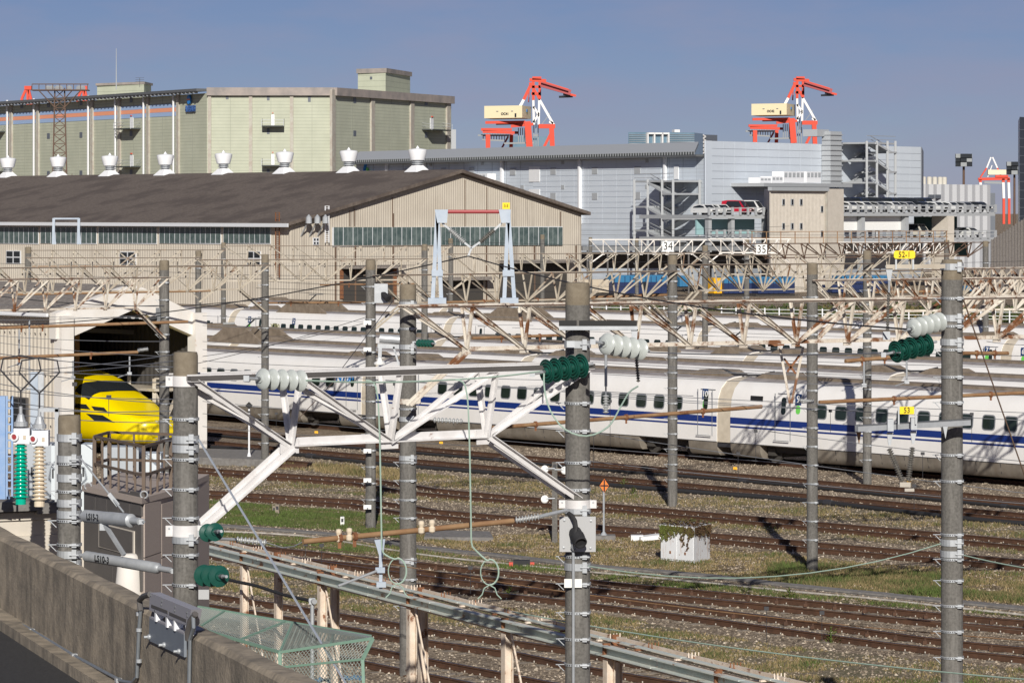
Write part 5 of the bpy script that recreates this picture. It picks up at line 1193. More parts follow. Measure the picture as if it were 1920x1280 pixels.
UL = MB().hexa([V(q) for q in ((0, -.5, -.07), (1, -.5, -.07), (1, .5, -.07), (0, .5, -.07), (0, -.5, .07), (1, -.5, .07), (1, .5, .07), (0, .5, .07))]).hexa([V(q) for q in ((0, -.5, -.95), (1, -.5, -.95), (1, -.36, -.95), (0, -.36, -.95), (0, -.5, -.07), (1, -.5, -.07), (1, -.36, -.07), (0, -.36, -.07))])
ULM = {}
def member(name, p, q, w_, m_, parent, up=UP):
    if m_ not in ULM: ULM[m_] = UL.mesh('steel_angle', m_)
    p, q = V(p), V(q); d = q - p; L = d.length; d.normalize(); y = V(up).cross(d)
    if y.length < .05: y = V((0, 1, 0)).cross(d)
    y.normalize(); z = d.cross(y)
    if y.y > 0: y, z = -y, -z
    return inst(name, ULM[m_], parent, frame(p, d * L, y * w_, z * w_))
def beam(label, p, q, n, depth=.95, sep=.5, w_=.07, mt='paint_cream', kl=None, kr=None, top='chord_top', chordw=None, fl=.03, group='rusty lattice beams spanning the yard', flatlow=True, mid=None):
    """lattice beam: two upper chords, one lower chord, web members, knees to the poles"""
    p, q = V(p), V(q); d = (q - p); d.normalize(); lat = V((-d.y, d.x, 0)).normalized() * (sep / 2); lat = lat if lat.y > 0 else -lat
    t = thing('lattice_beam', label, 'beam', (p + q) / 2 - UP * depth, group); cw = chordw or w_
    up_ = [p.lerp(q, i / n) for i in range(n + 1)]; lo_ = [k - UP * depth for k in up_]
    for s in (-1, 1):
        a, b = p + lat * s - d * .1, q + lat * s + d * .1
        member('upper_chord', a, b, cw, mt, t); MB().bar(a + UP * (cw * .07 + fl / 2 + .001), b + UP * (cw * .07 + fl / 2 + .001), cw * 1.25, fl).build('chord_flange', top, t)
    member('lower_chord', lo_[1], lo_[n - 1], cw * 1.25, mt, t)
    h = mid if mid is not None else n / 2.0
    for i in range(1, n):
        for s in (-1, 1):
            member('vertical', up_[i] + lat * s, lo_[i], w_, mt, t, lat)
    for i in range(n + 1):
        for s in (-1, 1):
            if i < h and 1 <= i + 1 <= n - 1: member('diagonal', up_[i] + lat * s, lo_[i + 1], w_, mt, t, lat)
            if i > h and 1 <= i - 1 <= n - 1: member('diagonal', up_[i] + lat * s, lo_[i - 1], w_, mt, t, lat)
    for i in range(1, n): MB().box(lo_[i], (.22 * cw / .07, .02, .15 * cw / .07), (d, lat.normalized(), UP)).build('gusset', mt, t)
    for kk, i, e in ((kl, 1, p), (kr, n - 1, q)):
        if kk is not None:
            for s in (-.5, .5): member('knee_brace', lo_[i] + lat * s, V((e.x, e.y, lo_[i].z - kk)) + lat * s * .8, w_ * 1.15, mt, t, lat)
    return t
def lvl(x, y, h=2.2): return P(x, y, h * F / (y - YH))
def atz(key, z): b = POLES[key][0]; return V((b.x, b.y, z))
z1 = HC - (701 - YH) * 52 / F
b1 = beam('white painted beam in the foreground between two thick poles', atz('P3', z1), atz('P1', z1), 4, 1.0, .52, .074, 'paint_white', 1.25, 1.05, 'cladding_dark', .10, .065)
b2 = beam('long rust stained beam crossing the right half behind the thick pole', lvl(765, 577), lvl(2135, 556), 14, 1.0, .5, .064, 'paint_rusty', 1.2, None, 'chord_top', .075)
beam('rusty beam in front of the small shed roof', lvl(-150, 527), lvl(308, 521), 8, .98, .5, .044, 'paint_rusty', None, 1.0, mid=-1)
beam('pale beam over the small shed ending at the slim pole', lvl(-60, 504), lvl(497, 498), 11, .95, .5, .044, 'paint_cream', None, .9)
beam('pale beam left of the small gap before the workshop', lvl(53, 484), lvl(372, 484), 8, .95, .5, .044, 'paint_cream', .9, .9)
beam('cream beam before the workshop windows, right neighbour of the gap beam', lvl(374, 488), lvl(796, 486), 9, .95, .5, .044, 'paint_cream', .9, .9)
beam('thin far beam at left before the workshop windows', lvl(57, 470), lvl(419, 469), 9, .95, .5, .044, 'paint_cream', .9, .9)
beam('thin far beam under the gable windows', lvl(421, 462), lvl(846, 461), 10, .95, .5, .044, 'paint_cream', .9, .9)
beam('cream beam passing behind the grey frame to the car 10 pole', atz('P6', HC - 2.2), atz('P7', HC - 2.2), 10, .95, .5, .044, 'paint_cream', .9, 1.0)
beam('thin beam behind the thick central pole', lvl(845, 477), lvl(1322, 475), 11, .95, .5, .044, 'paint_cream', .9, .9)
beam('cream beam between the car 10 pole and the shadow pole', atz('P7', HC - 1.98), atz('P9', HC - 2.08), 9, .95, .5, .044, 'paint_cream', .9, 1.0)
beam('rusty beam running right from the car 9 pole', atz('P8', HC - 2.08), lvl(2060, 521, 2.05), 10, .95, .5, .055, 'paint_rusty', .9, None)
beam('thin beam before the beige house', lvl(1322, 479), lvl(1790, 477), 11, .95, .5, .044, 'paint_cream', .9, .9)
beam('pale beam right of the shadow pole behind the 52-1 sign', lvl(1630, 509), lvl(2010, 502), 9, .95, .5, .044, 'paint_cream', .9, None)
beam('far white beam carrying the number 34 plate', lvl(1107, 450, 1.9), lvl(1322, 450, 1.9), 9, .9, .5, .06, 'portal_white', .6, .6, 'portal_white')
beam('far white beam left of the number 35 plate', lvl(1330, 449, 1.9), lvl(1480, 449, 1.9), 7, .9, .5, .06, 'portal_white', .6, .6, 'portal_white')
beam('far brown walkway beam with railing before the beige house', lvl(1400, 458, 2.0), lvl(1848, 455, 2.0), 13, .85, .6, .055, 'lattice_brown', None, None)
beam('far white dense beam below the parking deck', lvl(1575, 455, 2.4), lvl(1775, 455, 2.4), 16, .75, .4, .055, 'portal_white', None, None, 'portal_white')
beam('pale beam at right behind the pole ladder', lvl(1800, 505, 2.0), lvl(2040, 502, 2.0), 7, .95, .5, .055, 'paint_rusty', .8, None)
# gantry handrail on the brown walkway beam
t = thing('walkway_railing', 'thin brown handrail along the far walkway beam', 'railing', lvl(1600, 456, 2.0))
for i in range(15): p = lvl(1410, 458, 2.0).lerp(lvl(1775, 455.5, 2.0), i / 14); MB().bar(p, p + UP * .75, .05).build('post', 'pipe_brown', t)
for h in (.38, .74): MB().bar(lvl(1408, 458, 2.0) + UP * h, lvl(1777, 455.5, 2.0) + UP * h, .035).build('rail', 'pipe_brown', t)

# white painted collars where the foreground beam meets its poles
def collar(key, y, h, m_, wd=1.06):
    b, top, r, Z, x = POLES[key]; z = HC - (y - YH) * Z / F; t = thing('pole_collar', {('P3', 714): 'white painted collar at the upper end of the foreground beam', ('P3', 994): 'white painted collar at the foot of the left knee brace', ('P1', 944): 'white painted collar at the foot of the right knee brace', ('P5', 752): 'rust stained white collar on the pole left of centre'}[(key, y)], 'collar', V((b.x, b.y, z)))
    MB().lathe(V((b.x, b.y, z)), UP, [(r * 1.02, -h / 2), (r * wd + .012, -h / 2), (r * wd + .012, h / 2), (r * 1.02, h / 2)], 24).build('ring', m_, t, 40)
    for sx_ in (-1, 1): MB().box(V((b.x + sx_ * (r + .05), b.y - .06, z)), (.1, .05, h * .95)).build('lug', m_, t); MB().tube(V((b.x + sx_ * (r + .05), b.y - .1, z + h * .25)), V((b.x + sx_ * (r + .05), b.y, z + h * .25)), .015, 6).build('bolt', 'galv', t)
collar('P3', 714, .15, 'paint_white'); collar('P3', 994, .16, 'paint_white'); collar('P1', 944, .13, 'paint_white'); collar('P5', 752, .12, 'paint_rusty')
# ---- insulators
DISC = [(.02, -.07), (.052, -.07), (.056, -.02), (.06, 0), (.125, .018), (.128, .026), (.10, .032), (.07, .028), (.05, .03), (.03, .06), (.02, .07)]
DM = {}
def disc(m_, r):
    k = (m_, r)
    if k not in DM:
        if m_ == 'porcelain_green': pr = [(.018, -.05), (.05, -.05), (.06, -.02), (.127, .0), (.13, .006), (.122, .014), (.118, -.004), (.108, -.004), (.104, .022), (.094, .022), (.09, .0), (.078, .0), (.074, .026), (.062, .026), (.056, .004), (.045, .006), (.035, .05), (.018, .05)]
        else: pr = [(.018, -.075), (.045, -.075), (.05, -.045), (.085, -.03), (.12, .005), (.13, .035), (.127, .042), (.09, .02), (.05, .02), (.03, .07), (.018, .075)]
        DM[k] = lathe_mesh('disc', [(a * r / .13, b * (1.0 if m_ == 'porcelain_green' else .72) * r / .19) for a, b in pr], m_, 22, 40)
    return DM[k]
def dstring(label, p, q, n, r, m_, flip=False):
    p, q = V(p), V(q); d = (q - p).normalized(); t = thing('insulator_string', label, 'insulator', (p + q) / 2, 'disc insulator strings'); L = (q - p).length
    for i in range(n): inst('disc', disc(m_, r), t, zframe(p.lerp(q, (i + .5) / n), -d if flip else d))
    MB().tube(p - d * .16, p + d * .05, .022).tube(q - d * .05, q + d * .14, .022).box(p - d * .2, (.08, .05, .08)).build('end_fitting', 'galv', t)
    MB().tube(p, q, .03, 8).build('core', 'galv_dark', t); return t
def rod_ins(parent, p, q, r, n, m_, name='rod_insulator'):
    p, q = V(p), V(q); L = (q - p).length; pr = [(r * .35, 0)]
    for i in range(n):
        a = L * (i + .15) / n; b = L * (i + .85) / n; pr += [(r * .5, a), (r, (a + b) / 2 - L * .12 / n), (r, (a + b) / 2 + L * .08 / n), (r * .5, b)]
    pr += [(r * .35, L)]; return MB().lathe(p, q - p, pr, 14).build(name, m_, parent, 30)
gdir = V((-.78, -.60, -.10)).normalized()
c = P(1058, 691, 53.4); dstring('dark green disc string hanging on the thick central pole', c + gdir * .42, c - gdir * .42, 5, .19, 'porcelain_green', True)
c = P(1709, 652, 59.2); gd2 = V((-.80, -.58, -.16)).normalized(); dstring('dark green disc string left of the thick right pole', c + gd2 * .44, c - gd2 * .44, 5, .19, 'porcelain_green', True)
dstring('white disc string right of the thick central pole', P(1128, 643, 52.3), P(1206, 656, 53.0), 5, .165, 'porcelain')
dstring('white disc string left end of the foreground beam', P(482, 710, 49.3), P(570, 714, 49.95), 5, .155, 'porcelain')
dstring('white disc string beside the 52-1 bracket on the right pole', P(1766, 602, 59.75), P(1706, 617, 59.15), 5, .165, 'porcelain', True)
dstring('small dark green discs between the two slim poles by the logo', P(783, 643, 79.4), P(812, 644, 78.6), 5, .085, 'porcelain_green', True)
dstring('dark green disc pair beside the knee of the foreground beam', P(383, 999, 49.6), P(410, 996, 48.9), 2, .13, 'porcelain_green', True)
dstring('dark green disc trio low on the left thick pole', P(376, 1078, 49.8), P(418, 1080, 49.0), 3, .155, 'porcelain_green', True)
# channel arm and hanging bracket on the central pole
t = thing('bracket_arm', 'steel channel arm on the thick central pole, its inside blackened as shade', 'arm', P(1120, 610, 53.6))
MB().bar(P(1046, 618, 53.72), P(1196, 618, 53.72), .16, .014).build('channel', 'black', t); MB().bar(P(1048, 615, 53.64), P(1194, 615, 53.64), .014, .06).build('channel_flange', 'galv', t); MB().bar(P(1048, 608, 53.82), P(1194, 608, 53.82), .014, .12).build('channel_flange', 'black', t)  # black web and rear flange: shade inside the channel put into the colour
MB().prism([P(1182, 612, 53.66), P(1196, 612, 53.66), P(1194, 642, 53.66), P(1187, 642, 53.66)], (0, .05, 0)).build('hanger', 'galv', t)
rod_ins(t, P(1191, 645, 53.6), P(1197, 716, 53.6), .032, 15, 'porcelain_dark'); MB().tube(P(1191, 640, 53.6), P(1191, 648, 53.6), .03).build('clevis', 'galv', t)
MB().tube(P(1136, 655, 53.6), P(1136, 724, 53.6), .022).build('drop_rod', 'galv', t); rod_ins(t, P(1136, 740, 53.6), P(1136, 775, 53.6), .05, 7, 'porcelain_grey'); MB().tube(P(1136, 724, 53.6), P(1136, 740, 53.6), .012).build('link', 'cable_grey', t)
MB().box(P(1070, 645, 53.62), (.12, .05, .1)).build('clamp', 'galv', t)
# plate with loudspeaker
t = thing('loudspeaker_plate', 'square grey plate with a black loudspeaker on the central pole', 'loudspeaker', P(1083, 1034, 53.7)); pz = 53.72
MB().prism([P(1049, 1034, pz), P(1117, 1034, pz), P(1117, 968, pz), P(1049, 968, pz)], (0, .03, 0)).build('plate', 'box_grey', t)
for x_, y_ in ((1058, 975), (1108, 976), (1057, 1026), (1107, 1027)): MB().lathe(P(x_, y_, pz), V((0, -1, 0)), [(.018, 0), (.018, .012), (.005, .016)], 8).build('bolt', 'galv', t)
q = P(1083, 1006, pz - .16); ax_ = V((.25, -.75, -.45)).normalized(); MB().lathe(q - ax_ * .16, ax_, [(.05, 0), (.095, .02), (.10, .12), (.107, .14), (.107, .2), (.10, .22), (.103, .32), (.085, .33), (.08, .28)], 18).build('loudspeaker', 'rubber', t, 40)
MB().path([P(1066, 962, pz - .02), P(1072, 966, pz - .08), P(1078, 976, pz - .14), P(1080, 990, pz - .18), P(1078, 1000, pz - .2)], .035, 8).build('hose', 'rubber', t, 40)
MB().path([P(1076, 1012, pz - .1), P(1072, 1026, pz - .08), P(1075, 1031, pz - .06), P(1079, 1030, pz - .03)], .02, 8).build('cable', 'cable_grey', t)
MB().path([P(1075, 1034, 53.72), P(1075, 1300, 53.72)], .022, 8).build('conduit', 'galv', t); MB().prism([P(1058, 1101, 53.75), P(1091, 1101, 53.75), P(1091, 1085, 53.75), P(1058, 1085, 53.75)], (0, .05, 0)).build('junction_plate', 'sign_white', t)
# arms on the right pole
t = thing('sign_arm', 'steel arm with hanging bracket below the yellow 52-1 sign', 'arm', P(1700, 500, 59.6)); zz = 59.7
MB().bar(P(1661, 500, zz), P(1772, 499, zz), .06, .07).build('arm', 'paint_cream', t); MB().prism([P(1660, 498, zz), P(1675, 498, zz), P(1670, 527, zz), P(1665, 527, zz)], (0, .05, 0)).build('hanger', 'galv', t)
MB().tube(P(1667, 525, zz), P(1667, 548, zz), .02).build('link', 'galv', t); rod_ins(t, P(1666, 552, zz), P(1664, 620, zz), .032, 14, 'porcelain_dark'); MB().box(P(1662, 629, zz), (.12, .08, .14)).build('clamp', 'galv', t)
def plate_sign(name, label, x0, y0, x1, y1, Z, body, m_, tm, size, octo=False, group=None):
    t = thing(name, label, 'sign', P((x0 + x1) / 2, y1, Z), group); c = 3 if octo else 0
    pts = [(x0 + c, y0), (x1 - c, y0), (x1, y0 + c), (x1, y1 - c), (x1 - c, y1), (x0 + c, y1), (x0, y1 - c), (x0, y0 + c)] if octo else [(x0, y0), (x1, y0), (x1, y1), (x0, y1)]
    pl = MB().prism([P(a, b, Z) for a, b in pts], (0, .015, 0)).build('plate', m_, t)
    if body: lettering('lettering', body, size, tm, pl, P((x0 + x1) / 2, (y0 + y1) / 2, Z - .012), V((1, 0, 0)), UP, .004, .0, .85)
    return t
t = plate_sign('number_sign', 'yellow plate reading 52-1 beside the right pole top', 1676, 470, 1716, 485, 59.6, '52-1', 'sign_yellow', 'black', .135, True)
MB().bar(P(1680, 470, 59.64), P(1680, 505, 59.64), .03).build('strap', 'galv', t); MB().bar(P(1712, 470, 59.64), P(1712, 505, 59.64), .03).build('strap', 'galv', t)
plate_sign('number_sign', 'white plate reading 34 on the far white beam', 1242, 452, 1263, 472, 190, '34', 'sign_white', 'black', .62)
plate_sign('number_sign', 'white plate reading 35 before the beige house corner', 1418, 458, 1438, 478, 195, '35', 'sign_white', 'black', .62)
t = thing('channel_bracket', 'pale steel channel arm with two dark hanging insulators at the 53 plate', 'arm', P(1710, 800, 59)); za, zb_ = 58.6, 59.5
MB().bar(P(1606, 803, za), P(1817, 791, zb_), .11, .105).build('channel', 'galv', t); MB().bar(P(1606, 797.5, za), P(1817, 785.5, zb_), .13, .012).build('channel_flange', 'galv_dark', t)
for x_ in (1610, 1772): MB().prism([P(x_ - 4, 809 - (x_ - 1610) * .06, 58.9), P(x_ + 5, 809 - (x_ - 1610) * .06, 58.9), P(x_ + 1, 832 - (x_ - 1610) * .06, 58.9)], (0, .08, 0)).build('bracket', 'pipe_brown' if x_ < 1700 else 'galv', t)
for x_, x2 in ((1669, 1692), (1713, 1703)):
    y_ = 800 - (x_ - 1606) * .057; MB().box(P(x_, y_, 58.75), (.10, .16, .2)).build('clamp', 'galv', t); MB().prism([P(x_ - 6, y_ + 14, 58.8), P(x_ + 6, y_ + 14, 58.8), P(x_ + 1, y_ + 38, 58.8), P(x_ - 3, y_ + 38, 58.8)], (0, .04, 0)).build('hanger', 'galv', t)
    rod_ins(t, P(x_ - 2, y_ + 44, 58.8), P(x2, 902, 58.8), .05, 15, 'porcelain_dark')
MB().box(P(1697, 908, 58.8), (.18, .06, .08)).box(P(1705, 918, 58.8), (.16, .05, .05)).build('wire_clamp', 'bolt', t)
t = plate_sign('number_sign', 'yellow plate reading 53 on the pale channel arm', 1687, 762, 1714, 776, 58.6, '53', 'sign_yellow', 'black', .13)
for x_ in (1685, 1717): MB().bar(P(x_, 763, 58.63), P(x_, 795, 58.63), .025).build('strap', 'galv', t)
# grey frame on the long beam
t = thing('strain_frame', 'blue grey steel frame with V insulators and red brown crossbar', 'frame', P(885, 575, 81.6)); zf = 81.4
for xa, xb in ((820, 835), (953, 940)):
    for a, b in (((xa - 9) if xa < 900 else xa + 12, 572), (xa + (8 if xa < 900 else -8), 572)): MB().bar(P(xa, 396, zf), P(a, b, zf), .09, .13, V((0, 1, 0))).build('leg', 'galv_blue', t)
    MB().prism([P(min(xa, xb) - 5, 393, zf - .1), P(max(xa, xb) + 5, 393, zf - .1), P(max(xa, xb) + 3, 418, zf - .1), P(min(xa, xb), 418, zf - .1)], (0, .05, 0)).build('gusset', 'galv_blue', t)
    MB().box(P(xa + (0 if xa < 900 else 2), 567, zf), (.42, .5, .22)).build('base_box', 'galv_blue', t); MB().box(P(xa, 512, zf), (.26, .2, .14)).build('tie_plate', 'galv_blue', t)
MB().tube(P(828, 397, zf), P(942, 397, zf), .045, 10).build('crossbar', 'crane_maroon', t)
rod_ins(t, P(843, 430, zf), P(871, 455, zf), .07, 10, 'porcelain_grey'); rod_ins(t, P(927, 431, zf), P(900, 454, zf), .07, 10, 'porcelain_dark')
mb = MB()
for a, b in (((829, 418), (843, 430)), ((871, 455), (884, 465)), ((941, 418), (927, 431)), ((900, 454), (884, 465)), ((884, 465), (878, 480))): mb.bar(P(*a, zf), P(*b, zf), .045)
mb.build('linkage', 'galv', t)
plate_sign('number_sign', 'small yellow square plate on top of the grey frame', 942, 380, 956, 392, 81.3, '5-5', 'sign_yellow', 'black', .085)
t = thing('strain_frame', 'small pale frame on the far left beam before workshop windows', 'frame', P(124, 460, 175)); 
for x_ in (101, 148): MB().bar(P(x_, 409, 175), P(x_ - 1, 458, 175), .13).build('leg', 'galv_blue', t); MB().bar(P(x_, 430, 175), P(x_ + 3, 458, 175), .08).build('stay', 'galv_blue', t)
MB().bar(P(101, 410, 175), P(148, 410, 175), .08).build('crossbar', 'galv_blue', t)

# ---- brown steady pipes
def pipe(label, x0, y0, Z0, x1, y1, Z1, r, insl=None, insr=None, m_='pipe_brown', hang=(), group='rusty brown steady pipes'):
    p, q = P(x0, y0, Z0), P(x1, y1, Z1); t = thing('steady_pipe', label, 'pipe', (p + q) / 2, group); MB().tube(p, q, r, 10).build('pipe', m_, t, 40)
    for s in (insl, insr):
        if s: a, b = P(s[0], s[1], s[4]), P(s[2], s[3], s[4]); rod_ins(t, a, b, s[5], 8, 'porcelain_grey')
    for f_ in hang:
        c = p.lerp(q, f_); MB().lathe(c - (q - p).normalized() * .03, q - p, [(r, 0), (r * 1.6, .005), (r * 1.6, .055), (r, .06)], 10).box(c - UP * (r + .05), (.05, .05, .12)).build('pipe_clamp', 'rust', t)
    return t
t = pipe('brown pipe with pale clamps across the lower foreground', 568, 1015, 51.2, 962, 976, 53, .042, (442, 1011, 500, 1017, 50.6, .05), (966, 975, 1012, 968, 53.2, .055), hang=(.17, .24))
MB().tube(P(376, 1008, 49.9), P(442, 1011, 50.5), .022).tube(P(1012, 968, 53.2), P(1062, 956, 53.6), .03).build('end_rod', 'galv', t)
MB().path([P(500, 1017, 50.6), P(530, 1026, 50.7), P(550, 1024, 50.9), P(566, 1016, 51.1)], .008).build('slack_wire', 'cable_grey', t)
MB().prism([P(702, 1012, 51.7), P(722, 1010, 51.7), P(718, 1045, 51.7), P(712, 1045, 51.7)], (0, .06, 0)).build('hanger', 'galv_blue', t); MB().bar(P(714, 1040, 51.7), P(714, 1103, 51.7), .05).build('drop_bar', 'galv_blue', t)
MB().box(P(713, 1068, 51.65), (.14, .08, .08)).box(P(715, 1095, 51.65), (.14, .08, .08)).build('clamp', 'galv_blue', t); MB().tube(P(634, 1098, 51.2), P(706, 1070, 51.6), .02).build('stay', 'galv', t)
for x_ in (635, 655, 790, 810): MB().lathe(P(x_, 1003 - (x_ - 640) * .1, 51.5), UP, [(.02, -.1), (.045, -.08), (.05, -.02), (.03, .0), (.045, .05), (.04, .09), (.01, .1)], 10).build('small_insulator', 'porcelain_beige', t)
t = pipe('rusty pipe before the bullet train reaching to the car 10 door', 906, 803, 88, 1428, 762, 93, .052, (812, 787, 868, 790, 87, .075), None, hang=(.18, .5, .78))
t = pipe('rusty pipe before car 9 passing behind the right pole', 1536, 754, 92, 1990, 733, 96, .052, (1500, 750, 1526, 753, 91.5, .06), None, hang=(.3, .7))
t = pipe('rusty pipe across the shed portal, upper one', -40, 616, 118, 352, 603, 121, .055, (418, 607, 440, 606, 122, .06), None, hang=(.2, .3))
t = pipe('rusty pipe across the shed portal, lower one', -40, 673, 112, 258, 660, 115, .055, (258, 657, 278, 654, 115, .07), None, hang=(.25, .7))
for lab, a in (('thin brown pipe over the roof of the small shed', (30, 552, 150, 395, 545, 152, .05)), ('thin brown pipe below the workshop wall at left', (478, 568, 160, 700, 567, 163, .05)), ('pale brown pipe beside the windows of the far bullet train', (886, 634, 110, 1065, 628, 112, .05)),
   ('short rusty pipe with ring clamps below the green discs', (1585, 677, 100, 1690, 668, 101, .06)), ('brown pipe right of the right pole by the car 7 plate', (1806, 662, 100, 1890, 662, 101, .055)), ('cream pipe under the beam at the grey frame', (830, 567, 120, 1080, 561, 124, .05)),
   ('thin cream pipe under the beam by the number 34 pole', (1090, 558, 125, 1250, 553, 127, .045)), ('thin cream pipe under the beam right of the shadow pole', (1640, 548, 135, 1770, 546, 137, .05)), ('thin cream pipe at far left before the workshop doors', (60, 500, 180, 390, 499, 182, .045)), ('thin pipe before the workshop doorways', (600, 534, 180, 780, 532, 182, .045))):
    pipe(lab, *a, hang=(.3, .7))
for x_, y0, y1, Z in ((55, 600, 728, 113), (36, 618, 682, 116), (243, 668, 700, 114), (137, 676, 708, 112), (1620, 678, 722, 100), (1700, 662, 716, 101)):
    mb = MB(); mb.tube(P(x_, y0, Z), P(x_, y1, Z), .028); mb.box(P(x_, y1, Z), (.14, .1, .1)); mb.bar(P(x_, y1, Z), P(x_ - 22, y1 + 7, Z - .3), .025); tag(mb.build('registration_arm', 'galv'), 'slender pale dropper arm hanging from a steady pipe', 'arm', 'dropper arms')

# ---- wires
def wire(label, a, b, r=.010, m_='cable_grey', sag=0.0, group=None, n=10):
    p, q = P(*a), P(*b); pts_ = [p.lerp(q, i / n) - UP * (sag * 4 * (i / n) * (1 - i / n)) for i in range(n + 1)]
    return tag(MB().path(pts_, r, 5).build('overhead_wire', m_), label, 'wire', group)
GA = 'thin overhead wires above the trains'; LA = 'thin overhead wire running along the tracks in front of the bullet trains'
for a, b in (((380, 640, 135), (1060, 668, 118)), ((380, 655, 130), (700, 668, 120)), ((780, 700, 100), (1060, 712, 96)), ((1110, 700, 100), (1770, 726, 92)), ((1110, 741, 96), (1620, 770, 90)), ((1110, 612, 140), (1770, 636, 125)), ((1110, 690, 104), (1500, 700, 100)), ((700, 712, 100), (1960, 775, 85)), ((960, 727, 100), (1960, 790, 88)), ((380, 690, 120), (1300, 742, 95)), ((380, 752, 118), (1100, 806, 95)), ((380, 775, 120), (1500, 870, 90)), ((1105, 810, 92), (1960, 929, 80)), ((1100, 864, 92), (1960, 947, 82)), ((1440, 808, 90), (1960, 868, 82)), ((380, 799, 118), (900, 836, 98)),
  ((380, 676, 118), (800, 692, 105)), ((1100, 660, 110), (1960, 690, 98)), ((1100, 678, 112), (1960, 716, 98)), ((1290, 645, 125), (1960, 668, 110)), ((380, 592, 150), (1000, 610, 140)), ((380, 610, 150), (1000, 628, 138)), ((960, 614, 140), (1500, 634, 130)), ((620, 585, 160), (1060, 596, 150)), ((1250, 690, 105), (1790, 712, 98)), ((1850, 640, 110), (1960, 646, 108))):
    wire(LA, a, b, .009, 'cable_grey', .05, GA)
GB = 'thin overhead wires before the small shed'; LB = 'thin overhead wire crossing in front of the small beige shed'
for a, b in (((-20, 808, 66), (330, 826, 60)), ((-20, 600, 118), (305, 588, 112)), ((-20, 588, 125), (300, 596, 118)), ((-20, 628, 112), (300, 640, 106)), ((40, 690, 72), (330, 702, 62)), ((-20, 760, 66), (320, 770, 60)), ((-20, 703, 75), (330, 676, 60)), ((-20, 697, 75), (330, 664, 60)), ((-20, 660, 70), (330, 688, 60)), ((-20, 716, 70), (330, 757, 62)), ((-20, 728, 70), (330, 748, 62)), ((-20, 747, 66), (330, 780, 60)), ((-20, 771, 66), (330, 792, 60)), ((-20, 640, 110), (310, 668, 100)), ((-20, 570, 120), (310, 572, 110)), ((80, 702, 70), (330, 716, 62))):
    wire(LB, a, b, .008, 'cable_grey', .06, GB)
GC = 'thin wires before the workshop'; LC = 'thin overhead wire in front of the workshop wall'
for a, b in (((60, 515, 190), (700, 522, 180)), ((430, 475, 220), (830, 480, 210)), ((960, 490, 210), (1440, 486, 200)), ((960, 530, 185), (1250, 536, 175)), ((1270, 560, 170), (1960, 572, 150)), ((1440, 536, 180), (1960, 545, 160)), ((1440, 494, 210), (1960, 488, 200)), ((0, 494, 200), (800, 497, 190)), ((480, 526, 180), (830, 535, 170)), ((560, 548, 170), (830, 552, 165)), ((480, 540, 180), (1080, 546, 165)), ((830, 452, 230), (1440, 462, 215)), ((1090, 432, 260), (1480, 424, 240)), ((1090, 440, 260), (1480, 436, 240)), ((1440, 519, 180), (1960, 522, 170)), ((1100, 547, 170), (1500, 552, 165)), ((1440, 440, 260), (1860, 436, 250)), ((250, 507, 190), (700, 517, 180))):
    wire(LC, a, b, .011, 'cable_dark', .1, GC)
wire('long black cable from the grey frame down to the right pole discs', (878, 480, 81.4), (1700, 617, 58.6), .016, 'cable_dark', .25)
wire('long black cable from the grey frame sloping down to the left', (878, 480, 81.4), (-30, 612, 118), .016, 'cable_dark', .35)
wire('black cable over the small shed gable to the slim pole', (-20, 553, 118), (308, 574, 121), .016, 'cable_dark', .1)
wire('straight black cable from left to the central insulators', (340, 574, 118), (497, 561, 121), .015, 'cable_dark', .0)
wire('grey cable leaving the green discs of the right pole to the left', (1688, 661, 58.8), (1180, 659, 70), .013, 'cable_grey', .05)
wire('pale green cable along the foreground beam', (574, 713, 49.6), (840, 712, 51.5), .013, 'cable_green', .03); wire('pale green cable end rising to the green discs', (836, 712, 51.5), (1012, 696, 52.6), .013, 'cable_green', .02)
wire('pale green cable sweeping across the bottom right', (960, 1146, 62), (1960, 1276, 50), .012, 'cable_green', .12)
wire('rusty contact wire over the trough track, upper', (470, 1008, 80), (1960, 1186, 62), .009, 'cable_brown', .1); wire('rusty contact wire over the trough track, lower', (640, 1040, 78), (1960, 1203, 62), .010, 'pipe_brown', .2)
wire('pale green cable drooping over the ivy cabinet to the right pole', (1104, 1061, 53.8), (1766, 1018, 60), .010, 'cable_green', .36); wire('pale green cable leaving the right pole at the right edge', (1806, 1040, 60), (1960, 1070, 58), .012, 'cable_green', .02)
wire('dark brown guy wire right of the right pole', (1806, 560, 60.2), (1935, 930, 62), .014, 'cable_brown'); wire('steel guy rod from the left thick pole down to the fence', (372, 823, 50), (660, 1300, 44), .016, 'steel_cable')
wire('thin wire from the shed portal to the logo pole', (330, 690, 120), (700, 590, 118), .010, 'cable_dark', .1); wire('second thin wire from the shed portal to the logo pole', (380, 668, 122), (697, 602, 119), .010, 'cable_dark', .1)
wire('thin black wire crossing steeply behind the white beam', (600, 745, 70), (740, 560, 78), .008, 'cable_dark'); wire('thin brown wire crossing steeply by the left of the logo', (545, 800, 70), (650, 690, 74), .008, 'cable_brown')
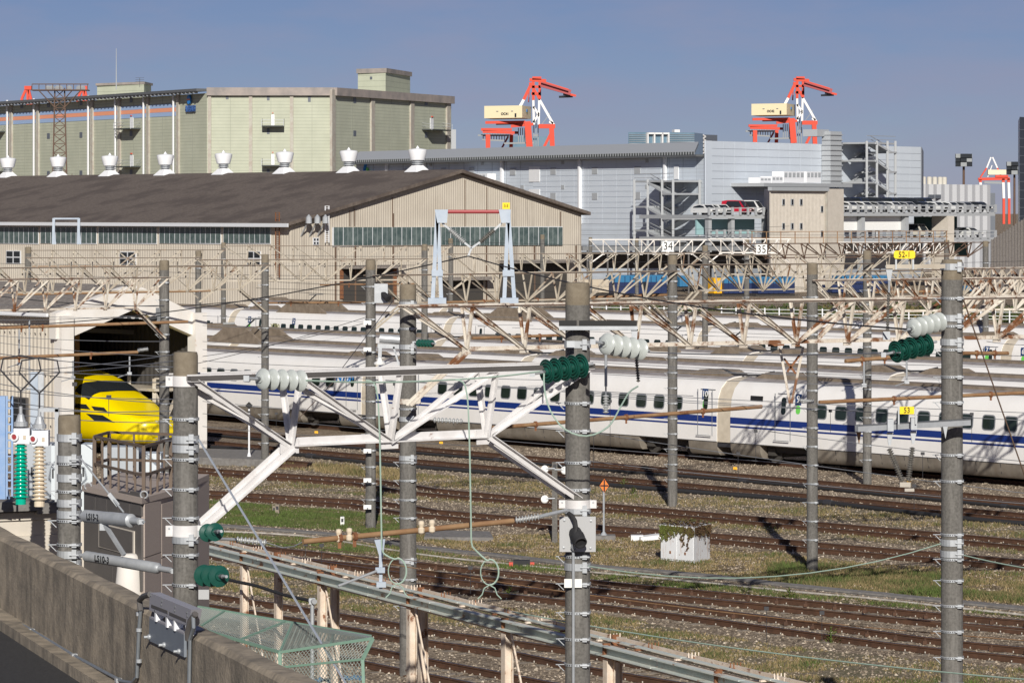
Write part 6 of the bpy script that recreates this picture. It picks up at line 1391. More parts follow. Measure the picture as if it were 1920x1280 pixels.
# hanging cables with loops
for lab, x0, y0, y1, lx, ly in (('pale green cable hanging from the beam with a loop below the pipe, left one', 700, 713, 1040, 745, 1070), ('pale green cable hanging from the beam with a loop below the pipe, right one', 868, 712, 1030, 918, 1072)):
    Z = 51.2; pts_ = [P(x0 - 14, y0, Z), P(x0, y0 + 4, Z), P(x0 + 8, y0 + 30, Z), P(x0 + 12, y0 + 110, Z), P(x0 + 15, y1 - 60, Z), P(x0 + 16, y1 - 14, Z), P(x0 + 22, y1 - 1, Z)] + [P(lx + 17 * math.cos(R(a)), ly + 24 * math.sin(R(a)), Z) for a in range(-110, 91, 20)]
    mb = MB(); mb.path(spline(pts_, .1), .013, 6); hc = mb.build('hanging_cable', 'cable_green', smooth=40); tag(hc, lab, 'cable')
    MB().path([P(lx + 17 * math.cos(R(a)), ly + 24 * math.sin(R(a)), Z + .02) for a in range(90, 251, 20)], .009).build('loop', 'cable_green', hc)
    for s in (-1, 1): MB().path([P(lx, ly + 24, Z), P(lx + s * 10, ly + 30, Z), P(lx + s * 14, ly + 42, Z), P(lx + s * 22, ly + 50, Z)], .009).build('tail', 'cable_green', hc)
t = MB(); pts_ = [P(1020, 700, 52.8), P(1021, 730, 52.6), P(1032, 770, 52.4), P(1060, 805, 52.2), P(1100, 817, 52.2), P(1140, 800, 52.4), P(1165, 760, 52.8), P(1180, 735, 53.2), P(1196, 724, 53.5)]
tag(t.path(spline(pts_, .1), .013, 6).build('jumper_cable', 'cable_green', smooth=40), 'drooping jumper cable in front of the central pole', 'cable')
for x_, y0, y1, Z in ((740, 720, 780, 90), (1144, 752, 846, 92), (1417, 808, 866, 90), (1384, 850, 930, 85), (1113, 815, 880, 92), (1557, 770, 810, 90), (1730, 850, 895, 84), (1822, 776, 830, 86), (467, 772, 790, 115), (518, 775, 802, 112), (573, 1020, 1075, 75), (603, 1022, 1082, 75), (882, 1064, 1112, 72), (1437, 1140, 1205, 68), (1541, 1148, 1200, 66), (140, 720, 760, 66), (204, 744, 780, 66), (1714, 910, 955, 80)):
    mb = MB(); mb.tube(P(x_, y0, Z), P(x_, y1, Z), .006, 5); mb.box(P(x_, y0, Z), (.09, .05, .07)); tag(mb.build('dropper', 'cable_dark'), 'thin vertical dropper with a small clamp hanging from a wire', 'dropper', 'thin droppers')
# fixtures on slim poles
t = thing('pole_loudspeaker', 'grey box with a black loudspeaker on the slim pole by the workshop door', 'loudspeaker', P(717, 568, 117.5)); MB().prism([P(702, 568, 117.6), P(727, 568, 117.6), P(727, 532, 117.6), P(702, 532, 117.6)], (0, .3, 0)).build('box', 'galv', t)
MB().lathe(P(719, 552, 117.4), V((.5, -.6, -.4)), [(.04, -.1), (.1, 0), (.12, .3), (.09, .31)], 12).build('horn', 'rubber', t)
t = thing('pole_loudspeaker', 'dark loudspeaker box on the slim pole before the shed portal', 'loudspeaker', P(297, 605, 121.6)); MB().box(P(297, 592, 121.7), (.16, .2, .55)).build('box', 'galv_dark', t); MB().lathe(P(289, 597, 121.5), V((-.7, -.6, -.3)), [(.04, -.1), (.1, 0), (.13, .25), (.09, .26)], 12).build('horn', 'rubber', t)
for y_ in (900, 845, 950, 655, 605): 
    tag(MB().box(P(689, y_, 117.6), (.26, .1, .14)).box(P(689, y_, 117.5), (.05, .1, .05)).build('junction_box', 'sign_white'), 'small white junction box clamped to the slim logo pole', 'box', 'junction boxes on the logo pole')
t = thing('pulley_tensioner', 'grey horizontal tensioner lettered LS15 between the two logo poles', 'tensioner', P(735, 642, 99)); MB().tube(P(712, 634, 99), P(752, 637, 99), .13, 12).build('cylinder', 'galv', t)
MB().bar(P(708, 648, 99), P(750, 650, 99), .05, .12).build('frame', 'galv', t); MB().bar(P(713, 652, 99), P(712, 672, 99), .1).build('hanger', 'galv', t); MB().bar(P(738, 650, 99), P(748, 684, 99), .05).build('stay', 'galv', t); MB().lathe(P(712, 680, 99), UP, [(.16, -.05), (.17, 0), (.08, .05), (.05, .15)], 12).build('cup', 'sign_white', t)
t = thing('wire_bracket', 'rusty V bracket with crossed ties hanging below the long beam', 'bracket', P(1483, 755, 86)); zz = 85.5
for a, b in (((1462, 650), (1481, 756)), ((1506, 650), (1484, 756))): MB().bar(P(*a, zz), P(*b, zz), .06).build('leg', 'paint_rusty', t)
for a, b in (((1470, 672), (1492, 700)), ((1500, 665), (1476, 697))): MB().bar(P(*a, zz), P(*b, zz), .05).build('tie', 'rust', t)
MB().bar(P(1440, 647, zz), P(1470, 645, zz), .07).build('rust_bar', 'rust', t)
# ================================================================== things on the ground
b = G(1132, 1003, GZ + .15); t = thing('marker_sign', 'orange diamond board with black cross on a grey post', 'sign', b)
MB().tube(b, V((b.x, b.y, HC - (920 - YH) * b.y / F)), .035, 10).build('post', 'galv', t); MB().lathe(b, UP, [(.12, 0), (.1, .04), (.04, .12)], 10).build('foot', 'galv', t); MB().box(b - UP * .1, (.75, .6, .22)).build('footing', 'trough', t)
c = P(1133, 910, b.y - .05); MB().prism([c + V((0, 0, .22)), c + V((.15, 0, 0)), c + V((0, 0, -.22)), c + V((-.15, 0, 0))], (0, .02, 0)).build('board', 'sign_orange', t); MB().box(c + V((0, -.008, 0)), (.26, .012, .045)).box(c + V((0, -.009, 0)), (.045, .012, .38)).build('cross', 'black', t)
# ivy covered cabinet
q0, q1, q2 = G(1239, 1050, GZ), G(1301, 1056, GZ), G(1331, 1048, GZ); hc_ = 1.05
t = thing('relay_cabinet', 'white rusting metal cabinet overgrown with ivy', 'cabinet', (q0 + q2) / 2); q3 = q0 + (q2 - q1)
cb = MB().prism([V((k.x, k.y, GZ)) for k in (q0, q1, q2, q3)], (0, 0, hc_)).build('casing', 'cabinet_white', t)
x, n = wax((q0, q1)); L = (q1 - q0).length
for k in (0, 1): MB().box(q0.lerp(q1, .25 + .5 * k) + UP * .52 + n * .008, (L * .47, .016, .9), (x, n, UP)).build('door', 'cabinet_white', cb)
for k in (.3, .75): MB().box(q0.lerp(q1, k) + UP * .28 + n * .02, (.06, .02, .08), (x, n, UP)).build('latch', 'rust', cb)
MB().prism([V((k.x, k.y, GZ + hc_)) for k in (q0 - x * .04 + n * .04, q1 + n * .05, q2 + x * .04, q3)], (0, 0, .05)).build('lid', 'cabinet_white', cb)
rv = random.Random(4); vs_, fs_, tn = [], [], []; cx_ = (q0 + q1 + q2 + q3) / 4
def leaf(p, nr, s):
    a = rv.random() * 6.28; u = nr.cross(UP); u = u.normalized() if u.length > .1 else V((1, 0, 0)); v = nr.cross(u); e1 = u * math.cos(a) + v * math.sin(a) + nr * (rv.random() - .3); e2 = -u * math.sin(a) + v * math.cos(a) + nr * (rv.random() - .3)
    b = len(vs_); vs_.extend([tuple(p - e1 * s), tuple(p + e2 * s * .8), tuple(p + e1 * s), tuple(p - e2 * s * .8)]); fs_.append((b, b + 1, b + 2, b + 3))
x2, n2 = wax((q1, q2))
def vine(base, along, nr, s0, length, tone, dens=1.0):
    """one trailing stem with leaves, hanging from the lid edge"""
    h = hc_ + .04; u = s0
    for k in range(int(length / .022)):
        h -= .022 * (.6 + .5 * rv.random()); u += (rv.random() - .5) * .035 + .012 * math.sin(k * .6 + s0 * 30)
        for _ in range(3 if rv.random() < dens else 1):
            p = base.lerp(along, min(1.02, max(-.02, u))) + nr * (.02 + .05 * rv.random()); leaf(V((p.x, p.y, GZ + h + .03 * (rv.random() - .5))) + (along - base).normalized() * .05 * (rv.random() - .5), nr, .014 + .022 * rv.random()); tn.extend([min(1, max(0, tone + .3 * (rv.random() - .5)))] * 4)
for i in range(62):
    s0 = i / 61; vine(q0, q1, n, s0, (.12 + .30 * rv.random() ** 2) * (1.5 if s0 < .22 else 1.0), .72 - .35 * s0)
for i in range(40):
    s0 = i / 39; vine(q1, q2, n2, s0, .16 + .30 * rv.random() ** 1.5, .12 + .2 * rv.random())
for s0, ln in ((.05, .62), (.2, .55), (.34, .5), (.45, .34), (.62, .72), (.78, .55), (.9, .85)): vine(q0, q1, n, s0, ln, .55 - .4 * s0, .3)
for s0, ln in ((.3, .5), (.55, .7), (.9, .9)): vine(q1, q2, n2, s0, ln, .1, .3)
for i in range(900):
    a, b2_ = rv.random(), rv.random(); p = q0.lerp(q1, a * 1.04 - .02) + (q2 - q1) * (b2_ * 1.05 - .02); leaf(V((p.x, p.y, GZ + hc_ + .05 + .12 * rv.random() ** 2)), UP, .02 + .028 * rv.random()); tn += [min(1, max(0, .1 + .45 * rv.random() - .2 * a))] * 4
tone_mat('ivy', [(.11, .055, .03), (.085, .05, .022), (.12, .10, .025), (.10, .135, .02), (.16, .20, .03)])
iv = attr_mesh('ivy', vs_, fs_, tn, 'ivy'); tag(iv, 'brown and green ivy leaves covering the top of the white cabinet', 'ivy', kind='stuff')
t = thing('dumped_panel', 'white broken metal panels lying beside the ivy cabinet', 'panel', G(1212, 1014, GZ)); k = G(1212, 1014, GZ)
MB().box(k + V((.1, 0, .12)), (.7, .5, .14), (V((.97, .2, .1)).normalized(), V((-.2, .97, 0)).normalized(), UP)).build('sheet', 'sign_white', t); MB().box(k + V((-.3, .1, .10)), (.4, .35, .18)).build('sheet', 'cabinet_white', t)
t = thing('concrete_slab', 'flat grey concrete slab in the grass behind the brown pipe', 'slab', G(860, 1010, GZ)); k = [G(795, 1013, GZ), G(925, 1014, GZ), G(918, 1002, GZ), G(800, 1000, GZ)]
MB().prism(k, (0, 0, .12)).build('slab', 'trough', t)
def stub(label, x, yb, yt, wd, m_='sleeper'):
    b = G(x, yb, GZ); t = thing('stub_post', label, 'post', b, 'short concrete posts'); z_ = HC - (yt - YH) * b.y / F
    MB().box(V((b.x, b.y, (z_ + GZ) / 2)), (wd, wd, z_ - GZ)).build('post', m_, t); MB().box(V((b.x, b.y - wd / 2 - .004, z_ - .12)), (wd * .6, .008, .12)).build('mark', 'cable_dark', t); return t, b, z_
stub('short concrete stub in the green grass below the foreground beam', 520, 965, 945, .14); stub('short white stub beside the pipe hanger in the grass', 642, 985, 968, .13, 'sign_white'); stub('small grey stub under the white beam end', 514, 958, 948, .12)
t, b, z_ = stub('tall weathered concrete post with round lamps left of the central pole', 1040, 1018, 866, .17, 'concrete')
for dy, s in ((878, -1), (880, 1), (934, -1)):
    q = P(1040, dy, b.y - .1); MB().tube(q, q + V((s * .3, -.05, 0)), .025).build('lamp_arm', 'galv', t); MB().lathe(q + V((s * .33, -.02, -.02)), V((-s * .3, -1, 0)), [(.03, -.08), (.12, 0), (.13, .04), (.1, .06)], 12).build('lamp', 'sign_white', t)
for x_, y_, m_ in ((593, 812, 'loco_yellow'), (827, 832, 'loco_yellow'), (1378, 880, 'loco_yellow'), (1704, 905, 'loco_yellow')):
    k = G(x_, y_, GZ); tag(MB().box(k + UP * .06, (.16, .12, .1)).box(k + UP * .03 + V((.06, -.03, 0)), (.06, .15, .06)).build('track_marker', m_), 'small yellow marker block between the tracks', 'marker', 'yellow track markers')
k = G(978, 1062, GZ); t = thing('track_device', 'small black device with red ends beside the trough', 'device', k); MB().box(k + UP * .1, (.5, .35, .2)).build('body', 'rubber', t)
for s in (-1, 1): MB().box(k + V((.32 * s, 0, .08)), (.12, .14, .12)).build('end', 'sign_red', t)

# ---- pipe rack with cream posts
RZ = 3.3; ra, rb_ = P(375, 1016, 7.2 * F / (1016 - YH)), P(1440, 1282, 7.2 * F / (1282 - YH)); ra.z = rb_.z = RZ; rd = (rb_ - ra).normalized(); rn = V((-rd.y, rd.x, 0)); rn = rn if rn.y > 0 else -rn
ra -= rd * 4; Lr = (rb_ - ra).length + 4
t = thing('pipe_rack', 'rusty cream pipe rack running diagonally across the bottom', 'rack', (ra + rb_) / 2 - UP * 3.4)
def rk(s, u, z): return ra + rd * s + rn * u + UP * (z - RZ)
for u, m_, w_, h, dz in ((-.42, 'channel_green', .12, .022, .07), (-.42, 'channel_green', .12, .022, -.08), (-.36, 'channel_green', .016, .13, 0), (-.08, 'post_cream', .16, .025, -.02), (.12, 'channel_green', .10, .022, .05), (.34, 'post_cream', .05, .11, .02)):
    k = 0.0
    while k < Lr: MB().bar(rk(k + .02, u, RZ + dz), rk(min(k + 2.9, Lr), u, RZ + dz), w_, h).build('channel', m_, t); k += 2.92
for u, m_ in ((.12, 'post_cream'), (.42, 'channel_green')): MB().bar(rk(0, u, RZ - .06), rk(Lr, u, RZ - .06), .14, .03).build('tray', m_, t)
MB().bar(rk(0, -.1, RZ - .16), rk(Lr, -.1, RZ - .16), .3, .05).build('tray_base', 'post_cream', t)
for i in range(int(Lr / 1.4)):
    mb = MB(); s = 1.0 + i * 1.4; mb.bar(rk(s, .0, RZ + .02), rk(s, .46, RZ + .02), .06, .03)
    for u in (.25, .31, .37, .43): mb.bar(rk(s, u, RZ + .02), rk(s, u, RZ + .12), .018)
    mb.build('saddle', 'rust' if i % 2 else 'post_cream', t)
hps = MB()
for x_, wd in ((458, .14), (522, .14), (604, .15), (628, .14), (772, .15), (793, .15), (951, .16), (1142, .15), (1158, .12), (1352, .15)):
    kx = (x_ - CX) / F; u = .30 if x_ in (522, 628, 793, 1158) else -.36; o = ra + rn * u; s = (kx * o.y - o.x) / (rd.x - kx * rd.y); p = o + rd * s
    mb = MB(); zt_ = RZ - .12; a1, a2 = rd, rn
    for e in (-1, 1): mb.box(V((p.x, p.y, zt_ / 2 - .1)) + a2 * e * wd * .46, (wd, wd * .1, zt_ + .2), (a1, a2, UP))
    mb.box(V((p.x, p.y, zt_ / 2 - .1)), (wd * .1, wd * .84, zt_ + .2), (a1, a2, UP)); ps = mb.build('post', 'post_cream', t)
    mb = MB(); mb.box(V((p.x, p.y, zt_ + .02)), (.3, .2, .05), (a1, a2, UP)); mb.box(V((p.x, p.y, zt_ + .1)) - a1 * .1, (.05, .12, .26), (a1, a2, UP)); mb.build('cap_bracket', 'rust', ps)
    if x_ in (458, 604, 772, 951): MB().bar(V((p.x, p.y, zt_)) + rd * .15, V((p.x, p.y, .3)) + rd * 1.6, .03).build('tie_rod', 'post_cream', t)
pz = spline([rk(s, -.65, RZ - .42 - .03 * (k % 2)) for k, s in enumerate(np.linspace(0, 12.2, 9))], .5)
pp_ = thing('black_conduit', 'shiny black conduit under the rack with a bend down at a post', 'conduit', pz[-1]); MB().path(pz, .035, 8).build('run', 'rubber', pp_, 40)
e = pz[-1]; MB().tube(e, e - UP * 3.4, .04, 10).build('drop', 'galv', pp_, 40); MB().tube(e - rd * .08, e + rd * .12, .055, 10).box(e, (.12, .12, .12)).build('elbow', 'galv', pp_, 40)

# ---- parapet of the ramp road
pa, pb = P(0, 1017, 49), P(540, 1280, 33.9); zt_ = 5.95; pa.z = pb.z = 0; pd = (pb - pa).normalized(); pn = V((-pd.y, pd.x, 0)); pn = pn if pn.x < 0 or pn.y < 0 else -pn
if pn.dot(V((0, -1, 0))) < 0: pn = -pn
p_ = pa - pd * 8; q_ = pb + pd * 12; Lp = (q_ - p_).length
t = thing('ramp_parapet', 'stained concrete parapet wall of the ramp at lower left', 'wall', V((pa.x, pa.y, 4.7)))
mb = MB(); k = 46; vs_ = []
for i in range(k + 1):
    o = p_ + pd * (Lp * i / k); z0 = zt_ + .012 * math.sin(i * 1.7)
    for u, z in ((0.0, 0), (0.0, zt_ - .05), (-.05, z0), (-.27, z0), (-.32, zt_ - .06), (-.32, 0)): vs_.append(V((o.x, o.y, z)) + pn * u)
mb.add(vs_, [(i * 6 + j, (i + 1) * 6 + j, (i + 1) * 6 + (j + 1) % 6, i * 6 + (j + 1) % 6) for i in range(k) for j in range(6)]); mb.build('wall', 'parapet', t)
mb = MB(); mb.bar(V((p_.x, p_.y, 4.88)) + pn * .13, V((q_.x, q_.y, 4.88)) + pn * .13, .26, .16); mb.build('kerb', 'parapet', t)
for u in (.28, .34): pass
tag(MB().poly([V((p_.x, p_.y, 4.82)) - pd * 2, V((q_.x, q_.y, 4.82)), V((q_.x, q_.y, 4.82)) + pn * 9, V((p_.x, p_.y, 4.82)) + pn * 9 - pd * 2]).build('ramp_road', 'asphalt'), kind='structure')
wl = (V((pa.x, pa.y, 0)) , V((pb.x, pb.y, 0)))
t = thing('wall_conduit', 'thin grey conduit clipped along the parapet wall', 'conduit', V((pa.x, pa.y, 5.2)))
def on(x_, y_, o=.04): return hit(x_, y_, wl) + pn * o
MB().path([on(-60, 1115), on(65, 1180), on(145, 1228), on(235, 1276), on(254, 1279), on(263, 1268), on(267, 1180), on(270, 1145)], .022, 8).build('run', 'conduit', t, 40)
for x_, y_ in ((65, 1181), (145, 1228), (228, 1274)): MB().box(on(x_, y_), (.1, .07, .05), (pd, pn, UP)).build('clip', 'galv', t)
MB().path([on(270, 1145), on(268, 1125), on(275, 1117), on(288, 1113)], .034, 8).build('flex_hose', 'cladding_dark', t, 40); MB().path([on(369, 1150), on(370, 1175), on(363, 1198), on(361, 1300)], .022, 8).build('run', 'conduit', t, 40)
for y_ in (1150, 1180, 1238): MB().lathe(on(267, y_) , UP, [(.022, -.02), (.034, -.02), (.034, .02), (.022, .02)], 10).build('coupling', 'galv', t)
# signal housing on the parapet
t = thing('signal_housing', 'grey vented metal housing on a slate bracket atop the parapet', 'housing', on(325, 1170, 0))
def hp(pts_, o, th, m_, name, par): return MB().prism([on(x_, y_, o) for x_, y_ in pts_], -pn * th).build(name, m_, par)
hs_ = hp([(289, 1110), (367, 1142), (361, 1173), (288, 1143)], .05, .12, 'box_mauve', 'casing', t)
for s in ([(292, 1132), (323, 1144), (323, 1150), (292, 1138)], [(326, 1146), (358, 1160), (358, 1166), (326, 1152)]): hp(s, .054, .01, 'cladding_dark', 'louvre', hs_)
for x_, y_ in ((291, 1115), (312, 1126), (337, 1137), (359, 1147), (360, 1154), (311, 1133), (336, 1144)): MB().lathe(on(x_, y_, .05), pn, [(.012, 0), (.012, .008), (.004, .01)], 8).build('screw', 'galv_dark', hs_)
br_ = hp([(285, 1158), (350, 1189), (350, 1231), (284, 1200)], .03, .03, 'box_slate', 'bracket', t)
MB().prism([on(285, 1158, .03), on(350, 1189, .03), on(346, 1183, -.22), on(300, 1160, -.22)], UP * .02).build('bracket_top', 'box_mauve', br_)
for x_, y_ in ((286, 1193), (314, 1208), (342, 1220)): MB().lathe(on(x_, y_, .03), pn, [(.03, 0), (.03, .02), (.016, .03), (.016, .07)], 10).build('anchor_bolt', 'galv', br_)
for x_, y_ in ((299, 1153), (320, 1164), (334, 1170), (357, 1180)): MB().box(on(x_, y_, .0), (.07, .1, .13), (pd, pn, UP)).build('foot', 'vent_white', br_)
MB().path([on(370, 1150, .02), on(366, 1163, .05), on(362, 1185, .06), on(361, 1198, .05)], .036, 8).build('flex_hose', 'cladding_dark', t, 40)

# ---- substation yard at the left behind the parapet
Zs = 60.0
def S(x_, y_, dz=0.0): return P(x_, y_, Zs + dz)
t = thing('control_block', 'dark and beige panelled block house with railed roof deck', 'building', V((S(250, 1000).x, Zs, 0)))
f0, f1, f2 = S(160, 920, 1.5), S(268, 932, -1.2), S(330, 925, .8); z_t = 5.6
for p_ in (f0, f1, f2): p_.z = 0
back = V((.3, 3.2, 0)); MB().prism([f0, f1, f2, f2 + back, f0 + back], (0, 0, z_t)).build('body', 'cladding_pink', t)
w_l, w_r = (f0, f1), (f1, f2)
for i in range(5): a = 160 + 108 * i / 5; wpart('cladding_panel', 'cladding_dark', t, a + .4, 922, a + 108 / 5 - .4, 965, w_l, .03, .06)
for i in range(2): a = 160 + 108 * i / 2; wpart('cladding_panel', 'cladding_dark', t, a + .4, 967, a + 54 - .4, 1100, w_l, .03, .06)
wpart('hatch_frame', 'wall_cream', t, 190, 987, 256, 1033, w_l, .05, .06); wpart('hatch', 'cladding_dark', t, 192, 989, 254, 1031, w_l, .06, .06)
for x_ in (268, 300): wpart('wall_panel', 'cladding_pink', t, x_ + .5, 940, x_ + 31, 1039, w_r, .03, .06); wpart('wall_panel', 'cladding_pink', t, x_ + .5, 1041, x_ + 31, 1150, w_r, .03, .06)
MB().prism([V((k.x, k.y, z_t)) for k in (f0 + V((-.05, -.1, 0)), f1 + V((0, -.14, 0)), f2 + V((.05, -.1, 0)), f2 + back, f0 + back)], (0, 0, .1)).build('roof_slab', 'cladding_pink', t)
for x_, y_, dz in ((165, 911, 1.2), (270, 927, -1.2)): MB().path([S(x_, y_ , dz) + V((.06 * math.cos(R(a)), 0, .06 * math.sin(R(a)))) for a in range(0, 361, 30)], .014).build('lifting_eye', 'galv', t)
rl = thing('roof_railing', 'brown steel railing on the roof deck of the control block', 'railing', V((f1.x, f1.y, z_t + .1))); zr0 = z_t + .1
cs = [f0 + V((.15, .1, 0)), f1 + V((0, .12, 0)), f2 + V((-.1, .1, 0)), f2 + back * .4 + V((-.1, 0, 0)), f0 + back * .4 + V((.15, 0, 0))]
for i, (a, b) in enumerate(zip(cs, cs[1:] + cs[:1])):
    for h in (.06, .84): 
        if h > .5 or True: MB().bar(V((a.x, a.y, zr0 + (h if h > .5 else .36))), V((b.x, b.y, zr0 + (h if h > .5 else .36))), .045).build('rail', 'rail_brown', rl)
    k = max(2, int((b - a).length / .42))
    for j in range(k): p = a.lerp(b, j / k); MB().bar(V((p.x, p.y, zr0 - .02)), V((p.x, p.y, zr0 + .84)), .035 if j else .06).build('baluster', 'rail_brown', rl)
# pale funnel pipe in front of the block
k = S(243, 1100, -1.0); MB_ = MB().lathe(V((k.x, k.y, 0)), UP, [(.27, 3.0), (.24, 4.2), (.205, 4.55), (.15, 4.70), (.10, 4.74), (.03, 4.74)], 18); o = MB_.build('cable_funnel', 'portal_white', smooth=40); tag(o, 'tapered cream cable funnel standing before the dark block', 'funnel')
# cream concrete wall with ledge
t = thing('cream_wall', 'cream concrete wall with a grey ledge behind the parapet', 'wall', S(70, 1000, 3)); wl2 = (XZ(-80, 61.5), XZ(162, 62.5))
wpart('wall', 'wall_cream', t, -60, 975, 162, 1110, wl2, 0, .4); wpart('lower_wall', 'wall_cream', t, 10, 1002, 162, 1110, wl2, .08, .1)
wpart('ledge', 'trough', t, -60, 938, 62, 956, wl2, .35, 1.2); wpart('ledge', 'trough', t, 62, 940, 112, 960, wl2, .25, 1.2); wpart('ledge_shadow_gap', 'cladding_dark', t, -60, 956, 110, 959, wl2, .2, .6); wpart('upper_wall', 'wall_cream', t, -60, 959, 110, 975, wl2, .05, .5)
# bushings
def bushing(label, x_, y0, y1, m_, Zb=59.6):
    p, q = P(x_, y1, Zb), P(x_, y0, Zb); t = thing('bushing', label, 'insulator', p); L = (q - p).length; pr = [(.06, 0)]; n_ = 14
    for i in range(n_): a = L * (i + .1) / n_; s_ = 1 - .25 * i / n_; pr += [(.085 * s_, a), (.138 * s_, a + L * .22 / n_), (.14 * s_, a + L * .34 / n_), (.09 * s_, a + L * .62 / n_)]
    pr += [(.07, L)]; MB().lathe(p, UP, pr, 20).build('sheds', m_, t, 30); MB().lathe(p - UP * .1, UP, [(.09, 0), (.09, .12)], 14).build('foot', m_, t)
    h = MB().box(q + UP * .14 + V((.03, 0, 0)), (.27, .25, .26)).build('head', 'vent_white', t); MB().lathe(q + V((-.075, -.125, .13)), V((-.35, -1, 0)), [(.075, 0), (.075, .05), (.05, .055), (.045, .03)], 14).build('port', 'vent_white', h); MB().lathe(q + V((-.088, -.162, .13)), V((-.35, -1, 0)), [(.042, 0), (.042, .008), (.01, .01)], 12).build('port_glass', 'crane_maroon', h)
    MB().box(q + V((.08, -.13, .12)), (.05, .01, .07)).build('nameplate', 'container_tan', h); MB().lathe(q + UP * .3, UP, [(.12, 0), (.12, .07), (.09, .08), (.05, .2), (.03, .22), (.03, .34)], 12).build('terminal', 'galv', h)
    MB().path([q + V((0, 0, .6)), q + V((0, 0, .9)), q + V((-.16, 0, 1.05)), q + V((-.34, 0, 1.25)), q + V((-.3, 0, 1.45)), q + V((0, 0, 1.5)), q + V((.3, 0, 1.45)), q + V((.34, 0, 1.25)), q + V((.14, 0, 1.04)), q + V((0, 0, .9))], .016, 6).build('wire_loop', 'cable_dark', h)
bushing('teal ribbed bushing with a white head at the left edge', 39, 832, 934, 'porcelain_teal'); bushing('beige ribbed bushing with a white head beside the teal one', 74, 836, 938, 'porcelain_beige')
t = thing('blue_ladder_mast', 'light blue steel mast and ladder at the left edge', 'mast', S(10, 935, 1.0))
MB().bar(S(5, 742, 1), S(5, 935, 1), .11).build('mast', 'blue_paint', t); MB().prism([S(-4, 935, 1), S(18, 935, 1), S(11, 900, 1), S(0, 900, 1)], (0, .1, 0)).build('foot', 'blue_paint', t)
for x_ in (13, 23): MB().bar(S(x_, 742, .9), S(x_, 930, .9), .035).build('stile', 'blue_paint', t)
for i in range(12): MB().bar(S(13, 750 + i * 15, .9), S(23, 750 + i * 15, .9), .025).build('rung', 'blue_paint', t)
t = thing('steel_column', 'grey blue steel H column behind the bushings', 'column', S(70, 900, 8)); 
MB().bar(P(65, 697, 75), P(65, 940, 75), .16, .16).build('flange', 'galv_blue', t); MB().bar(P(77, 697, 74.8), P(77, 940, 74.8), .12, .05).build('flange', 'galv', t)
t = thing('conduit_frame', 'pale square steel frame left of the short thick pole', 'frame', P(110, 940, 53)); MB().bar(P(107, 766, 53), P(107, 940, 53), .06, .06).build('upright', 'galv', t); MB().bar(P(75, 768, 53), P(110, 768, 53), .06, .06).build('top_bar', 'galv', t)
for lab, a in (('pale blue cabinet between the bushings and short pole', (96, 835, 112, 915, 63)), ('pale cabinet right of the short thick pole', (152, 833, 173, 915, 64)), ('pale cabinet behind the railing, right one', (266, 850, 302, 917, 66)), ('tall blue grey cabinet behind the railing', (193, 838, 260, 915, 66)), ('grey cabinet behind the beige bushing', (50, 832, 97, 912, 64))):
    t = thing('power_cabinet', lab, 'cabinet', P(a[0], a[3], a[4]), 'power cabinets behind the railing'); m_ = 'cabinet_bluegrey' if 'grey' in lab else 'cabinet_pale'
    q = P(a[0], a[1], a[4]), P(a[2], a[3], a[4]); MB().box(V(((q[0].x + q[1].x) / 2, a[4] + .3, q[0].z / 2 + .0)), (q[1].x - q[0].x, .6, q[0].z)).build('casing', m_, t); MB().box(V((q[0].x * .8 + q[1].x * .2, a[4] - .01, q[0].z - .5)), (.03, .02, .16)).build('handle', 'cable_dark', t)
# tensioners with lettering
def tens(label, x0, y0, x1, y1, r, txt, Z0=51.6, Z1=50.4):
    p, q = P(x0, y0, Z0), P(x1, y1, Z1); d = (q - p).normalized(); t = thing('wire_tensioner', label, 'tensioner', (p + q) / 2, 'lettered wire tensioners'); L = (q - p).length
    MB().lathe(p, d, [(r * .5, -.02), (r, .0), (r, L * .44), (r * 1.03, L * .44), (r * 1.03, L * .84), (r * .6, L * .86)], 20).build('cylinder', 'galv', t, 40); MB().lathe(p, d, [(r * .55, L * .84), (r * .55, L), (.02, L)], 16).build('piston', 'galv', t, 40)
    MB().tube(q - d * .05, q + d * .12, .02).box(q + d * .05, (.07, .07, .07)).build('clevis', 'galv', t); MB().tube(p - d * .14, p, .03).build('pin', 'galv', t)
    c = p + d * L * .24; uu = (UP - d * d.z).normalized(); lettering('lettering', txt, .125, 'black', t, c + d.cross(uu) * (r + .012) + uu * .01, d, uu, .003, .0); return t, p, q, d
t, p, q, d = tens('grey tensioner lettered LS15-2 beside the short thick pole', 161, 967, 262, 977, .095, 'LS15-2')
MB().bar(p + d * .55 - UP * .1, P(233, 1040, 50.9), .05).build('strut', 'galv', t); MB().box(p + d * .5 - UP * .13, (.1, .1, .1)).build('bracket', 'galv', t); MB().tube(P(152, 860, 51.8), P(232, 960, 51), .014).build('tie_rod', 'galv', t); MB().box(P(213, 936, 51.2), (.06, .04, .22), ((V((1, 0, 1))).normalized(), V((0, 1, 0)), V((.62, 0, -.78)))).build('turnbuckle', 'galv', t)
tens('grey tensioner lettered LS10-3 below the other one', 162, 1042, 322, 1069, .078, 'LS10-3', 51.6, 50.2)
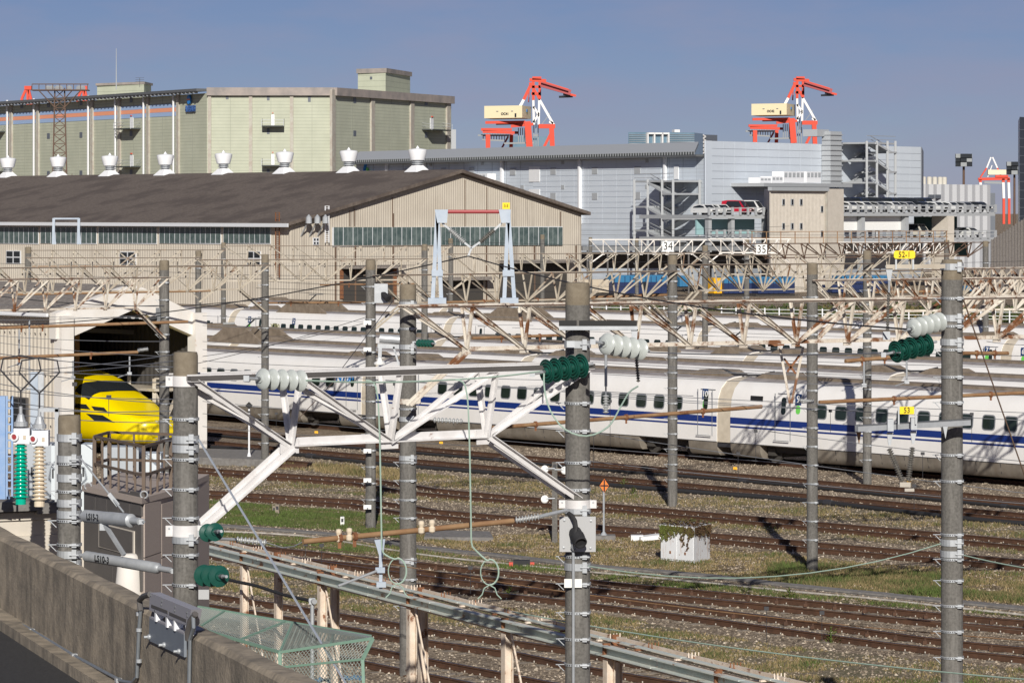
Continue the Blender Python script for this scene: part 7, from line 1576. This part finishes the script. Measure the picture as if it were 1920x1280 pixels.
# ---- green mesh guard
t = thing('mesh_guard', 'green steel guard frame with chain link mesh behind the parapet', 'fence', P(525, 1270, 44))
Zg = 45.0; A0, A1, A2 = P(330, 1120, 47.5), P(525, 1222, 45.2), P(699, 1196, 44.4); B1_, B2_ = P(528, 1250, 45.2), P(680, 1235, 44.3); C0, C1 = P(372, 1137, 48.6), P(695, 1192, 46.2)
A0b = P(330, 1165, 47.5)
def gb_(a, b, w_=.036, name='frame_bar'): return MB().bar(a, b, w_).build(name, 'mesh_green', t)
gb_(A0b, A1); gb_(A1, A2); gb_(C0, C1); gb_(A1, P(525, 1310, 45.2), .045, 'post'); gb_(B2_, P(683, 1320, 44.3), .04, 'post'); gb_(A2, B2_); gb_(P(330, 1200, 47.4), B1_, .028); gb_(B1_, B2_, .028)
for f, g_ in ((.22, .16), (.62, .52), (1.0, .56), ): gb_(A0b.lerp(A1, f), C0.lerp(C1, g_), .032, 'rib')
gb_(A1.lerp(A2, .55), C0.lerp(C1, .80), .032, 'rib')
def mesh_panel(a, b, c, d, nu):
    """diamond wire mesh on the quad a b c d"""
    mb = MB(); L = (b - a).length; H_ = ((d - a).length + (c - b).length) / 2; nv_ = max(2, int(nu * H_ / L)); 
    def q(u, v): return a.lerp(b, u).lerp(d.lerp(c, u), v)
    for i in range(-nv_, nu + nv_):
        for s in (1, -1):
            u0, v0, u1, v1 = i / nu, 0.0, (i + s * nv_) / nu, 1.0
            if s < 0: u0 += nv_ / nu * 0
            lo, hi = 0.0, 1.0; du = u1 - u0
            t0 = (0 - u0) / du; t1 = (1 - u0) / du; lo = max(lo, min(t0, t1)); hi = min(hi, max(t0, t1))
            if hi - lo > .02: mb.bar(q(u0 + du * lo, lo), q(u0 + du * hi, hi), .0065)
    return tag(mb.build('wire_mesh', 'mesh_wire', t), kind='stuff')
mesh_panel(A0b, A1, C0.lerp(C1, .56), C0, 34); mesh_panel(A1, A2, C1, C0.lerp(C1, .56), 26); mesh_panel(A1, A2, B2_, B1_, 26); mesh_panel(P(330, 1200, 47.4), B1_, A1, A0b, 32); mesh_panel(B1_, B2_, P(683, 1320, 44.3), P(525, 1320, 45.2), 24); mesh_panel(P(330, 1200, 47.4), B1_, P(525, 1320, 45.2), P(330, 1320, 47.4), 32)
tag(MB().prism([P(372, 1105, 48.4), P(392, 1105, 48.4), P(392, 1123, 48.4), P(372, 1123, 48.4)], (0, .03, 0)).build('blank_plate', 'box_grey'), 'small blank grey plate on the mesh guard beside the left pole', 'plate')
for lab, x_, y_ in (('crumpled light blue plastic sheet behind the mesh, right one', 665, 1276), ('crumpled light blue plastic sheet behind the mesh, left one', 600, 1282)):
    rv = random.Random(x_); c = P(x_, y_, 46.5); mb = MB(); vs_ = [c + V(((i % 5 - 2) * .07, (i // 5 - 2) * .05, .10 * rv.random())) for i in range(25)]; mb.add(vs_, [(i * 5 + j, i * 5 + j + 1, (i + 1) * 5 + j + 1, (i + 1) * 5 + j) for i in range(4) for j in range(4)]); tag(mb.build('plastic_sheet', 'plastic_blue'), lab, 'sheet')
# weeds
for lab, x_, y_, h, seed in (('leafy weed left of the car 10 pole', 1170, 915, .5, 1), ('low weed clump beside the trough at right', 1480, 1120, .35, 2), ('weed with yellow tip near the bottom right', 1558, 1205, .5, 3), ('yellowish weed clump beside the trough track', 955, 1118, .3, 4), ('low weed right of the orange marker', 1188, 925, .3, 5)):
    rv = random.Random(seed); p = G(x_, y_, GZ); vs_, fs_, tn = [], [], []
    for i in range(90):
        a = rv.random() * 6.28; rr = rv.random() * h * .6; k = V((p.x + rr * math.cos(a), p.y + rr * math.sin(a), GZ + h * rv.random() * (1 - rr / h))); s_ = .03 + .03 * rv.random(); b = len(vs_)
        e1 = V((math.cos(a) * s_, math.sin(a) * s_, s_ * .6)); e2 = V((-math.sin(a) * s_ * .4, math.cos(a) * s_ * .4, 0)); vs_ += [tuple(k - e1), tuple(k + e2), tuple(k + e1), tuple(k - e2)]; fs_.append((b, b + 1, b + 2, b + 3)); tn += [.4 + .6 * rv.random()] * 4
    t = thing('weed', lab, 'plant', p); me = bpy.data.meshes.new('foliage'); me.from_pydata(vs_, [], fs_); at = me.attributes.new('tone', 'FLOAT', 'POINT'); at.data.foreach_set('value', tn); me.materials.append(MAT['ivy']); inst('foliage', me, t, M.Identity(4))
    MB().tube(p, p + UP * h * .8, .012, 5).build('stem', 'weed_green', t)
